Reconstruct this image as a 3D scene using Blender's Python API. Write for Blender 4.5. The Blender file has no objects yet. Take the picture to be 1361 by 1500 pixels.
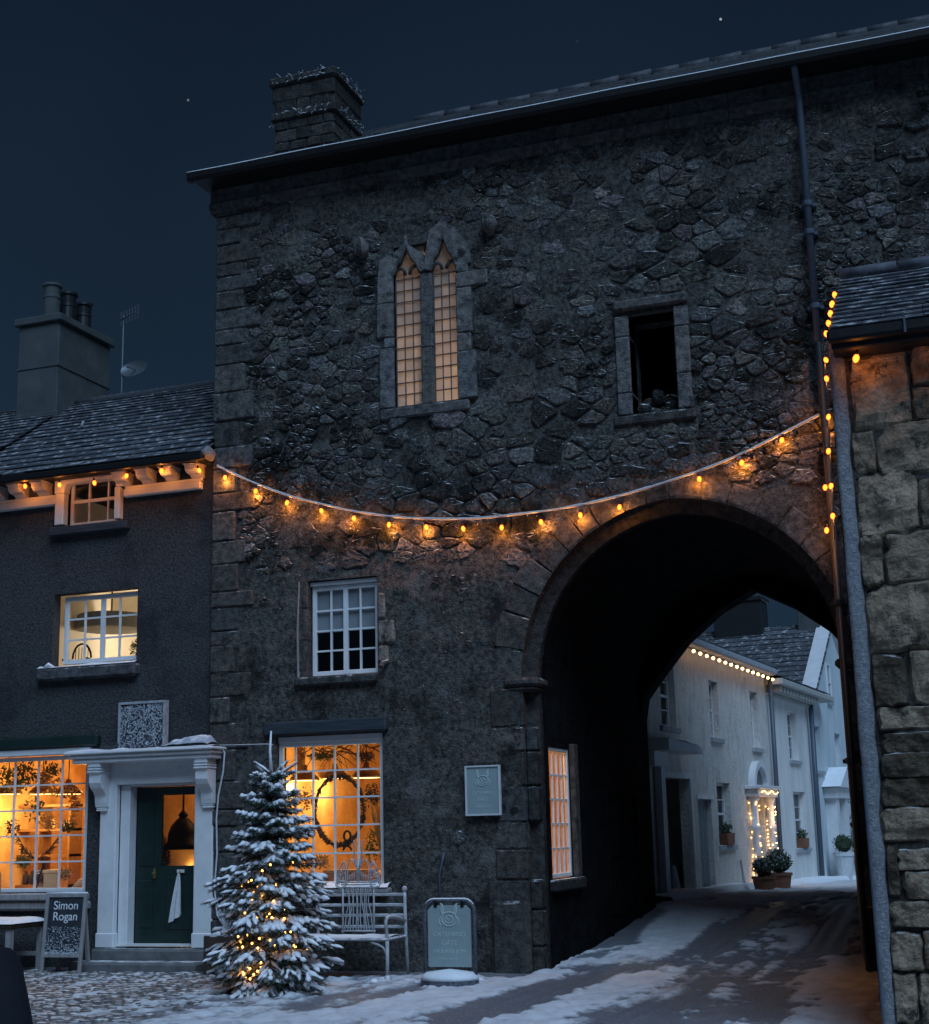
import bpy, bmesh, math, random
import numpy as np
from mathutils import Vector, Matrix
rnd = random.Random(11)
sc = bpy.context.scene
col = sc.collection
R = math.radians

# ------------------------------------------------------------------ camera
FPX = 2140.0; CX, CY = 680.5, 750.0           # focal length and centre in photo pixels (1361 x 1500)
PI_, RO_, YA_ = R(12.3), R(-1.36), R(-19.9)   # pitch, roll, yaw
EYE = np.array([0, 0, 1.6])
_fw = np.array([math.sin(YA_)*math.cos(PI_), math.cos(YA_)*math.cos(PI_), math.sin(PI_)])
_r0 = np.array([math.cos(YA_), -math.sin(YA_), 0]); _u0 = np.cross(_r0, _fw)
_r = math.cos(RO_)*_r0 + math.sin(RO_)*_u0; _u = -math.sin(RO_)*_r0 + math.cos(RO_)*_u0
cd = bpy.data.cameras.new('camera'); cam = bpy.data.objects.new('camera', cd); col.objects.link(cam)
cd.sensor_fit = 'HORIZONTAL'; cd.sensor_width = 36; cd.lens = 36*FPX/1361
cd.clip_start = 0.1; cd.clip_end = 2000
cam.matrix_world = Matrix(((_r[0], _u[0], -_fw[0], EYE[0]), (_r[1], _u[1], -_fw[1], EYE[1]), (_r[2], _u[2], -_fw[2], EYE[2]), (0, 0, 0, 1)))
sc.camera = cam
def ray(x, y): return _fw + _r*(x-CX)/FPX - _u*(y-CY)/FPX
def onP(x, y, p0, n):
    d = ray(x, y); return EYE + d*(np.dot(np.array(p0)-EYE, n)/np.dot(d, n))
def onY(x, y, Y): return onP(x, y, (0, Y, 0), (0, 1, 0))
def onX(x, y, X): return onP(x, y, (X, 0, 0), (1, 0, 0))
def onZ(x, y, Z): return onP(x, y, (0, 0, Z), (0, 0, 1))

# ------------------------------------------------------------------ world, sun, exposure
SUN_EL, SUN_AZ = R(49), R(144)     # azimuth measured from +Y towards +X: the afterglow stands behind and right of the camera
w = bpy.data.worlds.new('World'); sc.world = w; w.use_nodes = True
nt = w.node_tree; nt.nodes.clear()
def N(t, **k):
    n = nt.nodes.new(t)
    for a, b in k.items(): setattr(n, a, b)
    return n
out = N('ShaderNodeOutputWorld'); bg = N('ShaderNodeBackground')
sky = N('ShaderNodeTexSky', sky_type='NISHITA'); sky.sun_disc = False
sky.sun_elevation = R(-3.0); sky.sun_rotation = SUN_AZ; sky.altitude = 100
sky.air_density = 1.0; sky.dust_density = 0.6; sky.ozone_density = 3.0
hs = N('ShaderNodeMix', data_type='RGBA', blend_type='MULTIPLY'); hs.inputs[0].default_value = 1
hs.inputs[7].default_value = (0.62, 0.86, 1.0, 1)
nt.links.new(sky.outputs[0], hs.inputs[6])
# night air: the sky fades from a deep navy overhead to a slightly lighter teal above the roofs
tc = N('ShaderNodeTexCoord'); sx = N('ShaderNodeSeparateXYZ'); nt.links.new(tc.outputs['Generated'], sx.inputs[0])
rp = N('ShaderNodeValToRGB')
rp.color_ramp.elements[0].position = 0.15; rp.color_ramp.elements[0].color = (0.0120, 0.0270, 0.0490, 1)
rp.color_ramp.elements[1].position = 0.62; rp.color_ramp.elements[1].color = (0.0042, 0.0088, 0.0185, 1)
nt.links.new(sx.outputs['Z'], rp.inputs[0])
# a few stars
vo = N('ShaderNodeTexVoronoi'); vo.inputs['Scale'].default_value = 40; vo.inputs['Randomness'].default_value = 1
nt.links.new(tc.outputs['Generated'], vo.inputs['Vector'])
lt = N('ShaderNodeMath', operation='LESS_THAN'); lt.inputs[1].default_value = 0.036
nt.links.new(vo.outputs['Distance'], lt.inputs[0])
sp = N('ShaderNodeSeparateColor'); nt.links.new(vo.outputs['Color'], sp.inputs[0])
pw = N('ShaderNodeMath', operation='POWER'); pw.inputs[1].default_value = 3.0; nt.links.new(sp.outputs[0], pw.inputs[0])
ml = N('ShaderNodeMath', operation='MULTIPLY'); nt.links.new(lt.outputs[0], ml.inputs[0]); nt.links.new(pw.outputs[0], ml.inputs[1])
m2 = N('ShaderNodeMath', operation='MULTIPLY'); nt.links.new(ml.outputs[0], m2.inputs[0]); m2.inputs[1].default_value = 0.45
ad = N('ShaderNodeMix', data_type='RGBA', blend_type='ADD'); ad.inputs[0].default_value = 1
# the faintest veil of cloud
cn_ = N('ShaderNodeTexNoise'); cn_.inputs['Scale'].default_value = 2.2; cn_.inputs['Detail'].default_value = 5; nt.links.new(tc.outputs['Generated'], cn_.inputs['Vector'])
cr_ = N('ShaderNodeMapRange'); cr_.inputs[1].default_value = .3; cr_.inputs[2].default_value = .7; cr_.inputs[3].default_value = .86; cr_.inputs[4].default_value = 1.16; nt.links.new(cn_.outputs[0], cr_.inputs[0])
cm_ = N('ShaderNodeMix', data_type='RGBA', blend_type='MULTIPLY'); cm_.inputs[0].default_value = 1; nt.links.new(rp.outputs[0], cm_.inputs[6]); nt.links.new(cr_.outputs[0], cm_.inputs[7])
nt.links.new(cm_.outputs[2], ad.inputs[6]); nt.links.new(m2.outputs[0], ad.inputs[7])
SKYMIX = N('ShaderNodeMix', data_type='RGBA', blend_type='ADD'); SKYMIX.inputs[0].default_value = 0.008
nt.links.new(ad.outputs[2], SKYMIX.inputs[6]); nt.links.new(hs.outputs[2], SKYMIX.inputs[7])
nt.links.new(SKYMIX.outputs[2], bg.inputs[0]); bg.inputs[1].default_value = 1.0
nt.links.new(bg.outputs[0], out.inputs[0])

sl = bpy.data.lights.new('sun', 'SUN'); so = bpy.data.objects.new('sun', sl); col.objects.link(so)
sl.energy = 2.55; sl.angle = R(36); sl.color = (0.46, 0.69, 1.0)
_sd = Vector((math.sin(SUN_AZ)*math.cos(SUN_EL), math.cos(SUN_AZ)*math.cos(SUN_EL), math.sin(SUN_EL)))
so.rotation_euler = (-_sd).to_track_quat('-Z', 'Y').to_euler(); so.location = (8, -8, 25)

sc.view_settings.view_transform = 'Standard'; sc.view_settings.look = 'None'
sc.view_settings.exposure = 0.0; sc.view_settings.gamma = 1.0; sc.view_settings.use_curve_mapping = False
sc.render.engine = 'CYCLES'
sc.cycles.use_denoising = True; sc.cycles.max_bounces = 6; sc.cycles.diffuse_bounces = 3; sc.cycles.glossy_bounces = 3
sc.cycles.transparent_max_bounces = 10; sc.cycles.transmission_bounces = 4; sc.cycles.caustics_reflective = False; sc.cycles.caustics_refractive = False
sc.cycles.sample_clamp_indirect = 3.0

# ------------------------------------------------------------------ numeric noise
def _hash(ix, iy, iz, seed):
    h = (ix*374761393 + iy*668265263 + iz*2147483647 + seed*974634777) & 0xffffffff
    h = ((h ^ (h >> 13))*1274126177) & 0xffffffff
    h = ((h ^ (h >> 16))*2246822519) & 0xffffffff
    return ((h ^ (h >> 15)) & 0xffff)/65535.0
def vnoise(p, seed=0):
    p = np.asarray(p, float); i = np.floor(p).astype(np.int64); f = p - i; f = f*f*(3-2*f)
    o = 0
    for dx in (0, 1):
        for dy in (0, 1):
            for dz in (0, 1):
                wt = (f[..., 0] if dx else 1-f[..., 0])*(f[..., 1] if dy else 1-f[..., 1])*(f[..., 2] if dz else 1-f[..., 2])
                o = o + wt*_hash(i[..., 0]+dx, i[..., 1]+dy, i[..., 2]+dz, seed)
    return o
def fbm(p, oct=4, seed=0):
    p = np.asarray(p, float); a, s, t = 1.0, 0, 0
    for k in range(oct):
        s = s + a*vnoise(p*2**k, seed+k*17); t += a; a *= .5
    return s/t
def sstep(a, b, x):
    t = np.clip((x-a)/(b-a), 0, 1); return t*t*(3-2*t)

# ------------------------------------------------------------------ materials
MATS = {}
def _lk(nt, a, b): nt.links.new(a, b)
def mat(name, c1, c2=None, scale=6, rough=.85, bump=0.0, bscale=60, bdist=.01, spec=.25, metal=0, attr=False, snow=0.0, speck=0.0, spot=None, detail=6, coat=0, stretch=None):
    m = bpy.data.materials.new(name); m.use_nodes = True; nt = m.node_tree; b = nt.nodes['Principled BSDF']
    n = lambda t: nt.nodes.new(t)
    g = n('ShaderNodeNewGeometry'); pos = g.outputs['Position']
    if stretch:
        mp = n('ShaderNodeMapping'); mp.inputs['Scale'].default_value = stretch; _lk(nt, pos, mp.inputs[0]); pos = mp.outputs[0]
    nz = n('ShaderNodeTexNoise'); nz.inputs['Scale'].default_value = scale; nz.inputs['Detail'].default_value = detail; nz.inputs['Roughness'].default_value = .62
    _lk(nt, pos, nz.inputs['Vector'])
    cr = n('ShaderNodeMapRange'); cr.inputs[1].default_value = .34; cr.inputs[2].default_value = .66; _lk(nt, nz.outputs[0], cr.inputs[0])
    mx = n('ShaderNodeMix'); mx.data_type = 'RGBA'; mx.inputs[6].default_value = (*c1, 1); mx.inputs[7].default_value = (*(c2 or c1), 1)
    _lk(nt, cr.outputs[0], mx.inputs[0]); c = mx.outputs[2]
    if attr:
        at = n('ShaderNodeAttribute'); at.attribute_name = 'col'
        mm = n('ShaderNodeMix'); mm.data_type = 'RGBA'; mm.blend_type = 'MULTIPLY'; mm.inputs[0].default_value = 1
        _lk(nt, c, mm.inputs[6]); _lk(nt, at.outputs['Color'], mm.inputs[7]); c = mm.outputs[2]
    if spot:     # stains / lichen with a shape of their own: (colour, scale, threshold, softness)
        for (sc_, ss, th, sf) in spot:
            n2 = n('ShaderNodeTexNoise'); n2.inputs['Scale'].default_value = ss; n2.inputs['Detail'].default_value = 5; n2.inputs['Roughness'].default_value = .7
            _lk(nt, pos, n2.inputs['Vector'])
            r2 = n('ShaderNodeMapRange'); r2.inputs[1].default_value = th; r2.inputs[2].default_value = th+sf; _lk(nt, n2.outputs[0], r2.inputs[0])
            m3 = n('ShaderNodeMix'); m3.data_type = 'RGBA'; m3.inputs[7].default_value = (*sc_, 1); _lk(nt, r2.outputs[0], m3.inputs[0]); _lk(nt, c, m3.inputs[6]); c = m3.outputs[2]
    if speck:
        v = n('ShaderNodeTexVoronoi'); v.inputs['Scale'].default_value = 11; _lk(nt, pos, v.inputs['Vector'])
        l = n('ShaderNodeMath'); l.operation = 'LESS_THAN'; l.inputs[1].default_value = speck; _lk(nt, v.outputs['Distance'], l.inputs[0])
        m4 = n('ShaderNodeMix'); m4.data_type = 'RGBA'; m4.inputs[7].default_value = (.55, .58, .6, 1); _lk(nt, l.outputs[0], m4.inputs[0]); _lk(nt, c, m4.inputs[6]); c = m4.outputs[2]
    if snow:     # frost and snow that settled on faces turned upward
        sz = n('ShaderNodeSeparateXYZ'); _lk(nt, g.outputs['Normal'], sz.inputs[0])
        n5 = n('ShaderNodeTexNoise'); n5.inputs['Scale'].default_value = 9; n5.inputs['Detail'].default_value = 6; _lk(nt, g.outputs['Position'], n5.inputs['Vector'])
        a5 = n('ShaderNodeMath'); a5.operation = 'MULTIPLY_ADD'; a5.inputs[1].default_value = .9; a5.inputs[2].default_value = -.45; _lk(nt, n5.outputs[0], a5.inputs[0])
        a6 = n('ShaderNodeMath'); a6.operation = 'ADD'; _lk(nt, a5.outputs[0], a6.inputs[0]); _lk(nt, sz.outputs['Z'], a6.inputs[1])
        r6 = n('ShaderNodeMapRange'); r6.inputs[1].default_value = 1.0-snow; r6.inputs[2].default_value = 1.25-snow; _lk(nt, a6.outputs[0], r6.inputs[0])
        m6 = n('ShaderNodeMix'); m6.data_type = 'RGBA'; m6.inputs[7].default_value = (.82, .84, .87, 1); _lk(nt, r6.outputs[0], m6.inputs[0]); _lk(nt, c, m6.inputs[6]); c = m6.outputs[2]
    _lk(nt, c, b.inputs['Base Color'])
    b.inputs['Roughness'].default_value = rough; b.inputs['Metallic'].default_value = metal; b.inputs['Specular IOR Level'].default_value = spec
    if coat: b.inputs['Coat Weight'].default_value = coat
    if bump:
        nb = n('ShaderNodeTexNoise'); nb.inputs['Scale'].default_value = bscale; nb.inputs['Detail'].default_value = 8; nb.inputs['Roughness'].default_value = .65; _lk(nt, pos, nb.inputs['Vector'])
        bp = n('ShaderNodeBump'); bp.inputs['Strength'].default_value = bump; bp.inputs['Distance'].default_value = bdist; _lk(nt, nb.outputs[0], bp.inputs['Height']); _lk(nt, bp.outputs[0], b.inputs['Normal'])
    MATS[name] = m; return m
def emis(name, c, s):
    m = bpy.data.materials.new(name); m.use_nodes = True; nt = m.node_tree; nt.nodes.clear()
    o = nt.nodes.new('ShaderNodeOutputMaterial'); e = nt.nodes.new('ShaderNodeEmission'); e.inputs[0].default_value = (*c, 1); e.inputs[1].default_value = s
    nt.links.new(e.outputs[0], o.inputs[0]); MATS[name] = m; return m
def glass(name, tint=(1, 1, 1), gloss=.08, wav=0.0):
    m = bpy.data.materials.new(name); m.use_nodes = True; nt = m.node_tree; nt.nodes.clear()
    o = nt.nodes.new('ShaderNodeOutputMaterial'); t = nt.nodes.new('ShaderNodeBsdfTransparent'); t.inputs[0].default_value = (*tint, 1)
    gl = nt.nodes.new('ShaderNodeBsdfGlossy'); gl.inputs['Roughness'].default_value = .04
    lw = nt.nodes.new('ShaderNodeLayerWeight'); lw.inputs[0].default_value = .5      # thin pane: Schlick reflectance, the same from either side
    p5 = nt.nodes.new('ShaderNodeMath'); p5.operation = 'POWER'; p5.inputs[1].default_value = 5; nt.links.new(lw.outputs['Facing'], p5.inputs[0])
    fr = nt.nodes.new('ShaderNodeMath'); fr.operation = 'MULTIPLY_ADD'; fr.inputs[1].default_value = .32; fr.inputs[2].default_value = .03; nt.links.new(p5.outputs[0], fr.inputs[0])
    mx = nt.nodes.new('ShaderNodeMixShader'); nt.links.new(fr.outputs[0], mx.inputs[0]); nt.links.new(t.outputs[0], mx.inputs[1]); nt.links.new(gl.outputs[0], mx.inputs[2])
    nt.links.new(mx.outputs[0], o.inputs[0]); MATS[name] = m; return m
def translucent(name, c):
    m = bpy.data.materials.new(name); m.use_nodes = True; nt = m.node_tree; nt.nodes.clear()
    o = nt.nodes.new('ShaderNodeOutputMaterial'); t = nt.nodes.new('ShaderNodeBsdfTranslucent'); t.inputs[0].default_value = (*c, 1)
    d = nt.nodes.new('ShaderNodeBsdfDiffuse'); d.inputs[0].default_value = (*c, 1); mx = nt.nodes.new('ShaderNodeMixShader'); mx.inputs[0].default_value = .75
    nz = nt.nodes.new('ShaderNodeTexNoise'); nz.inputs['Scale'].default_value = 7; g = nt.nodes.new('ShaderNodeNewGeometry'); nt.links.new(g.outputs['Position'], nz.inputs['Vector'])
    mr = nt.nodes.new('ShaderNodeMix'); mr.data_type = 'RGBA'; mr.inputs[6].default_value = (*[x*.62 for x in c], 1); mr.inputs[7].default_value = (*c, 1); oi = nt.nodes.new('ShaderNodeObjectInfo'); nt.links.new(oi.outputs['Random'], mr.inputs[0])
    nt.links.new(mr.outputs[2], t.inputs[0])
    nt.links.new(d.outputs[0], mx.inputs[1]); nt.links.new(t.outputs[0], mx.inputs[2]); nt.links.new(mx.outputs[0], o.inputs[0]); MATS[name] = m; return m

mat('rubble_stone', (.034, .033, .032), (.180, .170, .156), 26, .94, 1.0, 45, .035, spec=.04, detail=11, attr=True, snow=.34, speck=.075, spot=[((.020, .022, .020), 1.5, .53, .09), ((.28, .275, .265), 30, .65, .05)])
mat('dressed_stone', (.048, .047, .047), (.145, .138, .130), 13, .92, 1.0, 40, .03, spec=.05, detail=10, attr=True, snow=.24, spot=[((.034, .036, .034), 4, .56, .10), ((.22, .215, .21), 30, .68, .04)])
mat('wall_render', (.032, .031, .030), (.160, .152, .141), 18, .94, 1.0, 34, .05, spec=.03, snow=.20, detail=12, speck=.055, spot=[((.155, .149, .140), 2.8, .57, .09), ((.028, .029, .027), 1.5, .52, .14), ((.30, .295, .29), 24, .67, .03)])
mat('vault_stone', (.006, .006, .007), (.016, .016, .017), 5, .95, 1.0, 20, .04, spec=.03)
mat('cottage_roughcast', (.046, .047, .050), (.112, .112, .115), 30, .93, 1.0, 45, .05, spec=.04, detail=4, spot=[((.042, .043, .046), 1.3, .52, .2)])
mat('slate', (.040, .043, .050), (.078, .082, .092), 14, .6, .35, 70, .006, attr=True, snow=.06, spec=.25)
mat('slate_snowy', (.050, .054, .062), (.095, .10, .112), 14, .65, .35, 70, .006, attr=True, snow=.075, spec=.25)
mat('gutter_black', (.008, .008, .009), (.014, .014, .015), 20, .5, .1, 60, .004, spec=.2)
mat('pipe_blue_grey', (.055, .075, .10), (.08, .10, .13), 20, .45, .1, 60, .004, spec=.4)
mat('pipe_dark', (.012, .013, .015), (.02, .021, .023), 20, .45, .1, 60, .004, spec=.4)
mat('white_paint', (.62, .63, .64), (.72, .72, .72), 5, .5, .12, 90, .003, spec=.35, spot=[((.42, .42, .42), 12, .66, .08)])
mat('cream_paint', (.60, .58, .54), (.70, .68, .64), 5, .5, .12, 90, .003, spec=.35)
mat('bracket_paint', (.40, .37, .33), (.52, .48, .43), 9, .6, .2, 60, .004)
mat('beam_wood', (.022, .030, .040), (.045, .055, .065), 9, .7, .5, 30, .01, stretch=(.3, 1, 3))
mat('door_green', (.009, .023, .020), (.014, .032, .028), 10, .38, .1, 40, .003, spec=.4)
mat('dark_wood', (.018, .014, .011), (.035, .026, .02), 10, .6, .3, 40, .005, stretch=(1, 1, .2))
mat('step_stone', (.10, .10, .10), (.16, .16, .16), 7, .85, .5, 50, .01, snow=.10)
mat('brass', (.6, .45, .2), (.5, .38, .17), 20, .3, metal=1)
mat('black_plastic', (.008, .008, .009), None, 10, .4)
mat('snow', (.74, .77, .81), (.84, .86, .89), 7, .75, .5, 35, .02, spec=.2)
mat('frost_cable', (.42, .44, .47), (.62, .64, .67), 40, .8, .6, 120, .004)
mat('cable_dark', (.02, .02, .02), None, 10, .6)
mat('sage_panel', (.235, .30, .30), (.27, .335, .335), 5, .55, .1, 90, .002, spot=[((.22, .29, .29), 9, .62, .2)])
mat('sage_emblem', (.40, .47, .47), (.45, .52, .52), 12, .6)
mat('frosty_metal', (.26, .27, .29), (.42, .43, .45), 18, .6, .3, 90, .003, spec=.4, snow=.35)
mat('dark_frosty_metal', (.03, .033, .045), (.14, .15, .18), 30, .55, .3, 90, .003, spec=.4, snow=.30)
mat('chalkboard', (.022, .027, .034), (.036, .042, .05), 8, .7, .2, 60, .003)
mat('chalk_white', (.66, .67, .69), (.76, .76, .77), 30, .9)
mat('chalk_faint', (.15, .16, .175), (.19, .20, .21), 30, .9)
mat('weathered_wood', (.20, .19, .19), (.30, .29, .29), 14, .75, .3, 40, .004, snow=.15, stretch=(2, 2, .4))
mat('brown_planter', (.045, .030, .025), (.07, .048, .04), 9, .6, .2, 40, .005, snow=.3)
mat('bark', (.05, .038, .028), (.085, .065, .05), 20, .9, .8, 60, .01)
mat('needles', (.015, .030, .018), (.028, .05, .03), 30, .7, attr=True)
mat('needles_frost', (.40, .43, .46), (.58, .61, .64), 30, .8)
mat('coat_navy', (.006, .008, .013), (.011, .013, .019), 9, .9, .3, 200, .002)
mat('skin', (.45, .28, .21), (.5, .32, .24), 9, .6)
mat('hair_dark', (.012, .009, .007), (.02, .015, .012), 60, .6, .6, 150, .004)
mat('white_wall', (.60, .58, .54), (.76, .73, .68), 6, .9, 1.0, 24, .05, spec=.1, detail=10, stretch=(1, 1, .5), spot=[((.44, .43, .40), 1.9, .55, .16), ((.32, .31, .29), 13, .63, .1)])
mat('white_wall_smooth', (.60, .595, .57), (.74, .73, .70), 3, .88, .6, 25, .015, spec=.1, detail=9, stretch=(1, 1, .3), spot=[((.48, .475, .46), 1.6, .54, .2), ((.36, .36, .35), 8, .66, .1)])
mat('blue_wall', (.46, .53, .55), (.58, .64, .66), 3, .88, .5, 25, .015, spec=.1, detail=8, stretch=(1, 1, .3), spot=[((.38, .44, .46), 1.6, .54, .2)])
mat('grey_trim', (.30, .32, .34), (.38, .40, .42), 6, .8, .2, 50, .005, snow=.15)
mat('stone_trim', (.34, .34, .32), (.42, .42, .40), 6, .8, .3, 50, .005, snow=.15)
mat('grey_door', (.18, .20, .22), (.22, .24, .26), 8, .5)
mat('cream_door', (.55, .50, .44), (.62, .57, .50), 6, .5)
mat('terracotta', (.19, .085, .05), (.26, .12, .075), 14, .8, .2, 60, .004)
mat('pale_planter', (.5, .52, .53), (.6, .61, .62), 8, .6)
mat('box_leaf', (.02, .035, .018), (.04, .06, .03), 40, .7, attr=True)
mat('box_leaf_frost', (.25, .27, .27), (.36, .38, .38), 40, .8)
mat('warm_plaster', (.50, .26, .09), (.86, .56, .24), 1.7, .9, .15, 30, .005, detail=4)
mat('pale_plaster', (.80, .66, .46), (.86, .72, .52), 2.5, .9, .15, 30, .005)
mat('cream_plaster', (.80, .72, .58), (.86, .78, .64), 2.5, .9, .15, 30, .005)
mat('room_floor', (.22, .12, .06), (.3, .17, .09), 6, .6, .1, 30, .004, stretch=(.3, 3, 1))
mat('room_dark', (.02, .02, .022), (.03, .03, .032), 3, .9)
mat('furniture_wood', (.22, .11, .045), (.30, .16, .07), 8, .55, .2, 40, .003, stretch=(.4, 2, 2))
mat('furniture_pale', (.62, .42, .22), (.72, .5, .28), 8, .6, .1, 40, .003, stretch=(.4, 2, 2))
mat('lamp_shade_metal', (.07, .035, .018), (.10, .05, .025), 8, .4, metal=.3)
mat('lamp_shade_black', (.006, .006, .006), None, 8, .5)
mat('twig', (.065, .035, .02), (.12, .065, .035), 30, .9, .4, 80, .004)
mat('dry_leaf', (.30, .17, .06), (.45, .27, .09), 30, .8)
mat('green_leaf', (.06, .08, .025), (.12, .13, .04), 30, .7)
mat('picture_paper', (.62, .5, .36), (.42, .30, .2), 12, .8)
mat('picture_mount', (.75, .68, .58), None, 12, .8)
mat('cloth_pale', (.5, .5, .5), (.6, .6, .6), 20, .95, .4, 90, .004)
mat('sky_reflection_grey', (.20, .22, .24), (.24, .26, .28), 3, .9, stretch=(30, 1, .3))
mat('steel_grey', (.16, .17, .18), None, 10, .5)
mat('lead', (.10, .085, .075), None, 20, .6)
mat('mortar_white', (.20, .212, .235), (.36, .375, .40), 30, .9, 1.0, 60, .04, spec=.1, spot=[((.20, .21, .23), 26, .60, .1)])
mat('mortar_dark', (.050, .047, .044), (.10, .093, .086), 22, .95, 1.0, 40, .04, spec=.04, detail=9, spot=[((.20, .195, .19), 28, .67, .05)])
mat('sandstone', (.165, .130, .100), (.38, .315, .245), 8, .93, 1.0, 34, .06, spec=.05, attr=True, snow=.08, detail=12, spot=[((.085, .072, .062), 6, .56, .09), ((.44, .41, .36), 34, .67, .05)])
mat('frosted_panel', (.02, .02, .03), (.05, .05, .065), 20, .5, .3, 80, .004, spot=[((.30, .31, .36), 34, .55, .05)])
mat('tarp_blue_grey', (.30, .34, .40), (.38, .42, .48), 8, .6, .3, 20, .01, snow=.25)
mat('antenna_metal', (.16, .18, .2), None, 8, .4, metal=.6)
emis('bulb_warm', (1.0, .145, .014), 7)
emis('bulb_fairy', (1.0, .42, .08), 14)
emis('bulb_far', (1.0, .52, .17), 14)
emis('lamp_glow', (1.0, .66, .22), 5)
glass('window_glass'); 
translucent('leaded_pane', (.84, .77, .68))
translucent('paper_shade', (.9, .6, .3))

# ------------------------------------------------------------------ mesh helpers
ORG = {}
def put(o, parent):
    if parent is not None:
        o.parent = parent; o.matrix_parent_inverse = Matrix.Translation(-ORG.get(parent.name, Vector((0, 0, 0))))
def thing(name, label, cat, loc=(0, 0, 0), group=None):
    o = bpy.data.objects.new(name, None); col.objects.link(o); o.location = loc; o.empty_display_size = .1
    ORG[o.name] = Vector(loc); o['label'] = label; o['category'] = cat
    if group: o['group'] = group
    return o
def tag(o, label, cat, group=None):
    o['label'] = label; o['category'] = cat
    if group: o['group'] = group
    return o
class Fr:      # a wall's own axes: u along it, w out of it, z up
    def __init__(s, o, u, n): s.o, s.u, s.n = np.array(o, float), np.array(u, float), np.array(n, float)
    def __call__(s, u, w, z): p = s.o + s.u*u + s.n*w; return (p[0], p[1], p[2]+z)
WORLD = Fr((0, 0, 0), (1, 0, 0), (0, 1, 0))
class MB:
    def __init__(s): s.v, s.f, s.c = [], [], []
    def add(s, vs, fs, c=None):
        k = len(s.v); s.v += [tuple(p) for p in vs]; s.f += [tuple(i+k for i in f) for f in fs]
        s.c += [c or (1, 1, 1)]*len(vs); return s
    def box(s, x0, y0, z0, x1, y1, z1, c=None, fr=WORLD, b=0):
        if x0 > x1: x0, x1 = x1, x0
        if y0 > y1: y0, y1 = y1, y0
        if z0 > z1: z0, z1 = z1, z0
        if b <= 0:
            P = [(x, y, z) for z in (z0, z1) for y in (y0, y1) for x in (x0, x1)]
            return s.add([fr(*p) for p in P], [(0, 2, 3, 1), (4, 5, 7, 6), (0, 1, 5, 4), (2, 6, 7, 3), (0, 4, 6, 2), (1, 3, 7, 5)], c)
        b = min(b, (x1-x0)*.45, (y1-y0)*.45, (z1-z0)*.45); V = []; idx = {}
        for sx in (0, 1):
            for sy in (0, 1):
                for sz in (0, 1):
                    X, Y, Z = (x0, x1)[sx], (y0, y1)[sy], (z0, z1)[sz]; dx, dy, dz = (b, -b)[sx], (b, -b)[sy], (b, -b)[sz]
                    for a, p in enumerate(((X, Y+dy, Z+dz), (X+dx, Y, Z+dz), (X+dx, Y+dy, Z))):
                        idx[(sx, sy, sz, a)] = len(V); V.append(fr(*p))
        F_ = []
        for a in range(3):
            o = [i for i in range(3) if i != a]
            for sa in (0, 1):
                q = []
                for (p, r) in ((0, 0), (1, 0), (1, 1), (0, 1)):
                    k = [0, 0, 0]; k[a] = sa; k[o[0]] = p; k[o[1]] = r; q.append(idx[(*k, a)])
                F_.append(q)
        for a in range(3):        # edges along axis a
            o = [i for i in range(3) if i != a]
            for p in (0, 1):
                for r in (0, 1):
                    q = []
                    for t, ax in ((0, o[0]), (0, o[1]), (1, o[1]), (1, o[0])):
                        k = [0, 0, 0]; k[a] = t; k[o[0]] = p; k[o[1]] = r; q.append(idx[(*k, ax)])
                    F_.append(q)
        for k in [(i, j, l) for i in (0, 1) for j in (0, 1) for l in (0, 1)]: F_.append([idx[(*k, a)] for a in range(3)])
        return s.add(V, F_, c)
    def prism(s, poly, w0, w1, fr=WORLD, c=None):      # poly in (u,z), extruded along w
        n = len(poly); V = [fr(u, w0, z) for u, z in poly] + [fr(u, w1, z) for u, z in poly]
        return s.add(V, [tuple(range(n))[::-1], tuple(range(n, 2*n))] + [(i, (i+1) % n, n+(i+1) % n, n+i) for i in range(n)], c)
    def tube(s, pts, r, n=6, c=None, cap=True):
        pts = [np.array(p, float) for p in pts]; m = len(pts)
        rs = r if isinstance(r, (list, tuple, np.ndarray)) else [r]*m
        V = []; up = None
        for i, p in enumerate(pts):
            d = pts[min(i+1, m-1)] - pts[max(i-1, 0)]; L = np.linalg.norm(d); d = d/(L if L > 1e-9 else 1)
            if up is None: up = np.array([0, 0, 1.]) if abs(d[2]) < .9 else np.array([1., 0, 0])
            a = np.cross(d, up); L = np.linalg.norm(a)
            if L < 1e-6: a = np.cross(d, np.array([1., 0, 0])); L = np.linalg.norm(a)
            a /= L; b = np.cross(a, d); up = b
            for k in range(n):
                t = 2*math.pi*k/n; V.append(p + (a*math.cos(t) + b*math.sin(t))*rs[i])
        Fc = [(i*n+k, i*n+(k+1) % n, (i+1)*n+(k+1) % n, (i+1)*n+k) for i in range(m-1) for k in range(n)]
        if cap: Fc += [tuple(range(n))[::-1], tuple((m-1)*n+k for k in range(n))]
        return s.add(V, Fc, c)
    def lathe(s, prof, cx, cy, cz, n=16, c=None, axis='z'):      # prof (r, h)
        V = []
        for r, h in prof:
            for k in range(n):
                t = 2*math.pi*k/n; a, b = r*math.cos(t), r*math.sin(t)
                V.append((cx+a, cy+b, cz+h) if axis == 'z' else (cx+a, cy+h, cz+b))
        m = len(prof)
        return s.add(V, [(i*n+k, i*n+(k+1) % n, (i+1)*n+(k+1) % n, (i+1)*n+k) for i in range(m-1) for k in range(n)] + [tuple(range(n))[::-1], tuple((m-1)*n+k for k in range(n))], c)
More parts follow.
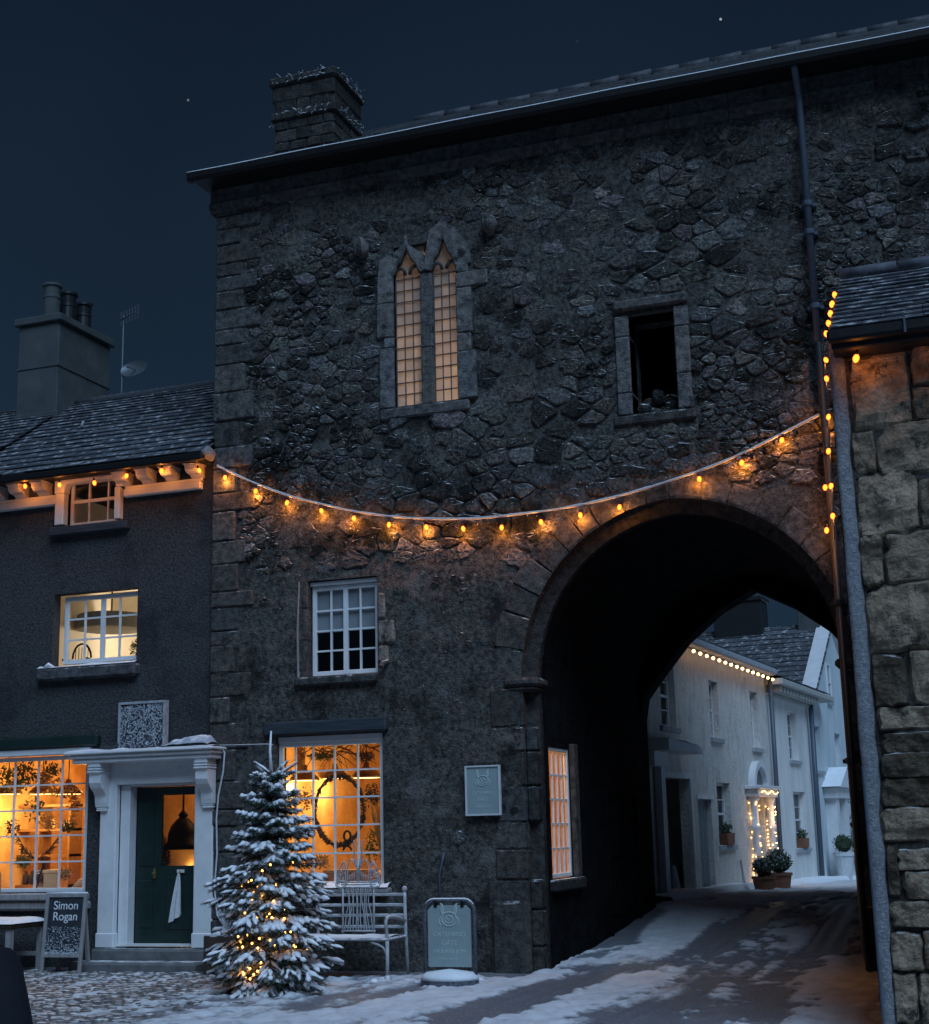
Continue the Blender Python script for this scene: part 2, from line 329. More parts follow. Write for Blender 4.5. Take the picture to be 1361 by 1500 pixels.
    def blob(s, c0, rad, nu=10, nv=7, amp=.0, seed=0, c=None, fq=3.0):
        V = []; c0 = np.array(c0, float); rad = np.array(rad, float)*np.ones(3)
        for j in range(nv+1):
            ph = math.pi*j/nv
            for i in range(nu):
                t = 2*math.pi*i/nu; V.append((math.sin(ph)*math.cos(t), math.sin(ph)*math.sin(t), math.cos(ph)))
        V = np.array(V)
        k = 1 + amp*(2*vnoise(V*fq+seed*7.3+c0*5, seed)-1) if amp else np.ones(len(V))
        V = c0 + V*k[:, None]*rad
        return s.add(V, [(j*nu+i, (j+1)*nu+i, (j+1)*nu+(i+1) % nu, j*nu+(i+1) % nu) for j in range(nv) for i in range(nu)], c)
    def quad(s, a, b, c_, d, c=None): return s.add([a, b, c_, d], [(0, 1, 2, 3)], c)
    def grid(s, P, c=None):       # P[i][j] array of points
        ni, nj = P.shape[:2]
        return s.add(P.reshape(-1, 3), [(i*nj+j, (i+1)*nj+j, (i+1)*nj+j+1, i*nj+j+1) for i in range(ni-1) for j in range(nj-1)], c)
    def mesh(s, name, m, smooth=False):
        me = bpy.data.meshes.new(name); me.from_pydata([tuple(map(float, p)) for p in s.v], [], s.f)
        me.materials.append(MATS[m])
        if any(c != (1, 1, 1) for c in s.c):
            a = me.color_attributes.new('col', 'FLOAT_COLOR', 'POINT'); a.data.foreach_set('color', np.array([(*c, 1) for c in s.c], np.float32).ravel())
        elif 'col' not in me.color_attributes and m in ATTR:
            a = me.color_attributes.new('col', 'FLOAT_COLOR', 'POINT'); a.data.foreach_set('color', np.ones(len(s.v)*4, np.float32))
        if smooth: me.polygons.foreach_set('use_smooth', [True]*len(me.polygons))
        me.update(); return me
    def build(s, name, m, parent=None, smooth=False, bevel=0, kind=None, label=None):
        o = bpy.data.objects.new(name, s.mesh(name, m, smooth)); col.objects.link(o); put(o, parent)
        if bevel:
            b = o.modifiers.new('bevel', 'BEVEL'); b.width = bevel; b.segments = 2; b.limit_method = 'ANGLE'; b.angle_limit = R(40)
        if kind: o['kind'] = kind
        if label: o['label'] = label
        return o
ATTR = {'rubble_stone', 'dressed_stone', 'slate', 'slate_snowy', 'needles', 'box_leaf', 'sandstone'}
def inst(name, me, loc, parent=None, rot=None, scl=None):
    o = bpy.data.objects.new(name, me); col.objects.link(o); o.location = loc
    if rot is not None: o.rotation_euler = rot
    if scl is not None: o.scale = scl
    put(o, parent); return o
def light(name, loc, power, c=(1, .6, .25), r=.05, parent=None):
    l = bpy.data.lights.new(name, 'POINT'); l.energy = power; l.color = c; l.shadow_soft_size = r
    o = bpy.data.objects.new(name, l); col.objects.link(o); o.location = loc; put(o, parent); return o
def text(name, body, m, parent, fr, u, w, z, size, align='CENTER', ext=.0015):
    cu = bpy.data.curves.new(name, 'FONT'); cu.body = body; cu.size = size; cu.align_x = align; cu.align_y = 'CENTER'; cu.extrude = ext
    cu.materials.append(MATS[m]); o = bpy.data.objects.new(name, cu); col.objects.link(o)
    X = Vector(fr.u); Nn = Vector(fr.n) if len(fr.n) == 3 else None; Zv = Vector(getattr(fr, 'zv', (0, 0, 1)))
    M = Matrix((X, Zv, Nn)).transposed().to_4x4(); p = fr(u, w, z); M.translation = Vector(p)
    bpy.context.view_layer.update(); dg = bpy.context.evaluated_depsgraph_get()
    me = bpy.data.meshes.new_from_object(o.evaluated_get(dg)); bpy.data.objects.remove(o)
    me.name = name; o = bpy.data.objects.new(name, me); col.objects.link(o)
    if parent is not None: put(o, parent)
    o.matrix_basis = M
    return o

def wallmesh(mb, fr, u0, u1, z0, z1, holes, rev=.22, c=None):
    """flat wall with rectangular holes and their reveals"""
    us = sorted({u0, u1, *[h[0] for h in holes], *[h[1] for h in holes]}); zs = sorted({z0, z1, *[h[2] for h in holes], *[h[3] for h in holes]})
    us = [u for u in us if u0 <= u <= u1]; zs = [z for z in zs if z0 <= z <= z1]
    for i in range(len(us)-1):
        for j in range(len(zs)-1):
            cu, cz = (us[i]+us[i+1])/2, (zs[j]+zs[j+1])/2
            if any(h[0] < cu < h[1] and h[2] < cz < h[3] for h in holes): continue
            mb.quad(fr(us[i], 0, zs[j]), fr(us[i+1], 0, zs[j]), fr(us[i+1], 0, zs[j+1]), fr(us[i], 0, zs[j+1]), c)
    for (a, b, z_, t) in holes: reveal(mb, fr, a, b, z_, t, rev, c)
def reveal(mb, fr, a, b, z0, z1, d, c=None, w=0):
    mb.quad(fr(a, w, z0), fr(a, w, z1), fr(a, -d, z1), fr(a, -d, z0), c); mb.quad(fr(b, w, z0), fr(b, -d, z0), fr(b, -d, z1), fr(b, w, z1), c)
    mb.quad(fr(a, w, z1), fr(b, w, z1), fr(b, -d, z1), fr(a, -d, z1), c); mb.quad(fr(a, w, z0), fr(a, -d, z0), fr(b, -d, z0), fr(b, w, z0), c)
def window(parent, name, fr, us, zs, w, m='white_paint', outer=.06, bar=.022, depth=.05, mull=(), gl='window_glass', midrail=None, label=None):
    """us, zs: pane edges. frame and glazing bars are the part, each pane a sub-part"""
    mb = MB(); a, b, c, d = us[0], us[-1], zs[0], zs[-1]; h = bar/2
    for (p, q, r, t) in ((a-outer, a, c-outer, d+outer), (b, b+outer, c-outer, d+outer)): mb.box(p, w-depth, r, q, w, t, fr=fr, b=.006)
    mb.box(a, w-depth, c-outer, b, w-.002, c, fr=fr, b=.006); mb.box(a, w-depth, d, b, w-.002, d+outer, fr=fr, b=.006)
    for i, u in enumerate(us[1:-1], 1):
        k = .03 if i in mull else h; mb.box(u-k, w-depth*.8, c, u+k, w-(.004 if i in mull else .010), d, fr=fr)
    for j, z in enumerate(zs[1:-1], 1):
        k = .022 if midrail == j else h; mb.box(a, w-depth*.75, z-k, b, w-(.006 if midrail == j else .013), z+k, fr=fr)
    o = mb.build(name, m, parent, label=label)
    for i in range(len(us)-1):
        for j in range(len(zs)-1):
            p = MB(); wj = w-depth*.45+rnd.uniform(-.003, .003)
            p.box(us[i], wj-.002, zs[j], us[i+1], wj+.002, zs[j+1], fr=fr); p.build('pane', gl, o)
    return o
def room(parent, x0, x1, y0, y1, z0, z1, m='warm_plaster', open_='front', floor='room_floor', holes=(), ceil=None, name='room_wall', rightholes=()):
    mb = MB()
    f = Fr((0, y1, 0), (1, 0, 0), (0, -1, 0)); mb.quad(f(x0, 0, z0), f(x1, 0, z0), f(x1, 0, z1), f(x0, 0, z1))
    mb.quad((x0, y0, z0), (x0, y1, z0), (x0, y1, z1), (x0, y0, z1))
    wallmesh(mb, Fr((x1, 0, 0), (0, 1, 0), (-1, 0, 0)), y0, y1, z0, z1, list(rightholes), .0)
    wallmesh(mb, Fr((0, y0, 0), (1, 0, 0), (0, 1, 0)), x0, x1, z0, z1, list(holes), .0)
    o = mb.build(name, m, parent)
    g = MB(); g.box(x0-.02, y0-.02, z1, x1+.02, y1+.02, z1+.06); g.build('room_ceiling', ceil or m, parent)
    g = MB(); g.box(x0-.02, y0-.02, z0-.06, x1+.02, y1+.02, z0); g.build('room_floor', floor, parent)
    return o

# ------------------------------------------------------------------ ground
F = 16.33
def gz(x, y):
    y = np.asarray(y, float)
    return np.interp(y, [-60, 16.0, 18.5, 22, 24.5, 28, 32, 36, 42, 70], [0, 0, .13, .42, .47, .40, .31, .24, .05, -.2])
def axis(lo, a, b, hi, st):
    L = []; x = a; d = st
    while x > lo: d *= 1.35; x -= d; L.append(max(x, lo))
    M_ = list(np.arange(a, b+1e-6, st)); Rr = []; x = M_[-1]; d = st
    while x < hi: d *= 1.35; x += d; Rr.append(min(x, hi))
    return np.array(L[::-1] + M_ + Rr)
def pdist(P, pts):       # distance of points to a polyline, and the fraction along it
    best = np.full(len(P), 1e9)
    for a, b in zip(pts[:-1], pts[1:]):
        a, b = np.array(a), np.array(b); d = b-a; t = np.clip(((P-a)@d)/(d@d), 0, 1); best = np.minimum(best, np.linalg.norm(P-(a+t[:, None]*d), axis=1))
    return best
def gpt(x, y):
    z = 0.0
    for _ in range(8): p = onZ(x, y, z); z = float(gz(p[0], p[1]))
    return (p[0], p[1])
gx = axis(-90, -13.2, 0.2, 70, .05); gy = axis(-60, 11.2, 24.0, 140, .05)
XX, YY = np.meshgrid(gx, gy, indexing='ij'); Pg = np.stack([XX.ravel(), YY.ravel()], 1)
n1 = fbm(np.c_[Pg*.9, np.zeros(len(Pg))], 4, 3); n2 = fbm(np.c_[Pg*6, np.zeros(len(Pg))], 4, 9); n3 = vnoise(np.c_[Pg*14, np.zeros(len(Pg))], 21)
trackL = [gpt(*p) for p in ((660, 1500), (760, 1468), (880, 1420), (985, 1372), (1090, 1338), (1200, 1315), (1250, 1308))]
trackR = [gpt(*p) for p in ((900, 1500), (985, 1462), (1060, 1420), (1120, 1385), (1170, 1352), (1225, 1330), (1260, 1318))]
trackR2 = [gpt(*p) for p in ((1120, 1500), (1150, 1440), (1180, 1395), (1215, 1352))]
snowC = [gpt(*p) for p in ((800, 1500), (900, 1462), (960, 1435), (1010, 1405), (1075, 1370), (1160, 1335), (1240, 1306))]
snowE = [gpt(*p) for p in ((1190, 1500), (1200, 1470), (1215, 1440), (1232, 1400))]
snowB = [gpt(*p) for p in ((430, 1496), (600, 1478), (700, 1452), (790, 1425), (880, 1392), (960, 1350), (1010, 1325))]
dL = pdist(Pg, trackL); dR = pdist(Pg, trackR); dR2 = pdist(Pg, trackR2)
wob = (n2-.5)*.5
trk = np.maximum(1-sstep(.20, .52, dL+wob), np.maximum((1-sstep(.32, .66, dR+wob)), .9*(1-sstep(.15, .45, dR2+wob))))
def along(P, pts):      # signed distance across and length along a polyline
    best = np.full(len(P), 1e9); sd = np.zeros(len(P)); al = np.zeros(len(P)); acc = 0
    for k, (a, b) in enumerate(zip(pts[:-1], pts[1:])):
        a, b = np.array(a), np.array(b); d = b-a; L = np.linalg.norm(d); t0, t1 = (-9 if k == 0 else 0), (9 if k == len(pts)-2 else 1); t = np.clip(((P-a)@d)/(L*L), t0, t1); q = P-(a+t[:, None]*d); ds = np.linalg.norm(q, axis=1); m = ds < best
        sg = np.sign(d[0]*q[:, 1]-d[1]*q[:, 0]); best = np.where(m, ds, best); sd = np.where(m, sg*ds, sd); al = np.where(m, acc+t*L, al); acc += L
    return sd, al
sdC, alC = along(Pg, snowC)
streak = .55*fbm(np.c_[sdC*7, alC*.45, np.zeros(len(Pg))], 3, 62) + .45*fbm(np.c_[sdC*3.2, alC*.35, np.zeros(len(Pg))], 4, 61)
sno = .60 + (n1-.5)*.6 + (n2-.5)*.8 + (streak-.5)*2.0
sno += .60*(1-sstep(.25, .75, pdist(Pg, snowC)+wob)) + .55*(1-sstep(.1, .6, pdist(Pg, snowE)+wob)) + .55*(1-sstep(.15, .7, pdist(Pg, snowB)+wob))
sno -= .80*trk
# under the arch the street is half sheltered; the cobbled corner on the left shows only a dusting
arch_in = sstep(16.4, 17.2, Pg[:, 1])*(1-sstep(21.6, 22.2, Pg[:, 1])); sno -= .12*arch_in
cobm = sstep(-7.6, -8.6, Pg[:, 0])*(1-sstep(16.0, 16.3, Pg[:, 1])); sno -= .34*cobm
edge = sstep(15.75, 16.2, Pg[:, 1])*(1-sstep(16.35, 16.5, Pg[:, 1]))*(Pg[:, 0] < -5.2); sno -= .75*edge     # the dry foot of the wall
lwall = (np.abs(Pg[:, 0]+5.0) < .6)*sstep(16.3, 16.6, Pg[:, 1])*(1-sstep(21.5, 22, Pg[:, 1])); sno -= .7*lwall*sstep(.6, .25, np.abs(Pg[:, 0]+5.05))
far = sstep(23, 25, Pg[:, 1]); sno += .25*far
snow_m = sstep(.22, .80, sno)
hgt = snow_m*(.024 + .060*(n2-.5) + .040*(n3-.5)) + (1-snow_m)*(.010*(n2-.5)+.006*n3)
hgt *= np.clip(1.2-np.abs(Pg[:, 0]+6)/60, 0, 1)
# tyre grooves running along the tracks
for tr in (trackL, trackR):
    d = pdist(Pg, tr); hgt -= .010*np.cos(d*30)*np.exp(-(d/.45)**2)
Zg = gz(Pg[:, 0], Pg[:, 1]) + hgt
gm = MB(); nI, nJ = len(gx), len(gy)
gme = bpy.data.meshes.new('road'); idx = np.arange(nI*nJ).reshape(nI, nJ)
fa = np.stack([idx[:-1, :-1], idx[1:, :-1], idx[1:, 1:], idx[:-1, 1:]], -1).reshape(-1, 4)
gme.from_pydata(np.c_[Pg, Zg].tolist(), [], fa.tolist())
ca = gme.color_attributes.new('snow', 'FLOAT_COLOR', 'POINT'); ca.data.foreach_set('color', np.c_[snow_m, cobm, trk, np.ones(len(Pg))].astype(np.float32).ravel())
gme.polygons.foreach_set('use_smooth', [True]*len(gme.polygons))
def road_material():
    m = bpy.data.materials.new('snowy_road'); m.use_nodes = True; nt = m.node_tree; b = nt.nodes['Principled BSDF']; n = lambda t: nt.nodes.new(t)
    at = n('ShaderNodeAttribute'); at.attribute_name = 'snow'; sp = n('ShaderNodeSeparateColor'); _lk(nt, at.outputs['Color'], sp.inputs[0])
    g = n('ShaderNodeNewGeometry')
    nz = n('ShaderNodeTexNoise'); nz.inputs['Scale'].default_value = 13; nz.inputs['Detail'].default_value = 10; nz.inputs['Roughness'].default_value = .7; _lk(nt, g.outputs['Position'], nz.inputs['Vector'])
    a1 = n('ShaderNodeMath'); a1.operation = 'MULTIPLY_ADD'; a1.inputs[1].default_value = 1.7; a1.inputs[2].default_value = -.85; _lk(nt, nz.outputs[0], a1.inputs[0])
    a2 = n('ShaderNodeMath'); a2.operation = 'ADD'; _lk(nt, a1.outputs[0], a2.inputs[0]); _lk(nt, sp.outputs[0], a2.inputs[1])
    mr = n('ShaderNodeMapRange'); mr.inputs[1].default_value = .18; mr.inputs[2].default_value = .86; _lk(nt, a2.outputs[0], mr.inputs[0])
    n2_ = n('ShaderNodeTexNoise'); n2_.inputs['Scale'].default_value = 3; n2_.inputs['Detail'].default_value = 7; _lk(nt, g.outputs['Position'], n2_.inputs['Vector'])
    c1 = n('ShaderNodeMix'); c1.data_type = 'RGBA'; c1.inputs[6].default_value = (.095, .102, .118, 1); c1.inputs[7].default_value = (.21, .222, .25, 1); _lk(nt, n2_.outputs[0], c1.inputs[0])
    c2 = n('ShaderNodeMix'); c2.data_type = 'RGBA'; c2.inputs[6].default_value = (.42, .44, .47, 1); c2.inputs[7].default_value = (.80, .82, .86, 1); _lk(nt, n2_.outputs[0], c2.inputs[0])
    # brown slush in the wheel tracks
    nf_ = n('ShaderNodeTexNoise'); nf_.inputs['Scale'].default_value = 34; nf_.inputs['Detail'].default_value = 9; nf_.inputs['Roughness'].default_value = .75; _lk(nt, g.outputs['Position'], nf_.inputs['Vector'])
    gr = n('ShaderNodeMapRange'); gr.inputs[1].default_value = .50; gr.inputs[2].default_value = .66; gr.inputs[4].default_value = .65; _lk(nt, nf_.outputs[0], gr.inputs[0])
    c0 = n('ShaderNodeMix'); c0.data_type = 'RGBA'; c0.inputs[7].default_value = (.40, .425, .47, 1); _lk(nt, gr.outputs[0], c0.inputs[0])
    c3 = n('ShaderNodeMix'); c3.data_type = 'RGBA'; c3.inputs[7].default_value = (.115, .122, .138, 1); mt = n('ShaderNodeMath'); mt.operation = 'MULTIPLY'; mt.inputs[1].default_value = .6; _lk(nt, sp.outputs[2], mt.inputs[0]); _lk(nt, mt.outputs[0], c3.inputs[0]); _lk(nt, c1.outputs[2], c3.inputs[6])
    mx = n('ShaderNodeMix'); mx.data_type = 'RGBA'; _lk(nt, mr.outputs[0], mx.inputs[0]); _lk(nt, c3.outputs[2], c0.inputs[6]); _lk(nt, c0.outputs[2], mx.inputs[6]); _lk(nt, c2.outputs[2], mx.inputs[7]); _lk(nt, mx.outputs[2], b.inputs['Base Color'])
    rr = n('ShaderNodeMapRange'); rr.inputs[3].default_value = .52; rr.inputs[4].default_value = .8; _lk(nt, mr.outputs[0], rr.inputs[0]); _lk(nt, rr.outputs[0], b.inputs['Roughness']); b.inputs['Specular IOR Level'].default_value = .35
    nb = n('ShaderNodeTexNoise'); nb.inputs['Scale'].default_value = 28; nb.inputs['Detail'].default_value = 8; nb.inputs['Roughness'].default_value = .7; _lk(nt, g.outputs['Position'], nb.inputs['Vector'])
    hh = n('ShaderNodeMath'); hh.operation = 'MULTIPLY_ADD'; hh.inputs[1].default_value = 1.2; _lk(nt, mr.outputs[0], hh.inputs[0]); _lk(nt, nb.outputs[0], hh.inputs[2])
    bp = n('ShaderNodeBump'); bp.inputs['Strength'].default_value = .7; bp.inputs['Distance'].default_value = .018; _lk(nt, hh.outputs[0], bp.inputs['Height']); _lk(nt, bp.outputs[0], b.inputs['Normal'])
    return m
gme.materials.append(road_material()); road = bpy.data.objects.new('road', gme); col.objects.link(road)
road['kind'] = 'structure'; road['label'] = 'snow-covered street with dark wheel tracks running through the arch'
# cobbles of the corner by the cottage
cb = MB(); rr_ = random.Random(5)
yv = 11.3
while yv < 16.0:
    h = rr_.uniform(.085, .115); xv = -13.0 + rr_.uniform(0, .15)
    while xv < -7.0:
        wd = rr_.uniform(.10, .17)
        if rr_.random() < 1-max(0, (xv+8.6)/1.6)*1.2:
            zt = float(gz(0, yv)) + .010 + rr_.uniform(0, .028); a = .014
            cxx, cyy = xv+wd/2, yv+h/2; hx, hy = wd/2-.007, h/2-.007
            ring = [(-1, -.55), (-.6, -1), (.6, -1), (1, -.55), (1, .55), (.6, 1), (-.6, 1), (-1, .55)]
            V = [(cxx+q*hx, cyy+r*hy, zt-.05) for q, r in ring] + [(cxx+q*hx*.93, cyy+r*hy*.93, zt-.012) for q, r in ring] + [(cxx+q*hx*.6, cyy+r*hy*.6, zt) for q, r in ring]
            s = rr_.uniform(.7, 1.25)
            cb.add(V, [(k, (k+1) % 8, 8+(k+1) % 8, 8+k) for k in range(8)] + [(8+k, 8+(k+1) % 8, 16+(k+1) % 8, 16+k) for k in range(8)] + [tuple(range(16, 24))], (s, s*.98, s*.96))
        xv += wd
    yv += h
mat('cobble', (.10, .095, .095), (.17, .16, .155), 9, .5, .5, 40, .008, attr=True, snow=.16, spec=.45); ATTR.add('cobble')
cbo = cb.build('cobbles', 'cobble', road, smooth=True, kind='stuff')

# ------------------------------------------------------------------ gatehouse
FR = Fr((0, F, 0), (1, 0, 0), (0, -1, 0))            # the street front: u = X, w towards the square
GX0, GX1, GTOP, GBACK = -9.36, 3.2, 10.12, 22.0
gate = thing('gatehouse', 'tall dark rubble stone gatehouse with a great arch over the street', 'gatehouse', (-5.3, F, 0))
ACX, AHW, ASP, ARISE = -3.35, 1.89, 3.32, 1.98
_c = (ARISE**2-AHW**2)/(2*AHW); _Rr = AHW+_c
def arch_z(x, d=0.0):      # intrados height at x, grown outward by d
    q = np.abs(np.asarray(x, float)-ACX); t = (_Rr+d)**2-(q+_c)**2
    return ASP+np.sqrt(np.maximum(t, 0))
def arch_pt(a, d=0.0):     # a from -1 (left springing) through 0 (apex) to 1
    th0 = math.acos(_c/(_Rr+d)); s = -1 if a < 0 else 1; th = (1-abs(a))*th0
    return (ACX + s*((_Rr+d)*math.cos(th)-_c), ASP+(_Rr+d)*math.sin(th))
SHOP = (-8.47, -7.03, .97, 2.78); CASE = (-8.03, -7.08, 3.50, 4.70); RUIN = (-3.76, -3.21, 6.36, 7.56); TRAC = (-6.80, -5.93, 6.82, 8.96)
holes = [SHOP, CASE, RUIN, TRAC]
us = sorted(set(np.round(np.arange(GX0, 1.0, .06), 3)) | set(np.round(np.arange(1.0, GX1+.01, .3), 3)) | {h[i] for h in holes for i in (0, 1)}); zs = sorted(set(np.round(np.arange(-.3, GTOP+.01, .06), 3)) | {h[i] for h in holes for i in (2, 3)})
def thin(L, keep):
    o = [L[0]]
    for x in L[1:]:
        if x-o[-1] < .03:
            if x in keep: o[-1] = x
            continue
        o.append(x)
    return np.array(o)
us = thin(us, {h[i] for h in holes for i in (0, 1)}); zs = thin(zs, {h[i] for h in holes for i in (2, 3)})
UU, ZZ = np.meshgrid(us, zs, indexing='ij')
P3 = np.stack([UU, ZZ, np.zeros_like(UU)], -1)
rub = sstep(4.55, 5.25, ZZ + .5*(fbm(P3*1.3, 3, 5)-.5)*2)           # rubble above, old render below
disp = .06*(fbm(P3*1.1, 3, 1)-.5) + .05*(fbm(P3*5, 4, 2)-.5)*(1-.6*rub) + .035*(vnoise(P3*15, 7)-.5)*(1-.4*rub)
patch = fbm(P3*1.6, 4, 31); disp += .022*sstep(.52, .56, patch)*(1-rub)      # coats of render left standing proud
near = np.zeros_like(UU)
for h in holes: near = np.maximum(near, 1-sstep(.0, .10, np.maximum(np.maximum(h[0]-UU, UU-h[1]), np.maximum(h[2]-ZZ, ZZ-h[3]))))
disp = disp*(1-near)
gw = MB(); ni, nj = UU.shape
Vw = np.stack([UU, F-disp, ZZ], -1).reshape(-1, 3)
cu = (UU[:-1, :-1]+UU[1:, 1:])/2; cz = (ZZ[:-1, :-1]+ZZ[1:, 1:])/2
dead = np.zeros_like(cu, bool)
for h in holes: dead |= (cu > h[0]) & (cu < h[1]) & (cz > h[2]) & (cz < h[3])
dead |= (np.abs(cu-ACX) < AHW+.05) & (cz < np.where(cz < ASP, 99, arch_z(cu, .05)))  & ((cz < ASP) | (cz < arch_z(cu, .05)))
ix = np.arange(ni*nj).reshape(ni, nj); fw_ = np.stack([ix[:-1, :-1], ix[1:, :-1], ix[1:, 1:], ix[:-1, 1:]], -1)[~dead]
gw.add(Vw, fw_.tolist())
for h in holes: reveal(gw, FR, *h, .30 if h is not RUIN else .5)
wall = gw.build('wall', 'wall_render', gate, smooth=True)
# gable end, back and shell
sh = MB(); sh.quad((GX0, F, -.3), (GX0, GBACK, -.3), (GX0, GBACK, GTOP), (GX0, F, GTOP)); sh.quad((GX1, F, -.3), (GX1, GBACK, -.3), (GX1, GBACK, GTOP), (GX1, F, GTOP))
RIDGE_Y = F+2.9; RIDGE_Z = onY(760, 149, RIDGE_Y)[2]
for X in (GX0, GX1): sh.add([(X, F, GTOP), (X, GBACK-.2, GTOP), (X, RIDGE_Y, RIDGE_Z-.1)], [(0, 1, 2)])
def arch_fill(mb, Y, x0, x1, top, d=0.0):
    n = 24; xs = [ACX-(AHW+d) + 2*(AHW+d)*i/n for i in range(n+1)]
    mb.quad((x0, Y, -.3), (xs[0], Y, -.3), (xs[0], Y, top), (x0, Y, top)); mb.quad((xs[-1], Y, -.3), (x1, Y, -.3), (x1, Y, top), (xs[-1], Y, top))
    for a, b in zip(xs[:-1], xs[1:]): mb.quad((a, Y, float(arch_z(a, d))), (b, Y, float(arch_z(b, d))), (b, Y, top), (a, Y, top))
REAR = [(-5.09, 3.16), (-5.03, 3.48), (-4.78, 3.80), (-4.35, 4.30), (-3.84, 4.71), (-3.30, 5.0), (-2.74, 4.70), (-2.25, 4.32), (-1.86, 3.80), (-1.62, 3.16)]
for Y in (GBACK,):
    sh.quad((GX0 if Y == GBACK else -5.2, Y, -.3), (REAR[0][0], Y, -.3), (REAR[0][0], Y, GTOP), (GX0 if Y == GBACK else -5.2, Y, GTOP)); sh.quad((REAR[-1][0], Y, -.3), (GX1 if Y == GBACK else -1.5, Y, -.3), (GX1 if Y == GBACK else -1.5, Y, GTOP), (REAR[-1][0], Y, GTOP))
    for a, b in zip(REAR[:-1], REAR[1:]): sh.quad((a[0], Y, a[1]), (b[0], Y, b[1]), (b[0], Y, GTOP if Y == GBACK else 5.6), (a[0], Y, GTOP if Y == GBACK else 5.6))
sv = MB()
for a, b in zip(REAR[:-1], REAR[1:]): sv.quad((a[0], GBACK, a[1]), (b[0], GBACK, b[1]), (b[0], GBACK-.402, b[1]), (a[0], GBACK-.402, a[1]))
for a, b in zip(REAR[:-1], REAR[1:]): sv.quad((a[0], GBACK-.404, a[1]), (b[0], GBACK-.404, b[1]), (b[0], GBACK-.404, 5.5), (a[0], GBACK-.404, 5.5))
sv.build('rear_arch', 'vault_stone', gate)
sh.build('rear_wall', 'wall_render', gate)
# passage: side walls and pointed vault, one sheet
PX0, PX1 = -5.09, -1.60
SW = (16.78, 17.66, 1.02, 2.56); PD = (19.35, 20.95, .30, 2.10)
vm = MB(); PFR = Fr((PX0, 0, 0), (0, 1, 0), (1, 0, 0))
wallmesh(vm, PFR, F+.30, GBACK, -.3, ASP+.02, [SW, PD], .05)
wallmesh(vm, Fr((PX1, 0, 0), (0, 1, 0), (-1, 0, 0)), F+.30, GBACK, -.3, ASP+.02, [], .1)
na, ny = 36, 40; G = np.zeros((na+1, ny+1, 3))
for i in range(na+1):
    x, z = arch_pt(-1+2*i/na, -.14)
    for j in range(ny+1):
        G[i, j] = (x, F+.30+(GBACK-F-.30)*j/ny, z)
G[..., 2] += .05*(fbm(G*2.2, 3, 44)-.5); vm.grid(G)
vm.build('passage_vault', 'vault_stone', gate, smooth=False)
# front orders of the arch: voussoirs, chamfered inner order, jamb stones, imposts
def stone_col(r, lo=.7, hi=1.35, warm=.0):
    s = r.uniform(lo, hi); t = r.uniform(-.06, .06)+warm; return (s*(1+t), s, s*(1-t*.8))
rs = random.Random(3)
aL = -1.0; segs = []
while aL < .985:
    st = rs.uniform(.075, .125)*(1.25 if abs(aL) > .85 else 1); segs.append((aL, min(aL+st, 1.0))); aL += st
for a0, a1 in segs:
    mid = (a0+a1)/2; dep = (.19+.22*abs(mid))*rs.uniform(.85, 1.2); p = rs.uniform(.015, .034); g_ = .004
    A = [arch_pt(a0+(a1-a0)*(.02+.96*k/3), 0.0) for k in range(4)]; B = [arch_pt(a0+(a1-a0)*(.03+.94*k/3), dep) for k in range(4)]
    mb = MB(); c = stone_col(rs, .6, 1.1)
    A2 = [arch_pt(a0+(a1-a0)*(.05+.90*k/3), .03) for k in range(4)]; B2 = [arch_pt(a0+(a1-a0)*(.06+.88*k/3), dep-.02) for k in range(4)]
    V = [(x, F+.12, z) for x, z in A+B[::-1]] + [(x, F-p+.012, z) for x, z in A+B[::-1]] + [(x, F-p+rs.uniform(-.006, .006), z) for x, z in A2+B2[::-1]]
    mb.add(V, [(k, (k+1) % 8, 8+(k+1) % 8, 8+k) for k in range(8)] + [(8+k, 8+(k+1) % 8, 16+(k+1) % 8, 16+k) for k in range(8)] + [(16, 17, 22, 23), (17, 18, 21, 22), (18, 19, 20, 21)], c)
    mb.build('voussoir', 'dressed_stone', wall)
# second order: a chamfer stepping back into the passage
om = MB(); nn = 40
path = [(ACX-AHW, -.3), (ACX-AHW, 1.6)] + [arch_pt(-1+2*i/nn, 0) for i in range(nn+1)] + [(ACX+AHW, 1.6), (ACX+AHW, -.3)]
path2 = [(ACX-AHW+.14, -.3), (ACX-AHW+.14, 1.6)] + [arch_pt(-1+2*i/nn, -.14) for i in range(nn+1)] + [(ACX+AHW-.14, 1.6), (ACX+AHW-.14, -.3)]
for k in range(len(path)-1):
    (x0, z0), (x1, z1) = path[k], path[k+1]; (p0, q0), (p1, q1) = path2[k], path2[k+1]
    om.quad((x0, F-.02, z0), (x1, F-.02, z1), (x1, F+.14, z1), (x0, F+.14, z0), (.6, .6, .6)); om.quad((x0, F+.14, z0), (x1, F+.14, z1), (p1, F+.20, q1), (p0, F+.20, q0), (.55, .55, .55)); om.quad((p0, F+.20, q0), (p1, F+.20, q1), (p1, F+.34, q1), (p0, F+.34, q0), (.45, .45, .45))
om.build('arch_inner_order', 'dressed_stone', wall)
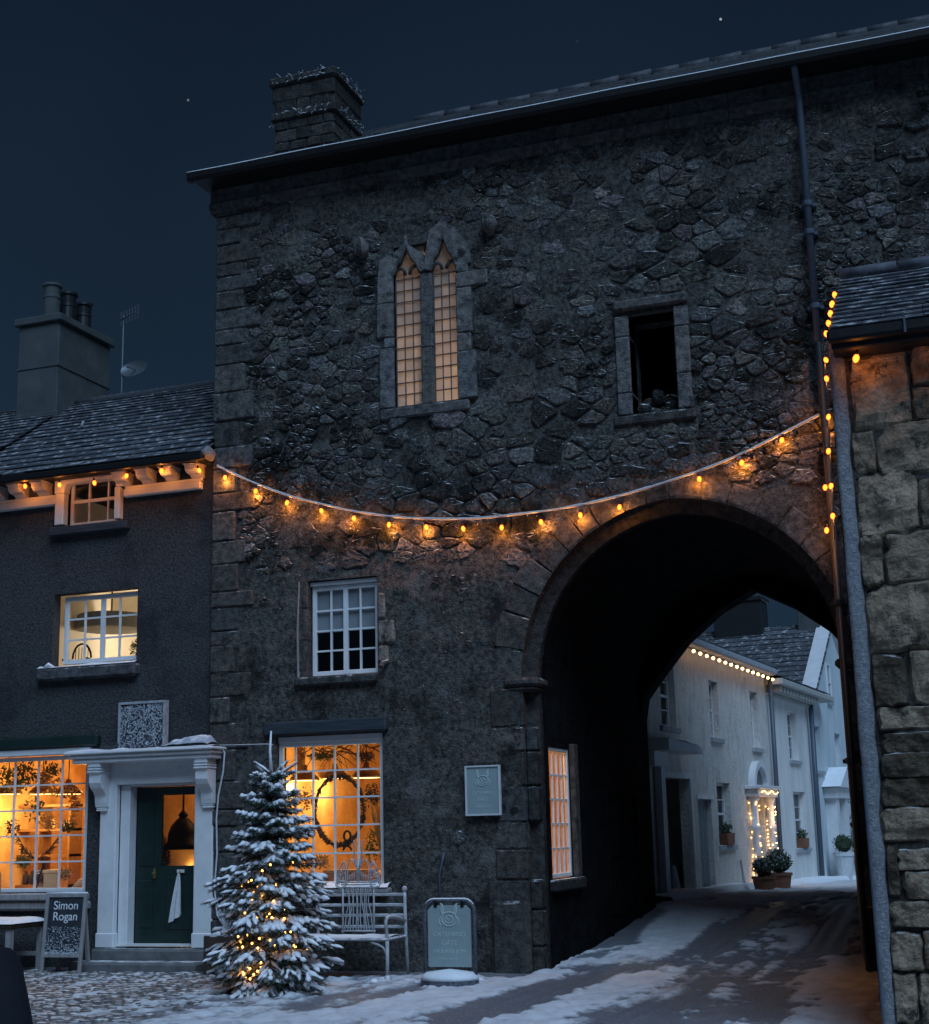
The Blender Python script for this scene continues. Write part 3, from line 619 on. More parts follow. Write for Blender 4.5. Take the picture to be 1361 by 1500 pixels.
for side in (-1, 1):
    z = .02 if side < 0 else .05; e = ACX+side*AHW; k = 0
    while z < ASP-.12:
        h = rs.uniform(.26, .44)
        if z+h > ASP-.25: h = ASP-.10-z
        ln = rs.uniform(.26, .40) if k % 2 else rs.uniform(.34, .46)
        if z < .9: ln += .06
        a, b = (e-ln, e+.004) if side < 0 else (e-.004, e+ln)
        mb = MB(); p = rs.uniform(.014, .034); mb.box(a, F-p, z+.005, b, F+.13, z+h-.005, stone_col(rs, .6, 1.05), b=.016)
        if rs.random() < .7: mb.box((e+.002 if side < 0 else e-.138), F+.03, z+.006, (e+.138 if side < 0 else e-.002), F+.33, z+h-.006, stone_col(rs, .5, .8), b=.02)
        mb.build('jamb_stone', 'dressed_stone', wall); z += h; k += 1
    im = MB(); xa, xb = (e-.26, e+.24) if side < 0 else (e-.24, e+.26)
    im.box(xa+.04, F-.07, ASP-.09, xb-.03, F+.36, ASP+.01, (.8, .8, .8), b=.03); im.box(xa+.09, F-.045, ASP-.15, xb-.07, F+.34, ASP-.092, (.6, .6, .6), b=.03)
    im.build('impost', 'dressed_stone', wall)
# foot of the left jamb: rendered stone buttress worn at the base
mb = MB(); mb.box(-5.70, F-.06, -.2, -5.23, F+.3, .82, (.8, .8, .8), b=.05); mb.build('jamb_base', 'dressed_stone', wall)

# --- quoins of the left corner
z = -.1; k = 0
while z < 9.85:
    h = rs.uniform(.18, .40); h = min(h, 9.88-z)
    ln = rs.uniform(.42, .62) if k % 2 else rs.uniform(.24, .40)
    if z > 6.6: ln += .08
    pr = rs.uniform(.02, .05); mb = MB()
    mb.box(GX0-.02-rs.uniform(0, .012), F-pr, z+.006, GX0+ln, F+rs.uniform(.3, .5), z+h-.006, stone_col(rs, .75, 1.15), b=.016); mb.build('quoin', 'dressed_stone', wall); z += h; k += 1

# --- rubble: every stone a cell of its own
def clip(poly, nx, nz, d):
    o = []
    for i in range(len(poly)):
        a, b = poly[i], poly[(i+1) % len(poly)]; da, db = a[0]*nx+a[1]*nz-d, b[0]*nx+b[1]*nz-d
        if da <= 0: o.append(a)
        if da*db < 0: t = da/(da-db); o.append((a[0]+(b[0]-a[0])*t, a[1]+(b[1]-a[1])*t))
    return o
sites = []; cellg = {}
def size_at(x, z): return .047*(.60+1.9*float(fbm(np.array([x*.8, z*.8, 2.]), 3, 91))**1.6*1.35)
for _ in range(42000):
    x, z = rs.uniform(GX0+.1, 1.5), rs.uniform(.15, 9.95)
    if z < 4.2 and rs.random() < .6: continue
    rad = size_at(x, z)*rs.choice((.6, .75, .9, 1.0, 1.2, 1.5)); k = (int(x*2), int(z*2)); ok = True
    for i in (-1, 0, 1):
        for j in (-1, 0, 1):
            for (a, b, r2) in cellg.get((k[0]+i, k[1]+j), ()):
                if ((a-x)/1.55)**2+(b-z)**2 < ((rad+r2)*.98)**2: ok = False; break
            if not ok: break
        if not ok: break
    if ok: cellg.setdefault(k, []).append((x, z, rad)); sites.append((x, z))
S = np.array(sites); Sn = S*np.array([1, 1.4]); stones = []
EXC = [(SHOP[0]-.15, SHOP[1]+.12, .8, 3.1), (CASE[0]-.14, CASE[1]+.3, 3.35, 4.82), (RUIN[0]-.22, RUIN[1]+.22, 6.2, 7.84), (-7.08, -5.70, 6.7, 9.2), (-10, GX0+.44, -1, 11)]
for i, (x, z) in enumerate(sites):
    if any(a < x < b and c < z < d for a, b, c, d in EXC): continue
    if abs(x-ACX) < AHW+.55 and z < ASP: continue
    q = math.hypot(abs(x-ACX)+_c, z-ASP)
    if z >= ASP and abs(x-ACX) < 2.4 and q < _Rr+.34: continue
    dn = float(sstep(4.5, 5.4, z+.5*(float(fbm(np.array([x*1.3, z*1.3, 0.]), 3, 5))-.5)*2))
    dn = .03+.97*dn
    if z > 9.0: dn *= .75
    pn = float(fbm(np.array([x*.9, z*.9, 4.]), 3, 77)); dn *= .84+.2*(pn > .42)
    if rs.random() > dn: continue
    d2 = ((Sn-Sn[i])**2).sum(1); nb = np.argsort(d2)[1:15]; gp = rs.uniform(.004, .014)
    poly = [(x-.5, z-.4), (x+.5, z-.4), (x+.5, z+.4), (x-.5, z+.4)]
    for j in nb:
        dx, dz = S[j]-S[i]; nx, nz = dx, dz*1.96; L = math.hypot(nx, nz); mx_, mz_ = x+dx/2, z+dz/2
        poly = clip(poly, nx/L, nz/L, (mx_*nx+mz_*nz)/L-gp)
        if len(poly) < 3: break
    if len(poly) < 3: continue
    ar = .5*abs(sum(poly[k][0]*poly[(k+1) % len(poly)][1]-poly[(k+1) % len(poly)][0]*poly[k][1] for k in range(len(poly))))
    if ar < .003: continue
    cx0 = sum(p[0] for p in poly)/len(poly); cz0 = sum(p[1] for p in poly)/len(poly); sh_ = rs.uniform(.72, 1.0) if rs.random() < .35 else 1
    pts = []
    for k in range(len(poly)):      # broken, uneven outline
        a, b = poly[k], poly[(k+1) % len(poly)]; L = math.hypot(b[0]-a[0], b[1]-a[1])
        if L < .015: continue
        for t in ((.12, .5, .88) if L > .09 else (.2, .8)): j = min(.013, L*.12); pts.append((a[0]+(b[0]-a[0])*t+rs.uniform(-j, j), a[1]+(b[1]-a[1])*t+rs.uniform(-j, j)))
    if len(pts) < 3: continue
    pts = [(cx0+(a-cx0)*sh_, cz0+(b-cz0)*sh_) for a, b in pts]
    stones.append((ar*sh_, pts, cx0, cz0))
stones.sort(key=lambda t: -t[0]*(1 if t[2] < -.3 else .01))
rest = MB()
for k, (ar, pts, cx0, cz0) in enumerate(stones):
    mb = MB() if k < 296 else rest; n = len(pts); pr = rs.uniform(.004, .030)*(.2+.8*float(sstep(.40, .56, fbm(np.array([cx0*1.1, cz0*1.1, 9.]), 3, 55))))*(1 if cz0 > 4.9 else .5)+.012; tx, tz = rs.uniform(-.05, .05), rs.uniform(-.09, .05)
    bs = rs.choice((.4, .5, .6, .7, .8, .9, 1.0, 1.1, 1.25, 1.5))*(1.6 if rs.random() < .06 else 1); c = (bs*(1+rs.uniform(-.07, .10)), bs, bs*(1+rs.uniform(-.08, .10)))
    V = [(a, F+.05, b) for a, b in pts]
    for sc_, dp in ((1.0, .55), (.86, 1.0), (.45, 1.0)):
        V += [(cx0+(a-cx0)*sc_+rs.uniform(-.004, .004), F+.004-pr*dp-(a-cx0)*tx-(b-cz0)*tz+rs.uniform(-.008, .008), cz0+(b-cz0)*sc_+rs.uniform(-.004, .004)) for a, b in pts]
    V.append((cx0+rs.uniform(-.02, .02), F-pr*1.05, cz0+rs.uniform(-.015, .015)))
    mb.add(V, [(r_*n+i, r_*n+(i+1) % n, (r_+1)*n+(i+1) % n, (r_+1)*n+i) for r_ in (0, 1, 2) for i in range(n)] + [(3*n+i, 3*n+(i+1) % n, 4*n) for i in range(n)], c)
    if k < 296: mb.build('stone', 'rubble_stone', wall)
rest.build('small_stones', 'rubble_stone', gate, kind='stuff')
for px in ((528, 362), (715, 327)):       # two weathered corbel heads
    p = onY(*px, F-.1); mb = MB(); mb.blob((p[0], F-.06, p[2]), (.10, .15, .13), 10, 8, .25, 3, (1.5, 1.5, 1.5)); mb.tube([(p[0]-.03, F-.2, p[2]-.12), (p[0]-.03, F-.21, p[2]+.1)], .02, 5, (1.2, 1.2, 1.2)); mb.tube([(p[0]+.03, F-.2, p[2]-.12), (p[0]+.03, F-.21, p[2]+.1)], .02, 5, (1.2, 1.2, 1.2))
    mb.build('corbel_head', 'dressed_stone', wall, smooth=True)

# --- cornice, gutter, roof
cx_ = GX0-.10; k = 0; cxe = -.7
while cx_ < cxe:
    ln = min(rs.uniform(.7, 1.3), cxe-cx_); mb = MB(); c = stone_col(rs, .75, 1.0); j = rs.uniform(-.008, .008)
    prof = [(F+.3, 9.86), (F-.05, 9.86), (F-.09, 9.90+j), (F-.12, 9.97), (F-.07, 10.0), (F-.06, 10.20), (F-.10, 10.26), (F+.3, 10.26)]
    V = [(cx_+.004, y, z_) for y, z_ in prof] + [(cx_+ln-.004, y, z_) for y, z_ in prof]; n = len(prof)
    mb.add(V, [tuple(range(n)), tuple(range(n, 2*n))[::-1]] + [(i, n+i, n+(i+1) % n, (i+1) % n) for i in range(n)], c); mb.build('cornice_stone', 'dressed_stone', gate); cx_ += ln
mb = MB(); mb.box(cxe, F-.03, 9.92, GX1, F+.3, 10.26, (.6, .6, .6)); mb.build('wall_head', 'dressed_stone', gate)
EY, EZ = F-.42, 10.27
gut = MB(); prof = [(EY-.075, .03), (EY-.075, -.05), (EY-.045, -.09), (EY+.02, -.09), (EY+.05, -.05), (EY+.05, .03), (EY+.035, .03), (EY+.03, -.04), (EY-.05, -.04), (EY-.06, .03)]
V = [(x, y, EZ+z_) for x in (GX0-.22, GX1) for y, z_ in prof]; n = len(prof)
gut.add(V, [tuple(range(n))[::-1], tuple(range(n, 2*n))] + [(i, (i+1) % n, n+(i+1) % n, n+i) for i in range(n)])
gut.box(GX0-.16, F-.42, 10.20, GX1, F+.1, 10.262)
gut.build('gutter', 'gutter_black', gate)
mb = MB(); mb.tube([(x, EY-.068, EZ+.034+.004*math.sin(x*3)) for x in np.arange(GX0-.22, GX1, .25)], .009, 6); mb.build('gutter_snow', 'snow', gate, smooth=True)
roof = MB(); ry = RIDGE_Y-EY; rz = RIDGE_Z-EZ
roof.add([(GX0-.15, EY+.02, EZ), (GX1, EY+.02, EZ), (GX1, RIDGE_Y, RIDGE_Z), (GX0-.15, RIDGE_Y, RIDGE_Z), (GX0-.15, 2*RIDGE_Y-EY, EZ), (GX1, 2*RIDGE_Y-EY, EZ)], [(0, 1, 2, 3), (3, 2, 5, 4), (0, 3, 4)])
rf = roof.build('roof', 'slate', gate)
ncr = 11
for k in range(ncr):
    t0, t1 = k/ncr, (k+1.25)/ncr; x = GX0-.15
    while x < GX1-.1:
        ln = rs.uniform(.8, 1.5); x1 = min(x+ln, GX1); mb = MB(); y0, z0 = EY+ry*t0, EZ+rz*t0; y1, z1 = EY+ry*min(t1, 1), EZ+rz*min(t1, 1); o = rs.uniform(.02, .05); s = rs.uniform(.75, 1.15)
        mb.add([(x+.005, y0, z0+o), (x1-.005, y0, z0+o), (x1-.005, y1, z1+.008), (x+.005, y1, z1+.008), (x+.005, y0, z0), (x1-.005, y0, z0)], [(0, 1, 2, 3), (4, 5, 1, 0)], (s, s, s)); mb.build('slate_strip', 'slate', rf); x = x1
x = -7.6
while x < GX1:
    ln = rs.uniform(.4, .5); mb = MB(); mb.tube([(x, RIDGE_Y, RIDGE_Z), (x+ln-.02, RIDGE_Y, RIDGE_Z+rs.uniform(-.01, .02))], .085, 8, (1.1, 1.1, 1.1)); mb.build('ridge_tile', 'slate', rf, smooth=True); x += ln
# --- chimney of the gatehouse, shaggy with frosted weeds
CH = (-8.78, -7.88, F+.5, F+1.38)
mb = MB(); a, b, c, d = CH
mb.box(a, c, 10.3, b, d, 11.62, (.5, .5, .52), b=.02); mb.box(a-.05, c-.05, 10.7, b+.05, d+.05, 10.83, (.55, .55, .57), b=.02); mb.box(a-.05, c-.05, 11.34, b+.05, d+.05, 11.47, (.6, .6, .62), b=.02)
mb.box(a-.03, c-.03, 11.62, b+.03, d+.03, 11.86, (.5, .5, .5), b=.02); mb.box(a-.07, c-.07, 11.86, b+.07, d+.07, 12.0, (.6, .6, .62), b=.03)
chim = mb.build('chimney', 'dressed_stone', rf)
z = 10.35
while z < 11.8:
    h = rs.uniform(.12, .2); x = a
    while x < b-.1:
        ln = rs.uniform(.18, .36); q = MB(); q.box(x+.006, c-rs.uniform(.01, .03), z+.006, min(x+ln, b)-.006, c+.06, z+h-.006, stone_col(rs, .4, .75), b=.012); q.build('chimney_stone', 'dressed_stone', rf); x += ln
    y = c
    while y < d-.1:
        ln = rs.uniform(.2, .36); q = MB(); q.box(b-.06, y+.006, z+.006, b+rs.uniform(.01, .03), min(y+ln, d)-.006, z+h-.006, stone_col(rs, .4, .75), b=.012); q.build('chimney_stone', 'dressed_stone', rf); y += ln
    z += h
wd = MB()
for _ in range(170):
    zc = rs.choice((11.36, 11.44, 11.9, 11.98, 10.8)); f_ = rs.random()
    if f_ < .45: p = np.array([rs.uniform(a, b), c-.07, zc]); n_ = np.array([0, -1, 0.])
    elif f_ < .85: p = np.array([b+.07, rs.uniform(c, d), zc]); n_ = np.array([1., 0, 0])
    else: p = np.array([a-.06, rs.uniform(c, d), zc]); n_ = np.array([-1., 0, 0])
    L = rs.uniform(.03, .11); e = p+n_*L*.5+np.array([rs.uniform(-.05, .05), rs.uniform(-.03, .03), rs.uniform(-1, .5)*L]); m_ = (p+e)/2+n_*.02
    wd.tube([p, m_, e], [.006, .005, .002], 3)
wd.build('frosted_weeds', 'needles_frost', chim, kind='stuff')
# --- downpipe
dp = MB(); px_, py_ = -1.56, F-.14
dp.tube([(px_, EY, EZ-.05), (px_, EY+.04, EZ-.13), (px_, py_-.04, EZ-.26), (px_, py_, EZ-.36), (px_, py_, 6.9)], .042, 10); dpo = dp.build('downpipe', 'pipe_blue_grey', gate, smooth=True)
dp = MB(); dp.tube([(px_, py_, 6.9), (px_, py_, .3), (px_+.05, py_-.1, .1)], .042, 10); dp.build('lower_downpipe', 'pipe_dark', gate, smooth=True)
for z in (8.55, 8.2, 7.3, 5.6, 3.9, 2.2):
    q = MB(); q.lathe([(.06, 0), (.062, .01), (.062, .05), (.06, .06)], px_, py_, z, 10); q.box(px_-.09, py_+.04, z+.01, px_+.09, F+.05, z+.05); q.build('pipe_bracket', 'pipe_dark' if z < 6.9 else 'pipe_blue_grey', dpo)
dk = MB(); dk.tube([(-1.36, F-.10, 7.4), (-1.36, F-.10, .2)], .05, 8); dk.build('soil_pipe', 'pipe_dark', gate, smooth=True)

# --- tracery window: two ogee lights
tw = thing_part = MB()
LT = ((-6.79, -6.445), (-6.27, -5.955))      # glass of each light
def dress(x0, x1, z0, z1, pr, c, nm='surround_stone', b=.014, y1=F+.26): q = MB(); q.box(x0, F-pr, z0, x1, y1, z1, c, b=b); return q.build(nm, 'dressed_stone', tw_o)
tb = MB(); tb.box(-7.0, F-.055, 6.66, -5.80, F+.28, 6.80, (1.3, 1.3, 1.32), b=.02); tw_o = tb.build('tracery_window', 'dressed_stone', gate)
for (z0, z1, x0) in ((6.81, 7.60, -7.0), (7.605, 7.74, -6.94), (7.745, 8.20, -7.03), (8.205, 8.58, -7.02)): dress(x0, -6.80, z0, z1, .04+rs.uniform(0, .02), stone_col(rs, 1.35, 1.75))
for (z0, z1, x1) in ((6.81, 7.42, -5.70), (7.425, 7.66, -5.76), (7.665, 8.26, -5.74), (8.265, 8.46, -5.52), (8.465, 8.60, -5.78)): dress(-5.945, x1, z0, z1, .04+rs.uniform(0, .02), stone_col(rs, 1.35, 1.75))
for (z0, z1) in ((6.81, 7.55), (7.555, 8.55)): dress(-6.435, -6.28, z0, z1, .02, stone_col(rs, 1.1, 1.3), 'mullion', .012)
def ogee(cx, hw, z0, top, n=9):      # half profile of the ogee, springing to tip
    L = []
    for i in range(n+1):
        t = i/n; x = hw*(1-t)**(.55 if t < .5 else .9)*(1 if t < .5 else .95); L.append((x, z0+(top-z0)*(t**1.5*.8+.2*t)))
    return [(cx-x, z) for x, z in L], [(cx+x, z) for x, z in L]
for k, (l0, l1) in enumerate(LT):
    cx0, hw, top = (l0+l1)/2, (l1-l0)/2+.03, (8.98, 9.06)[k]
    Lc, Rc = ogee(cx0, hw, 8.56, top)
    ox = -7.0 if k == 0 else -6.36; oxr = -6.36 if k == 0 else -5.74; ht = (8.98, 9.20)[k]
    q = MB(); q.prism([(ox, 8.585)] + Lc + [(cx0, top+.02), (cx0-.004, ht), (ox+.16*(k == 0)+.08, ht-.10), (ox+.02, 8.80)], -.2, .045+.01*k, FR, (1.65, 1.62, 1.62)); q.build('head_stone', 'dressed_stone', tw_o)
    q = MB(); q.prism([(oxr, 8.585), (oxr-.02, 8.80), (oxr-.10-.10*(k == 1), ht-.12), (cx0+.004, ht)] + [(cx0, top+.02)] + Rc[::-1], -.2, .052-.01*k, FR, (1.6, 1.58, 1.6)); q.build('head_stone', 'dressed_stone', tw_o)
    q = MB(); q.box(l0-.03, F+.075, 8.53, l1+.03, F+.083, 8.95); q.build('head_pane', 'leaded_pane', tw_o)
    q = MB()
    for cv in (Lc, Rc): q.tube([(x, F-.02, z) for x, z in cv] + [(cx0, F-.05, top+.10)], [.030]*len(cv)+[.012], 6, (1.3, 1.3, 1.32))
    for s in (-1, 1):      # cusps
        cc = cx0+s*(hw*.52); arc = [(cc+math.cos(t)*hw*.36, F+.02, 8.57+math.sin(t)*hw*.5) for t in np.linspace(0, math.pi, 8)]; q.tube(arc, .024, 6, (.8, .8, .82))
    q.build('ogee_moulding', 'dressed_stone', tw_o, smooth=True)
    zr = np.linspace(6.83, 8.52, 12); ur = np.linspace(l0, l1, 4); y0 = .05
    q = MB()
    for u in ur: q.box(u-.006, F+y0-.012, 6.82, u+.006, F+y0, 8.55)
    for z in zr: q.box(l0, F+y0-.014, z-.006, l1, F+y0-.002, z+.006)
    q.build('lead_lattice', 'lead', tw_o)
    for i in range(3):
        for j in range(11):
            q = MB(); q.box(ur[i], F+y0+.002+rs.uniform(0, .006), zr[j], ur[i+1], F+y0+.010, zr[j+1]); q.build('pane', 'leaded_pane', tw_o)
rm = room(gate, -6.9, -5.8, F+.28, F+1.2, 6.75, 9.1, 'cream_plaster', holes=[(-6.80, -5.93, 6.82, 8.96)], name='upper_room_wall')
light('upper_room_lamp', (-6.25, F+.75, 6.95), 15, (1, .72, .52), .1, gate)

# --- ruined square window high on the right
q = MB(); q.box(-3.99, F-.05, 6.22, -3.01, F+.5, 6.345, (.75, .75, .75), b=.02); ro = q.build('ruined_window', 'dressed_stone', gate)
for s, x in ((-1, RUIN[0]), (1, RUIN[1])):
    zz_ = [6.35, 6.62, 7.32, 7.58] if s < 0 else [6.35, 6.78, 7.36, 7.62]
    for a, b in zip(zz_[:-1], zz_[1:]):
        q = MB(); cc = stone_col(rs, 1.5, 1.75)
        for i, (wd_, pr) in enumerate(((.17, .05), (.115, .015), (.055, -.06))):
            xa = x-wd_ if s < 0 else x+wd_; xb = x-wd_+.05 if s < 0 else x+wd_-.05
            q.box(min(xa, x+s*.0), F-pr, a+.004, max(xa, x), F+.3+.003*i, b-.004, cc, b=.012)
        q.build('window_jamb_stone', 'dressed_stone', ro)
q = MB(); q.box(-3.93, F-.10, 7.64, -3.04, F+.4, 7.76, (1.2, 1.2, 1.2), b=.02); q.box(-3.78, F-.02, 7.56, -3.19, F+.3, 7.635, (.6, .55, .52), b=.01); q.build('lintel', 'dressed_stone', ro)
q = MB(); q.quad((-4.1, F+1.4, 6.2), (-2.9, F+1.4, 6.2), (-2.9, F+1.4, 7.9), (-4.1, F+1.4, 7.9)); q.quad((-4.1, F+.5, 6.2), (-4.1, F+1.4, 6.2), (-4.1, F+1.4, 7.9), (-4.1, F+.5, 7.9)); q.quad((-2.9, F+.5, 6.2), (-2.9, F+1.4, 6.2), (-2.9, F+1.4, 7.9), (-2.9, F+.5, 7.9)); q.quad((-4.1, F+.3, 7.9), (-2.9, F+.3, 7.9), (-2.9, F+1.4, 7.9), (-4.1, F+1.4, 7.9)); q.quad((-4.1, F+.3, 6.33), (-2.9, F+.3, 6.33), (-2.9, F+1.4, 6.33), (-4.1, F+1.4, 6.33)); q.build('niche_lining', 'vault_stone', gate)
for i in range(14):       # loose rubble lying in the opening
    q = MB(); q.blob((rs.uniform(-3.7, -3.27), F+.28+rs.uniform(0, .25), 6.42+rs.uniform(0, .38)*(i/14)), (rs.uniform(.07, .13), .1, rs.uniform(.05, .1)), 8, 6, .3, i, stone_col(rs, .35, .7)); q.build('loose_stone', 'rubble_stone', ro, smooth=False)

# --- casement window
u_ = np.linspace(-7.955, -7.155, 5); z_ = np.linspace(3.57, 4.58, 5)
cw = window(gate, 'casement_window', FR, [*u_], [*z_], -.10, 'white_paint', .055, .022, .05, mull=(2,))
q = MB(); q.box(-8.02, F+.05, 4.64, -7.09, F+.10, 4.69, b=.008); q.box(-8.02, F+.105, 4.64, -7.09, F+.2, 4.75); q.build('window_head', 'white_paint', cw)
q = MB(); q.box(-8.18, F-.09, 3.38, -7.08, F+.22, 3.495, (.8, .82, .85), b=.025); q.build('window_sill', 'dressed_stone', cw)
q = MB(); q.box(-8.02, F+.16, 4.06, -7.09, F+.17, 4.66); q.build('sky_reflection_sheet', 'sky_reflection_grey', cw)  # added grey sheet imitating sky reflected in the upper panes
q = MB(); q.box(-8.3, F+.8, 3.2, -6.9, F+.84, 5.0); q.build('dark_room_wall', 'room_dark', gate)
for (a, b, c, d) in ((-7.07, -6.95, 4.15, 4.48), (-7.07, -6.84, 3.84, 4.14), (-7.07, -6.93, 3.62, 3.83)): q = MB(); q.box(a, F-.04, c, b, F+.12, d, (2.2, 2.05, 1.85), b=.03); q.build('jamb_stone', 'dressed_stone', wall)
for (c, d) in ((3.5, 3.95), (3.955, 4.35), (4.355, 4.66)): q = MB(); q.box(-8.10, F-.015, c, -8.025, F+.12, d, (1.05, 1.0, .95), b=.02); q.build('jamb_stone', 'dressed_stone', wall)
q = MB(); q.tube([(-8.14, F-.03, 3.5), (-8.15, F-.035, 4.1), (-8.13, F-.03, 4.7)], [.016, .012, .010], 5); q.build('frosted_conduit', 'weathered_wood', wall)
q = MB(); q.tube([(-6.93, F-.03, 3.62), (-6.98, F-.1, 3.60), (-6.98, F-.14, 3.55)], .03, 8, (1.2, 1.1, 1)); q.build('broken_pipe_stub', 'dressed_stone', wall)

# --- shop window of the gatehouse
q = MB(); q.box(-8.60, F-.09, 2.795, -6.95, F+.2, 2.96, b=.02); q.build('window_beam', 'beam_wood', gate)
sw = window(gate, 'shop_window', FR, [-8.40, -8.235, -7.995, -7.705, -7.395, -7.10], [1.04, 1.37, 1.70, 2.03, 2.355, 2.655], -.07, 'white_paint', .055, .020, .05)
q = MB(); q.box(-8.46, F+.05, 2.705, -7.04, F+.12, 2.785, b=.01); q.build('window_head', 'white_paint', sw)
q = MB(); q.box(-8.56, F-.13, .90, -6.93, F+.2, .972, b=.02); q.build('window_sill', 'weathered_wood', sw)
q = MB(); G = np.zeros((24, 5, 3))
for i in range(24):
    for j in range(5): G[i, j] = (-8.55+1.62*i/23, F-.14+.22*j/4, .975+.05*math.sin(math.pi*j/4)*(.6+.8*float(vnoise(np.array([i*.6, j*.5, 2.])))))
q.grid(G); q.build('sill_snow', 'snow', sw, smooth=True)
# shop room behind it
SR = (-8.9, -5.16, F+.30, F+4.6, .25, 3.15)
room(gate, *SR, 'warm_plaster', holes=[SHOP], rightholes=[(SW[0]-.1, SW[1]+.5, SW[2]-.05, SW[3]+.1)], name='shop_room_wall')
# side window inside the passage
u_ = np.linspace(SW[0]+.05, SW[1]-.05, 5); z_ = np.linspace(SW[2]+.06, SW[3]-.05, 6)
pwn = window(gate, 'passage_window', PFR, [*u_], [*z_], -.015, 'white_paint', .05, .02, .05)
q = MB(); q.box(SW[0]-.1, -.04, SW[2]-.14, SW[1]+.28, .09, SW[2]-.005, (.5, .5, .5), fr=PFR, b=.02); q.build('window_sill', 'dressed_stone', pwn)
q = MB(); q.box(SW[1]+.003, -.03, SW[2], SW[1]+.20, .06, SW[3]+.06, (1.0, .9, .8), fr=PFR, b=.015); q.build('window_jamb', 'dressed_stone', pwn)
# dark double door inside the passage
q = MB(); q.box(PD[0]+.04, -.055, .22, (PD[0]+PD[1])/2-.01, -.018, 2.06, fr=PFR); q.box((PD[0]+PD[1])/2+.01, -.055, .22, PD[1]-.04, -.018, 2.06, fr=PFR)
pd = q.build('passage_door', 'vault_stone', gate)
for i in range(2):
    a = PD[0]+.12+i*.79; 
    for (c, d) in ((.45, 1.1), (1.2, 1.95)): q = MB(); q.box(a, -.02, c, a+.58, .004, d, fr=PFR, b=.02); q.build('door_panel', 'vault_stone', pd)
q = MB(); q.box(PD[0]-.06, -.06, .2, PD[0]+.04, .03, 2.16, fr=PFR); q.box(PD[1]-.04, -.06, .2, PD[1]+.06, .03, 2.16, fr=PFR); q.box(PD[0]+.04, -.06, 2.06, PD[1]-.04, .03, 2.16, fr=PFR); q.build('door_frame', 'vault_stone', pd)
q = MB(); q.tube([(-6.30, F-.05, .58), (-6.31, F-.055, 1.1), (-6.27, F-.06, 1.25), (-6.25, F-.03, 1.36)], .014, 6); q.build('wall_conduit', 'pipe_blue_grey', gate, smooth=True)

# ------------------------------------------------------------------ cottage on the left
CF = F+.04; CFR = Fr((0, CF, 0), (1, 0, 0), (0, -1, 0))
cot = thing('grey_cottage', 'grey roughcast cottage with slate roof left of the gatehouse', 'cottage', (-11, CF, 0))
LS = (-13.3, -11.19, .95, 2.70); LM = (-11.83, -10.52, 3.84, 4.83); LT_ = (-11.70, -10.82, 5.74, 6.36); DO = (-10.70, -9.56, .2, 2.27)
q = MB(); wallmesh(q, CFR, -14.6, GX0-.03, -.3, 6.42, [LS, LM, LT_, DO], .16); q.box(-14.6, CF+5.2, -.3, GX0-.03, CF+5.3, 6.42); q.box(-14.6, CF+.2, 6.3, GX0-.05, CF+5.2, 6.42); cwall = q.build('wall', 'cottage_roughcast', cot)
# roof of slates
ceY, ceZ, crY, crZ = CF-.36, 6.43, 18.68, 8.27; cL = math.hypot(crY-ceY, crZ-ceZ); dy_, dz_ = (crY-ceY)/cL, (crZ-ceZ)/cL
q = MB(); q.add([(-13.22, ceY, ceZ), (GX0-.02, ceY, ceZ), (GX0-.02, crY, crZ), (-13.22, crY, crZ), (-13.22, 2*crY-ceY, ceZ), (GX0-.02, 2*crY-ceY, ceZ)], [(0, 1, 2, 3), (3, 2, 5, 4)]); crf = q.build('roof', 'slate', cot)
def slates(parent, x0, x1, eY, eZ, dy, dz, L, m, courses, wr, seed, name='slate', xoff=0, thick=.016, snowy=1.0, right_fixed=None):
    r = random.Random(seed); t = 0; k = 0
    while t < L-.02:
        f = t/L; h = courses[0]+(courses[1]-courses[0])*f; x = x0-r.uniform(0, wr[0]*.8)
        while x < x1-.02:
            wd = r.uniform(*wr)*(1.15-.3*f); a, b = max(x, x0), min(x+wd, x1); x += wd
            if b-a < .04: continue
            tl = min(t+h*1.35, L); o0 = thick*2.1+r.uniform(0, .008); o1 = thick*.6; j = r.uniform(-.008, .008); s = r.uniform(.75, 1.25)
            def P(xx, tt, oo): return (xx, eY+dy*tt-dz*oo, eZ+dz*tt+dy*oo)
            q = MB(); q.add([P(a+.003, t+j, o0), P(b-.003, t+j+r.uniform(-.006, .006), o0), P(b-.003, tl, o1), P(a+.003, tl, o1), P(a+.003, t+j, o0-thick), P(b-.003, t+j, o0-thick), P(b-.003, tl, o1-thick), P(a+.003, tl, o1-thick)], [(0, 1, 2, 3), (4, 5, 1, 0), (5, 6, 2, 1), (4, 0, 3, 7), (7, 6, 5, 4)], (s, s, s*1.02)); q.build(name, m, parent)
        t += h; k += 1
slates(crf, -13.2, GX0-.03, ceY-.03, ceZ+.01, dy_, dz_, cL, 'slate_snowy', (.22, .125), (.26, .44), 4)
q = MB(); q.tube([(x, crY, crZ+.03) for x in np.arange(-13.2, GX0, .45)], .07, 8); q.build('ridge', 'slate', crf, smooth=True)
q = MB(); q.box(-13.3, ceY-.10, ceZ-.09, GX0+.03, ceY+.0, ceZ+.005, b=.02); q.box(-13.3, ceY, ceZ-.06, GX0-.02, CF, ceZ-.03); q.build('gutter', 'gutter_black', cot)
q = MB(); q.blob((GX0+.03, ceY+.1, ceZ+.02), (.05, .18, .09), 8, 6, .2, 2); q.build('roof_edge_mortar', 'mortar_white', cot, smooth=True)
p = onP(118, 628, (0, ceY, ceZ+.06), (0, -dz_, dy_)); q = MB(); q.tube([p, p+np.array([.04, -.03, .03]), p+np.array([.06, -.02, .10])], .02, 6); q.build('roof_clip', 'frosty_metal', crf, smooth=True)
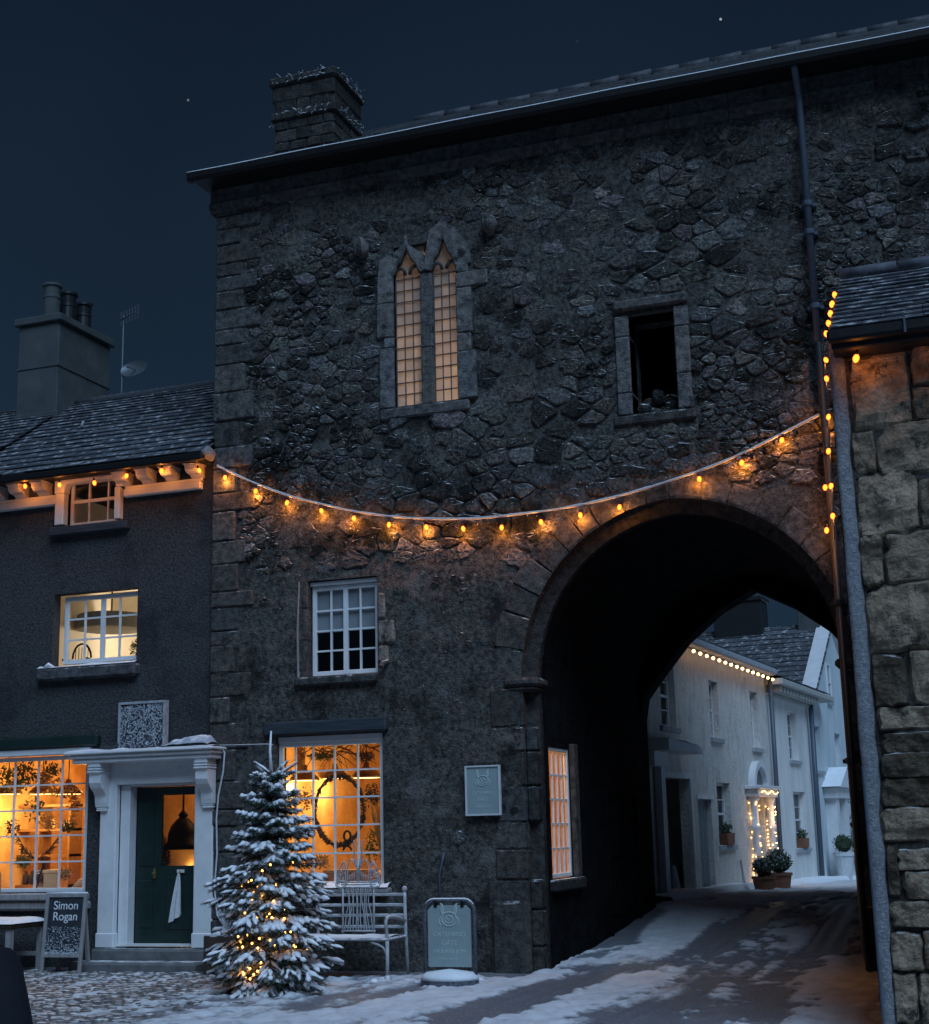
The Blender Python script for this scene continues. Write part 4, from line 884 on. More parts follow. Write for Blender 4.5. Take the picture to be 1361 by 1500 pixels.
# painted brackets and fascia under the eave
for x in (-13.1, -12.72, -12.38, -12.0, -10.72, -10.36, -10.0, -9.62):
    q = MB(); prof = [(0, 6.20), (.06, 6.20), (.10, 6.235), (.20, 6.25), (.24, 6.285), (.26, 6.37), (0, 6.37)]
    V = [CFR(x+u, w, z) for u in (-.085, .085) for w, z in prof]; n = len(prof)
    q.add(V, [tuple(range(n)), tuple(range(n, 2*n))[::-1]] + [(i, n+i, n+(i+1) % n, (i+1) % n) for i in range(n)]); q.box(x-.10, .0, 6.345, x+.10, .275, 6.372, fr=CFR); q.build('eave_bracket', 'bracket_paint', cot)
for a, b in ((-14.4, -11.80), (-10.73, -9.56)): q = MB(); q.box(a, 0, 6.05, b, .09, 6.155, fr=CFR, b=.012); q.box(a, 0, 6.16, b, .05, 6.20, fr=CFR); q.build('fascia_board', 'cream_paint', cot)
# top window, arched white frame
tpw = window(cot, 'attic_window', CFR, [-11.60, -11.36, -11.06, -10.88], [5.80, 6.09, 6.34], -.05, 'cream_paint', .05, .022, .05, midrail=1)
q = MB(); q.box(-11.80, -.02, 5.76, -11.66, .10, 6.20, fr=CFR, b=.01); q.box(-10.86, -.02, 5.76, -10.78, .10, 6.20, fr=CFR, b=.01)
arcp = [(-11.80+.0, 6.20), (-11.80, 6.37), (-10.74, 6.37), (-10.74, 6.20)]; inner = [(-10.83-.05*(1-math.cos(t)), 6.20+.13*math.sin(t)) for t in np.linspace(0, math.pi/2, 5)] + [(-11.6+.0-.05*math.cos(t), 6.20+.13*math.sin(t)) for t in np.linspace(math.pi/2, 0, 5)]
q.prism([arcp[0], arcp[1], arcp[2], arcp[3]] + inner, -.02, .11, CFR); q.build('window_surround', 'cream_paint', tpw)
q = MB(); q.box(-11.88, -.1, 5.62, -10.66, .11, 5.735, fr=CFR, b=.012); q.build('window_sill', 'beam_wood', tpw)
room(cot, -11.9, -10.6, CF+.16, CF+1.6, 5.5, 6.4, 'cream_plaster', holes=[LT_], name='attic_room_wall'); light('attic_lamp', (-11.0, CF+1.2, 6.2), .8, (1, .8, .6), .05, cot)
# middle window, lit living room
mw = window(cot, 'sitting_room_window', CFR, [-11.66, -11.40, -11.12, -10.86, -10.585], [3.945, 4.21, 4.49, 4.735], -.10, 'white_paint', .06, .022, .05, mull=(2,))
q = MB(); q.box(-11.99, -.16, 3.66, -10.46, .12, 3.83, (1.0, 1.05, 1.15), fr=CFR, b=.03); q.build('window_sill', 'dressed_stone', mw)
q = MB(); G = np.zeros((20, 4, 3))
for i in range(20):
    for j in range(4): G[i, j] = CFR(-11.98+1.5*i/19, -.1+.21*j/3, 3.832+.03*math.sin(math.pi*j/3)*(.5+float(vnoise(np.array([i*.7, j*.5, 5.])))))
q.grid(G); q.build('sill_snow', 'snow', mw, smooth=True)
q = MB(); q.tube([CFR(-11.88, .08, 3.83), CFR(-11.80, .1, 3.88), CFR(-11.76, .06, 3.84)], .025, 6); q.build('sill_ice', 'snow', mw, smooth=True)
MR = (-12.2, -10.1, CF+.16, CF+3.2, 3.0, 5.15)
room(cot, *MR, 'cream_plaster', holes=[LM], name='sitting_room_wall', ceil='cream_plaster')
light('sitting_room_lamp', (-11.3, CF+1.9, 4.4), 34, (1, .86, .64), .08, cot)
q = MB(); q.box(-12.2, CF+1.9, 4.78, -10.1, CF+2.1, 5.15); q.build('ceiling_beam', 'cream_plaster', cot)
# the wide dark lamp shade hanging in the room
LSX, _, LSZ = onY(163, 923, CF+1.2); ls = thing('drum_lamp_shade', 'wide dark grey lampshade hanging behind the upper cottage window', 'lamp shade', (-11.2, CF+1.2, 4.6))
q = MB(); q.lathe([(.46, 0), (.48, .01), (.48, .20), (.46, .21)], LSX, CF+1.2, LSZ, 24); q.build('shade', 'steel_grey', ls, smooth=False); q = MB(); q.tube([(LSX, CF+1.2, LSZ+.15), (LSX, CF+1.2, 5.15)], .01, 5); q.build('cord', 'cable_dark', ls)
ACX_ = onY(112, 955, CF+.62)[0]; ch = thing('wooden_armchair', 'dark wooden armchair behind the upper cottage window', 'armchair', (-11.5, CF+.6, 3.0))
q = MB(); q.tube([(ACX_+.19*math.cos(t), CF+.62+.17*math.sin(t), 4.02) for t in np.linspace(-.3, math.pi+.3, 14)], .018, 6); q.build('arm_rail', 'dark_wood', ch, smooth=True)
q = MB(); q.tube([(ACX_+.15*math.cos(t), CF+.75, 4.05+.20*math.sin(t)) for t in np.linspace(0, math.pi, 10)], .014, 6)
for u in (-.1, -.05, 0, .05, .1): q.tube([(ACX_+u, CF+.74, 3.8), (ACX_+u, CF+.75, 4.2)], .006, 4)
q.build('back', 'dark_wood', ch, smooth=True); q = MB(); q.box(ACX_-.2, CF+.42, 3.74, ACX_+.2, CF+.82, 3.80, b=.015); q.build('seat', 'dark_wood', ch)
for u in (-.17, .17):
    for v in (.46, .78): q = MB(); q.tube([(ACX_+u, CF+v, 3.0), (ACX_+u, CF+v, 3.76)], .018, 6); q.build('leg', 'dark_wood', ch)
def leafball(mb, c, rad, n, size, seed, cols=((1, 1, 1),)):
    r = random.Random(seed)
    for _ in range(n):
        v = np.array([r.gauss(0, 1) for _ in range(3)]); v /= np.linalg.norm(v); p = np.array(c)+v*np.array(rad)*(r.random()**.35)
        a = np.array([r.gauss(0, 1) for _ in range(3)]); a /= np.linalg.norm(a); b = np.cross(a, v); b /= (np.linalg.norm(b)+1e-6); s = size*r.uniform(.6, 1.3)
        mb.add([p-a*s, p+b*s*.4, p+a*s, p-b*s*.4], [(0, 1, 2, 3)], r.choice(cols))
pl = thing('window_plant', 'leafy potted plant on the sill behind the upper cottage window', 'potted plant', (-10.66, CF+.28, 3.86))
q = MB(); q.lathe([(.10, 0), (.13, .02), (.15, .10), (.14, .11)], -10.66, CF+.34, 3.84, 14); q.build('pot', 'lamp_shade_black', pl, smooth=True); q = MB(); leafball(q, (-10.66, CF+.34, 4.08), (.17, .12, .15), 130, .035, 8); q.build('leaves', 'green_leaf', pl)
q = MB(); q.box(-11.75, CF+.2, 3.78, -10.52, CF+.46, 3.84); q.build('window_board', 'cream_paint', mw)
# shop window
sw2 = window(cot, 'shop_window', CFR, [-13.12, -12.75, -12.385, -12.015, -11.645, -11.275], [1.0, 1.33, 1.66, 1.99, 2.315, 2.63], -.05, 'white_paint', .055, .020, .05)
q = MB(); q.box(-13.3, -.02, 2.69, -11.14, .06, 2.78, fr=CFR, b=.012); q.build('window_head', 'white_paint', sw2)
q = MB(); q.box(-13.5, -.04, 2.785, -11.02, .10, 2.93, fr=CFR, b=.02); q.build('window_beam', 'door_green', sw2)
q = MB(); q.box(-13.4, -.1, .85, -11.12, .14, .935, fr=CFR, b=.015); q.box(-13.4, -.1, .72, -11.10, .09, .845, fr=CFR, b=.03); q.build('window_sill', 'weathered_wood', sw2)
LR = (-13.5, -11.05, CF+.16, CF+3.6, .3, 3.0)
room(cot, *LR, 'warm_plaster', holes=[LS], name='shop_room_wall')
# porch
por = MB()
for a, b in ((-10.945, -10.70), (-9.57, -9.305)): por.box(a, 0, .27, b, .09, 2.30, fr=CFR, b=.012); por.box(a-.012, 0, .27, b+.012, .105, .45, fr=CFR, b=.012)
por.box(-10.70, -.20, .27, -10.56, -.002, 2.27, fr=CFR, b=.008); por.box(-9.575, -.20, .27, -9.56, -.002, 2.27, fr=CFR); por.box(-10.558, -.20, 2.25, -9.577, -.002, 2.268, fr=CFR)
por.box(-11.0, 0, 2.27, -9.28, .085, 2.56, fr=CFR, b=.008)
po = por.build('porch', 'white_paint', cot)
q = MB(); q.box(-11.22, 0, 2.545, -9.20, .34, 2.60, fr=CFR, b=.012); q.box(-11.26, 0, 2.602, -9.17, .38, 2.65, fr=CFR, b=.015); q.box(-11.30, 0, 2.652, -9.14, .42, 2.69, fr=CFR, b=.012); q.build('cornice', 'white_paint', po)
for x in (-10.98, -9.44):
    q = MB(); prof = [(.09, 2.0), (.14, 2.0), (.155, 2.06), (.16, 2.13), (.20, 2.19), (.27, 2.24), (.30, 2.30), (.30, 2.40), (.32, 2.42), (.32, 2.545), (.09, 2.545)]
    V = [CFR(x+u, w, z) for u in (0, .17) for w, z in prof]; n = len(prof)
    q.add(V, [tuple(range(n)), tuple(range(n, 2*n))[::-1]] + [(i, n+i, n+(i+1) % n, (i+1) % n) for i in range(n)])
    for z in (2.425, 2.46, 2.495): q.box(x-.012, .085, z, x+.182, .335, z+.018, fr=CFR, b=.005)
    for z in (1.95, 1.975): q.box(x+.01, .085, z, x+.16, .135, z+.02, fr=CFR, b=.004)
    q.build('bracket', 'white_paint', po)
q = MB(); G = np.zeros((30, 5, 3))
for i in range(30):
    for j in range(5): G[i, j] = CFR(-11.28+2.12*i/29, .0+.41*j/4, 2.692+.035*math.sin(math.pi*j/4)*(.4+float(vnoise(np.array([i*.5, j*.5, 9.])))))
q.grid(G); q.build('cornice_snow', 'snow', po, smooth=True)
# door in two leaves
q = MB(); wallmesh(q, Fr((0, CF+.16, 0), (1, 0, 0), (0, -1, 0)), -10.70, -9.56, .2, 2.30, [(-10.56, -9.575, .2, 2.245)], .05); q.build('door_lining', 'white_paint', po)
q = MB(); q.box(-10.555, -.20, .30, -10.245, -.165, 2.235, fr=CFR, b=.006); dl = q.build('door_leaf', 'door_green', cot)
for (c, d) in ((.50, 1.08), (1.25, 2.05)): q = MB(); q.box(-10.50, -.168, c, -10.30, -.150, d, fr=CFR, b=.016); q.build('door_panel', 'door_green', dl)
q = MB(); wallmesh(q, Fr((0, CF+.17, 0), (1, 0, 0), (0, -1, 0)), -10.24, -9.58, .30, 2.235, [(-10.195, -9.60, 1.25, 2.13)], .05)
q.box(-10.24, -.21, .30, -9.58, -.18, 1.245, fr=CFR); dr = q.build('glazed_door', 'door_green', cot)
q = MB(); q.box(-10.10, -.172, .48, -9.66, -.15, 1.12, fr=CFR, b=.016); q.build('door_panel', 'door_green', dr)
q = MB(); q.box(-10.195, -.20, 1.25, -9.60, -.195, 2.13, fr=CFR); q.build('pane', 'window_glass', dr)
q = MB(); q.tube([CFR(-10.27, -.15, 1.16), CFR(-10.27, -.10, 1.16), CFR(-10.21, -.095, 1.175)], .012, 6); q.box(-10.29, -.165, 1.10, -10.25, -.148, 1.22, fr=CFR); q.build('handle', 'brass', dl, smooth=False)
q = MB(); q.box(-9.94, -.16, 1.165, -9.84, -.14, 1.205, fr=CFR); q.build('letter_plate', 'cream_paint', dr)
q = MB(); q.box(-10.703, -.13, 1.05, -10.688, -.02, 1.18, fr=CFR); q.build('letter_box', 'black_plastic', po)
q = MB(); q.box(-10.70, -.28, .285, -9.56, .02, .308, fr=CFR); q.build('threshold', 'cream_paint', po)
q = MB(); q.box(-11.0, -.1, -.1, -9.25, .14, .265, fr=CFR, b=.03); q.build('door_step', 'step_stone', cot); q = MB(); q.box(-11.12, .145, -.1, -9.33, .44, .13, fr=CFR, b=.03); q.build('door_step', 'step_stone', cot)
DRm = (-10.95, -9.0, CF+.3, CF+4.0, .25, 2.9)
room(cot, *DRm, 'warm_plaster', holes=[(-10.56, -9.58, .2, 2.245)], name='hall_wall')
# towel
tw = thing('hanging_cloth', 'pale tea towel hanging on the lower panel of the green door', 'cloth', (-9.76, CF+.14, 1.1))
G = np.zeros((9, 14, 3))
for i in range(9):
    for j in range(14):
        t = j/13; wd = .03+.15*t**.7; G[i, j] = CFR(-9.90+(i/8-.5)*wd-.03*t, -.12+.025*math.sin(i*1.6+t*2)*(.3+t), 1.16-.60*t+.10*(i/8)*t)
q = MB(); q.grid(G); q.build('cloth', 'cloth_pale', tw, smooth=True); q = MB(); q.tube([CFR(-9.89, -.15, 1.18), CFR(-9.89, -.12, 1.16)], .012, 6); q.build('hook', 'brass', tw)
# chimney
C0, C1, CY0, CY1 = -13.95, -13.20, 18.15, 19.55
q = MB(); q.box(C0, CY0, 7.4, C1, CY1, 9.50, b=.015); q.box(C0-.015, CY0-.015, 8.78, C1+.015, CY1+.015, 8.80); q.box(C0-.02, CY0-.02, 7.5, C1+.02, CY1+.02, 8.05, b=.01); mat('chimney_render', (.055, .064, .064), (.092, .102, .102), 2.5, .9, .3, 40, .01, spot=[((.07, .08, .08), 2, .5, .2)]); chm = q.build('chimney', 'chimney_render', crf)
q = MB(); q.box(C0-.06, CY0-.06, 9.50, C1+.06, CY1+.06, 9.62, b=.015); q.build('chimney_cap', 'chimney_render', crf)
for y, hgt, dk in ((18.42, .62, 0), (18.85, .62, 1), (19.28, .58, 1)):
    q = MB(); x = (C0+C1)/2+.02
    q.lathe([(.15, 0), (.145, .05), (.13, .1), (.125, hgt*.6), (.135, hgt*.62), (.135, hgt*.68), (.12, hgt*.7), (.13, hgt*.92), (.155, hgt*.94), (.155, hgt), (.11, hgt), (.10, hgt-.1)], x, y, 9.62, 16); q.build('chimney_pot', 'pipe_dark' if dk else 'chimney_render', crf, smooth=False)
# neighbour further left
nb_ = thing('neighbour_cottage', 'snow-dusted slate roof of the next cottage at the left picture edge', 'cottage', (-15, CF, 0))
q = MB(); q.add([(-18, ceY, ceZ-.02), (-13.26, ceY, ceZ-.02), (-13.26, crY, crZ), (-18, crY, crZ), (-18, 2*crY-ceY, ceZ), (-13.26, 2*crY-ceY, ceZ)], [(0, 1, 2, 3), (3, 2, 5, 4)]); nrf = q.build('roof', 'slate_snowy', nb_)
q = MB(); q.box(-18, CF+.01, -.3, -14.62, CF+5, 6.4); q.build('wall', 'cottage_roughcast', nb_)
slates(nrf, -15.6, -13.24, ceY-.03, ceZ+.05, dy_, dz_, cL, 'slate_snowy', (.22, .125), (.26, .44), 6)
# aerial and dish beside the chimney
an = thing('tv_aerial', 'thin television aerial mast with a dish beside the cottage chimney', 'aerial', (-12.9, 19.2, 8.0))
ax, ay = onY(178, 580, 19.2)[0], 19.2; zt = onY(178, 462, 19.2)[2]
q = MB(); q.tube([(ax, ay, 7.6), (ax, ay, zt)], .018, 6); q.build('mast', 'antenna_metal', an)
q = MB(); q.tube([(ax-.1, ay, zt-.08), (ax+.35, ay-.1, zt-.02)], .010, 5)
for k in range(7): t = k/6; xx = ax-.05+.38*t; q.tube([(xx, ay-.22, zt-.07+.05*t), (xx, ay+.22, zt-.07+.05*t)], .005, 4); q.tube([(xx, ay-.1*t, zt-.18+.05*t), (xx, ay-.1*t, zt+.05+.05*t)], .004, 4)
q.build('aerial_rods', 'antenna_metal', an)
dc = onY(199, 541, 18.9); q = MB(); G = np.zeros((5, 20, 3))
for i in range(5):
    for j in range(20):
        r_ = .24*i/4; t = 2*math.pi*j/19; G[i, j] = (dc[0]+r_*math.cos(t), dc[1]-.5*(r_**2)*2+.3*r_*math.sin(t), dc[2]+.62*r_*math.sin(t))
q.grid(G); q.build('dish', 'antenna_metal', an, smooth=True); q = MB(); q.tube([(ax, ay, dc[2]+.05), (dc[0]-.1, 18.95, dc[2]), dc], .014, 5); q.tube([dc, dc+np.array([.03, -.3, -.05])], .012, 5); q.build('dish_arm', 'antenna_metal', an)
# square frosted panel and tarpaulin on the porch roof
fp = thing('frosted_panel', 'square dark panel covered in frost standing on the porch roof', 'panel', (-10.3, CF-.15, 2.72))
q = MB(); q.box(-10.63, .12, 2.70, -9.97, .17, 3.29, fr=CFR); q.build('sheet', 'frosted_panel', fp); q = MB()
for (a, b, c, d) in ((-10.645, -10.615, 2.70, 3.31), (-9.985, -9.955, 2.70, 3.31)): q.box(a, .10, c, b, .19, d, fr=CFR)
q.box(-10.615, .10, 3.28, -9.985, .19, 3.31, fr=CFR); q.build('frosty_rim', 'frosty_metal', fp)
q = MB(); rr = random.Random(2)
for _ in range(700):
    u = rr.uniform(-10.61, -9.99); z = 2.72+.56*rr.random()**.8; L = rr.uniform(.015, .05); t = rr.uniform(0, 6.28); p = CFR(u, .172, z); q.tube([p, (p[0]+math.cos(t)*L, p[1]-.012, p[2]+math.sin(t)*L)], .003, 3)
q.build('frost_crystals', 'needles_frost', fp, kind='stuff')
tp = MB(); G = np.zeros((22, 8, 3))
for i in range(22):
    for j in range(8):
        t = i/21; G[i, j] = CFR(-9.92+.68*t, .06+.30*j/7, 2.71+(.05+.05*t+.07*float(fbm(np.array([i*.33, j*.4, 1.]), 3)))*math.sin(math.pi*(j+.2)/7.4)**.6*min(1, t*5, (1-t)*9+.3))
tp.grid(G); o = tp.build('tarpaulin', 'tarp_blue_grey', None, smooth=True); tag(o, 'crumpled blue-grey tarpaulin lying at the right end of the porch roof', 'tarpaulin')
q = MB(); G = np.zeros((12, 5, 3))
for i in range(12):
    for j in range(5): t = i/11; G[i, j] = CFR(-11.02+.40*t, .08+.2*j/4, 2.70+(.03+.07*t)*math.sin(math.pi*(j+.3)/4.6)*(.6+.6*float(vnoise(np.array([i*.6, j*.6, 3.])))))
q.grid(G); o = q.build('cloth_heap', 'beam_wood', None, smooth=True); tag(o, 'dark crumpled cloth left of the frosted panel on the porch roof', 'cloth')
# loose white cable at the porch corner
q = MB(); pts = [onY(x, y, CF-.12) for x, y in ((312, 1092), (322, 1092), (329, 1102), (327, 1130), (320, 1165), (317, 1200), (318, 1250), (314, 1300), (318, 1340), (330, 1360))]
q.tube(pts, .011, 6); o = q.build('dangling_cable', 'frost_cable', None, smooth=True); tag(o, 'white cable dangling down the right side of the porch', 'cable')
q = MB(); pts = [onY(x, y, F-.1) for x, y in ((312, 1092), (350, 1091), (391, 1090), (400, 1091))]; q.tube(pts, .006, 5); o = q.build('wall_wire', 'frost_cable', None, smooth=True); tag(o, 'thin wire stretched from the porch to the gatehouse shop window', 'wire')

# ------------------------------------------------------------------ stone building on the right
RB = 11.5; RFR = Fr((0, RB, 0), (1, 0, 0), (0, -1, 0))
rbd = thing('corner_stone_house', 'rough sandstone house corner with slate roof at the right edge', 'house', (0, RB, 0))
RX0, RX1, REZ = -1.03, 3.4, 5.36
q = MB(); q.box(RX0+.012, RB+.012, -.3, RX1, F-.02, REZ+.02); rwall = q.build('wall', 'mortar_dark', rbd)
# ragged white mortar edge down the corner
G = np.zeros((90, 5, 3))
for i in range(90):
    z = -.2+(REZ-.02+.2)*i/89; e = .020*(float(fbm(np.array([z*3, 1., 0]), 3, 4))-.5)*2
    for j, (u, w_) in enumerate(((RX0, -.02), (RX0, .035), (RX0+.03, .05), (-.935+e, .04), (-.92+e, -.01))): G[i, j] = RFR(u+.01*(float(vnoise(np.array([z*8, j, 3.])))-.5), w_+.02*(float(fbm(np.array([z*9, j*2., 7.]), 3))-.5), z)
q = MB(); q.grid(G); q.build('corner_mortar', 'mortar_white', rwall, smooth=True)
q = MB(); q.tube([RFR(RX0+.012, .07, 2.0), RFR(RX0+.014, .07, .2)], .012, 5); q.build('corner_bead', 'pipe_blue_grey', rwall)
def bigstone(u0, u1, z0, z1, pr, c, seed, nx=20, nz=16, skew=.0):
    r = random.Random(seed); G = np.zeros((nx+1, nz+1, 3)); cu, cz, hu, hz = (u0+u1)/2, (z0+z1)/2, (u1-u0)/2, (z1-z0)/2
    for i in range(nx+1):
        for j in range(nz+1):
            a, b = -1+2*i/nx, -1+2*j/nz
            # squircle outline with a wobble, flattened face with chisel relief
            k = (1-.05*(a*a)*(b*b)*(1 if abs(a)+abs(b) > 1.2 else .5)); m_ = max(abs(a), abs(b))
            wob = .09*(float(vnoise(np.array([a*2.4+seed, b*2.4, 1.])))-.5)*2*m_
            uu = cu+hu*a*(k+wob); zz = cz+hz*b*(k+wob)+skew*a*hz
            edge_ = (1-m_**18)
            rel = pr*(edge_**.5)+.075*edge_*(float(fbm(np.array([uu*7+seed, zz*7, 2.]), 4, seed))-.5)*2
            G[i, j] = RFR(uu, max(rel, -.02)-.012, zz)
    q = MB(); q.grid(G, c); return q.build('stone', 'sandstone', rwall, smooth=False)
PXST = [(1250, 522, 1331, 626, 1.25, .01), (1337, 505, 1420, 560, .7, 0), (1338, 566, 1420, 612, .55, 0), (1286, 618, 1400, 690, .95, .08), (1252, 634, 1279, 690, .9, 0), (1258, 692, 1341, 782, 1.2, .1), (1348, 700, 1420, 770, .7, 0),
        (1264, 788, 1291, 856, .9, 0), (1299, 779, 1420, 848, .9, .04), (1271, 856, 1400, 950, 1.0, .06), (1282, 962, 1326, 1034, .38, 0), (1336, 954, 1420, 1030, 1.0, 0), (1289, 1036, 1420, 1064, 1.1, 0),
        (1291, 1074, 1430, 1100, .4, 0), (1292, 1104, 1375, 1136, .35, 0), (1293, 1140, 1420, 1178, .38, 0), (1294, 1184, 1420, 1228, 1.0, 0), (1317, 1246, 1400, 1272, 1.2, 0), (1303, 1240, 1314, 1312, .4, 0), (1328, 1278, 1420, 1316, 1.15, 0), (1306, 1322, 1420, 1356, .95, 0), (1308, 1368, 1350, 1420, 1.1, 0), (1356, 1366, 1420, 1418, 1.0, 0), (1313, 1426, 1342, 1496, 1.1, 0), (1349, 1428, 1420, 1502, 1.05, 0)]
for k, (x0, y0, x1, y1, s, sk) in enumerate(PXST):
    x0 -= 3; x1 += 3; y0 -= 3; y1 += 3; xm, ym = (x0+x1)/2, (y0+y1)/2
    a, b = onY(x0, ym, RB)[0], onY(x1, ym, RB)[0]; zt, zb = onY(xm, y0, RB)[2], onY(xm, y1, RB)[2]
    bigstone(a, b, zb, zt, rs.uniform(.03, .06), (s*1.18, s*1.12, s*1.04), 100+k, skew=sk)
z = -.25; k = 200       # the rest of the front, outside the picture
while z < REZ-.1:
    h = rs.uniform(.28, .5); x = .08
    while x < RX1-.2:
        wd = rs.uniform(.35, .7); 
        if z+h < REZ: bigstone(x, min(x+wd-.05, RX1), z, z+h-.05, rs.uniform(.03, .05), (lambda s: (s*1.03, s, s*.95))(rs.uniform(.5, 1.2)), k, 6, 6); k += 1
        x += wd
    z += h
e0 = onY(1216, 492, RB-.28); e1 = onY(1361, 463, RB-.28); r0 = onY(1209, 413, RB+1.2)
ReY, ReZ, RrY, RrZ = RB-.28, (e0[2]+e1[2])/2, RB+1.2, r0[2]
LLr = math.hypot(RrY-ReY, RrZ-ReZ); rdy, rdz = (RrY-ReY)/LLr, (RrZ-ReZ)/LLr
rx0 = e0[0]
q = MB(); q.add([(rx0, ReY, ReZ), (RX1+.1, ReY, ReZ), (RX1+.1, RrY, RrZ), (rx0, RrY, RrZ), (rx0, 2*RrY-ReY, ReZ), (RX1+.1, 2*RrY-ReY, ReZ)], [(0, 1, 2, 3), (3, 2, 5, 4)]); rrf = q.build('roof', 'slate', rbd)
q = MB(); q.add([(rx0+.03, ReY+.1, ReZ-.05), (rx0+.03, 2*RrY-ReY-.1, ReZ-.05), (rx0+.03, RrY, RrZ-.03)], [(0, 1, 2)]); q.build('gable', 'mortar_dark', rbd)
slates(rrf, rx0, 1.2, ReY, ReZ+.01, rdy, rdz, LLr, 'slate_snowy', (.135, .12), (.20, .42), 9, thick=.014)
x = rx0
while x < RX1: ln = rs.uniform(.4, .5); q = MB(); q.tube([(x, RrY-.02, RrZ+.04), (x+ln-.015, RrY-.02, RrZ+.04+rs.uniform(-.006, .006))], .055, 8, (1.2, 1.2, 1.25)); q.build('ridge_tile', 'slate_snowy', rrf, smooth=True); x += ln
q = MB(); q.box(rx0-.02, ReY-.10, ReZ-.10, RX1+.1, ReY+.01, ReZ-.005, b=.02); q.box(rx0, ReY+.012, ReZ-.14, RX1+.1, RB+.01, ReZ-.05, b=.01); q.build('gutter', 'gutter_black', rbd)
for x in (-.42, .5): q = MB(); q.tube([(x, ReY-.11, ReZ-.11), (x, ReY-.11, ReZ+.02)], .010, 5); q.build('gutter_bracket', 'pipe_blue_grey', rbd)
# post in the shadow between the house and the arch
q = MB(); q.box(-1.20, RB+1.8, -.2, -1.10, RB+1.9, 5.4); q.build('timber_post', 'dark_wood', rbd)

# ------------------------------------------------------------------ white houses beyond the arch
HT = R(4.5); HS = np.array([math.sin(HT), math.cos(HT), 0]); HN = np.array([math.cos(HT), -math.sin(HT), 0]); HO = np.array([-5.5, 24, 0])
HFR = Fr(HO, HS, HN)
def onH(x, y, w=0): p = onP(x, y, HO+HN*w, HN); return ((p-HO)@HS, p[2])
def sash(parent, name, u0, u1, z0, z1, nx=2, nz=4, m='white_paint', sill='grey_trim', dark=True, rec=-.12, trim=True):
    us_ = np.linspace(u0+.05, u1-.05, nx+1); zs_ = np.linspace(z0+.05, z1-.05, nz+1)
    o = window(parent, name, HFR, [*us_], [*zs_], rec, m, .05, .02, .05, midrail=nz//2)
    q = MB(); q.box(u0-.10, rec, z0-.10, u1+.10, .06, z0-.003, fr=HFR, b=.01); q.build('window_sill', sill, o)
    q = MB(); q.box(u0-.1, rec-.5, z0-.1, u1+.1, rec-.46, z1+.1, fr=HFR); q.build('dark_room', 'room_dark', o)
    return o
def house(name, label, u0, u1, z1, holes, m): 
    t = thing(name, label, 'house', HFR(u0, 0, .3)); q = MB(); wallmesh(q, HFR, u0, u1, -.3, z1, holes, .18); q.box(u0, -7.0, -.3, u1, -.55, z1, fr=HFR); o = q.build('wall', m, t); return t, o
hA, hAw = house('white_roughcast_house', 'white roughcast house with lights along its eave just beyond the arch', -1.6, 8.45, 4.88,
    [(.62, 1.52, 3.27, 4.36), (3.80, 4.45, 3.22, 4.30), (7.0, 7.68, 3.16, 4.34), (.45, 2.08, .1, 2.40), (2.58, 3.50, .1, 2.06), (3.92, 4.92, 1.22, 2.38), (6.48, 7.62, .1, 2.36)], 'white_wall')
sash(hA, 'sash_window', .62, 1.52, 3.27, 4.36); sash(hA, 'sash_window', 3.80, 4.45, 3.22, 4.30); sash(hA, 'sash_window', 7.0, 7.68, 3.16, 4.34); sash(hA, 'sash_window', 3.92, 4.92, 1.22, 2.38)
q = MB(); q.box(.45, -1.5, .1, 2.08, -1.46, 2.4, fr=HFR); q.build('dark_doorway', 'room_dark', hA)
q = MB(); q.box(.30, -.02, .3, .448, .04, 2.42, fr=HFR, b=.01); q.box(2.083, -.02, .3, 2.2, .04, 2.42, fr=HFR, b=.01); q.box(.30, -.02, 2.402, 2.2, .04, 2.50, fr=HFR, b=.01); q.build('doorway_frame', 'white_paint', hA)
q = MB(); q.box(2.60, -.14, .4, 3.48, -.10, 2.04, fr=HFR); gd = q.build('plank_door', 'grey_door', hA)
for k in range(4): q = MB(); q.box(2.63+k*.21, -.10, .45, 2.82+k*.21, -.088, 2.0, fr=HFR); q.build('plank', 'grey_door', gd)
q = MB(); q.box(2.50, 0, 2.06, 3.60, .03, 2.14, fr=HFR); q.build('door_trim', 'white_paint', gd)
# porch hood at the near end
q = MB(); q.prism([(-.5, 2.80), (1.55, 2.80), (1.35, 2.93), (-.5, 2.98)], 0, .45, HFR); q.build('porch_hood', 'white_paint', hA)
q = MB(); q.box(-.5, .02, 2.55, .25, .2, 2.79, fr=HFR); q.box(.02, .02, .3, .24, .14, 2.55, fr=HFR); q.build('porch_post', 'white_paint', hA)
q = MB(); G = np.zeros((14, 4, 3))
for i in range(14):
    for j in range(4): G[i, j] = HFR(-.5+1.9*i/13, .47*j/3, 2.97-.04*i/13+.04*float(vnoise(np.array([i*.8, j*.7, 3.]))))
q.grid(G); q.build('hood_snow', 'snow', hA, smooth=True)
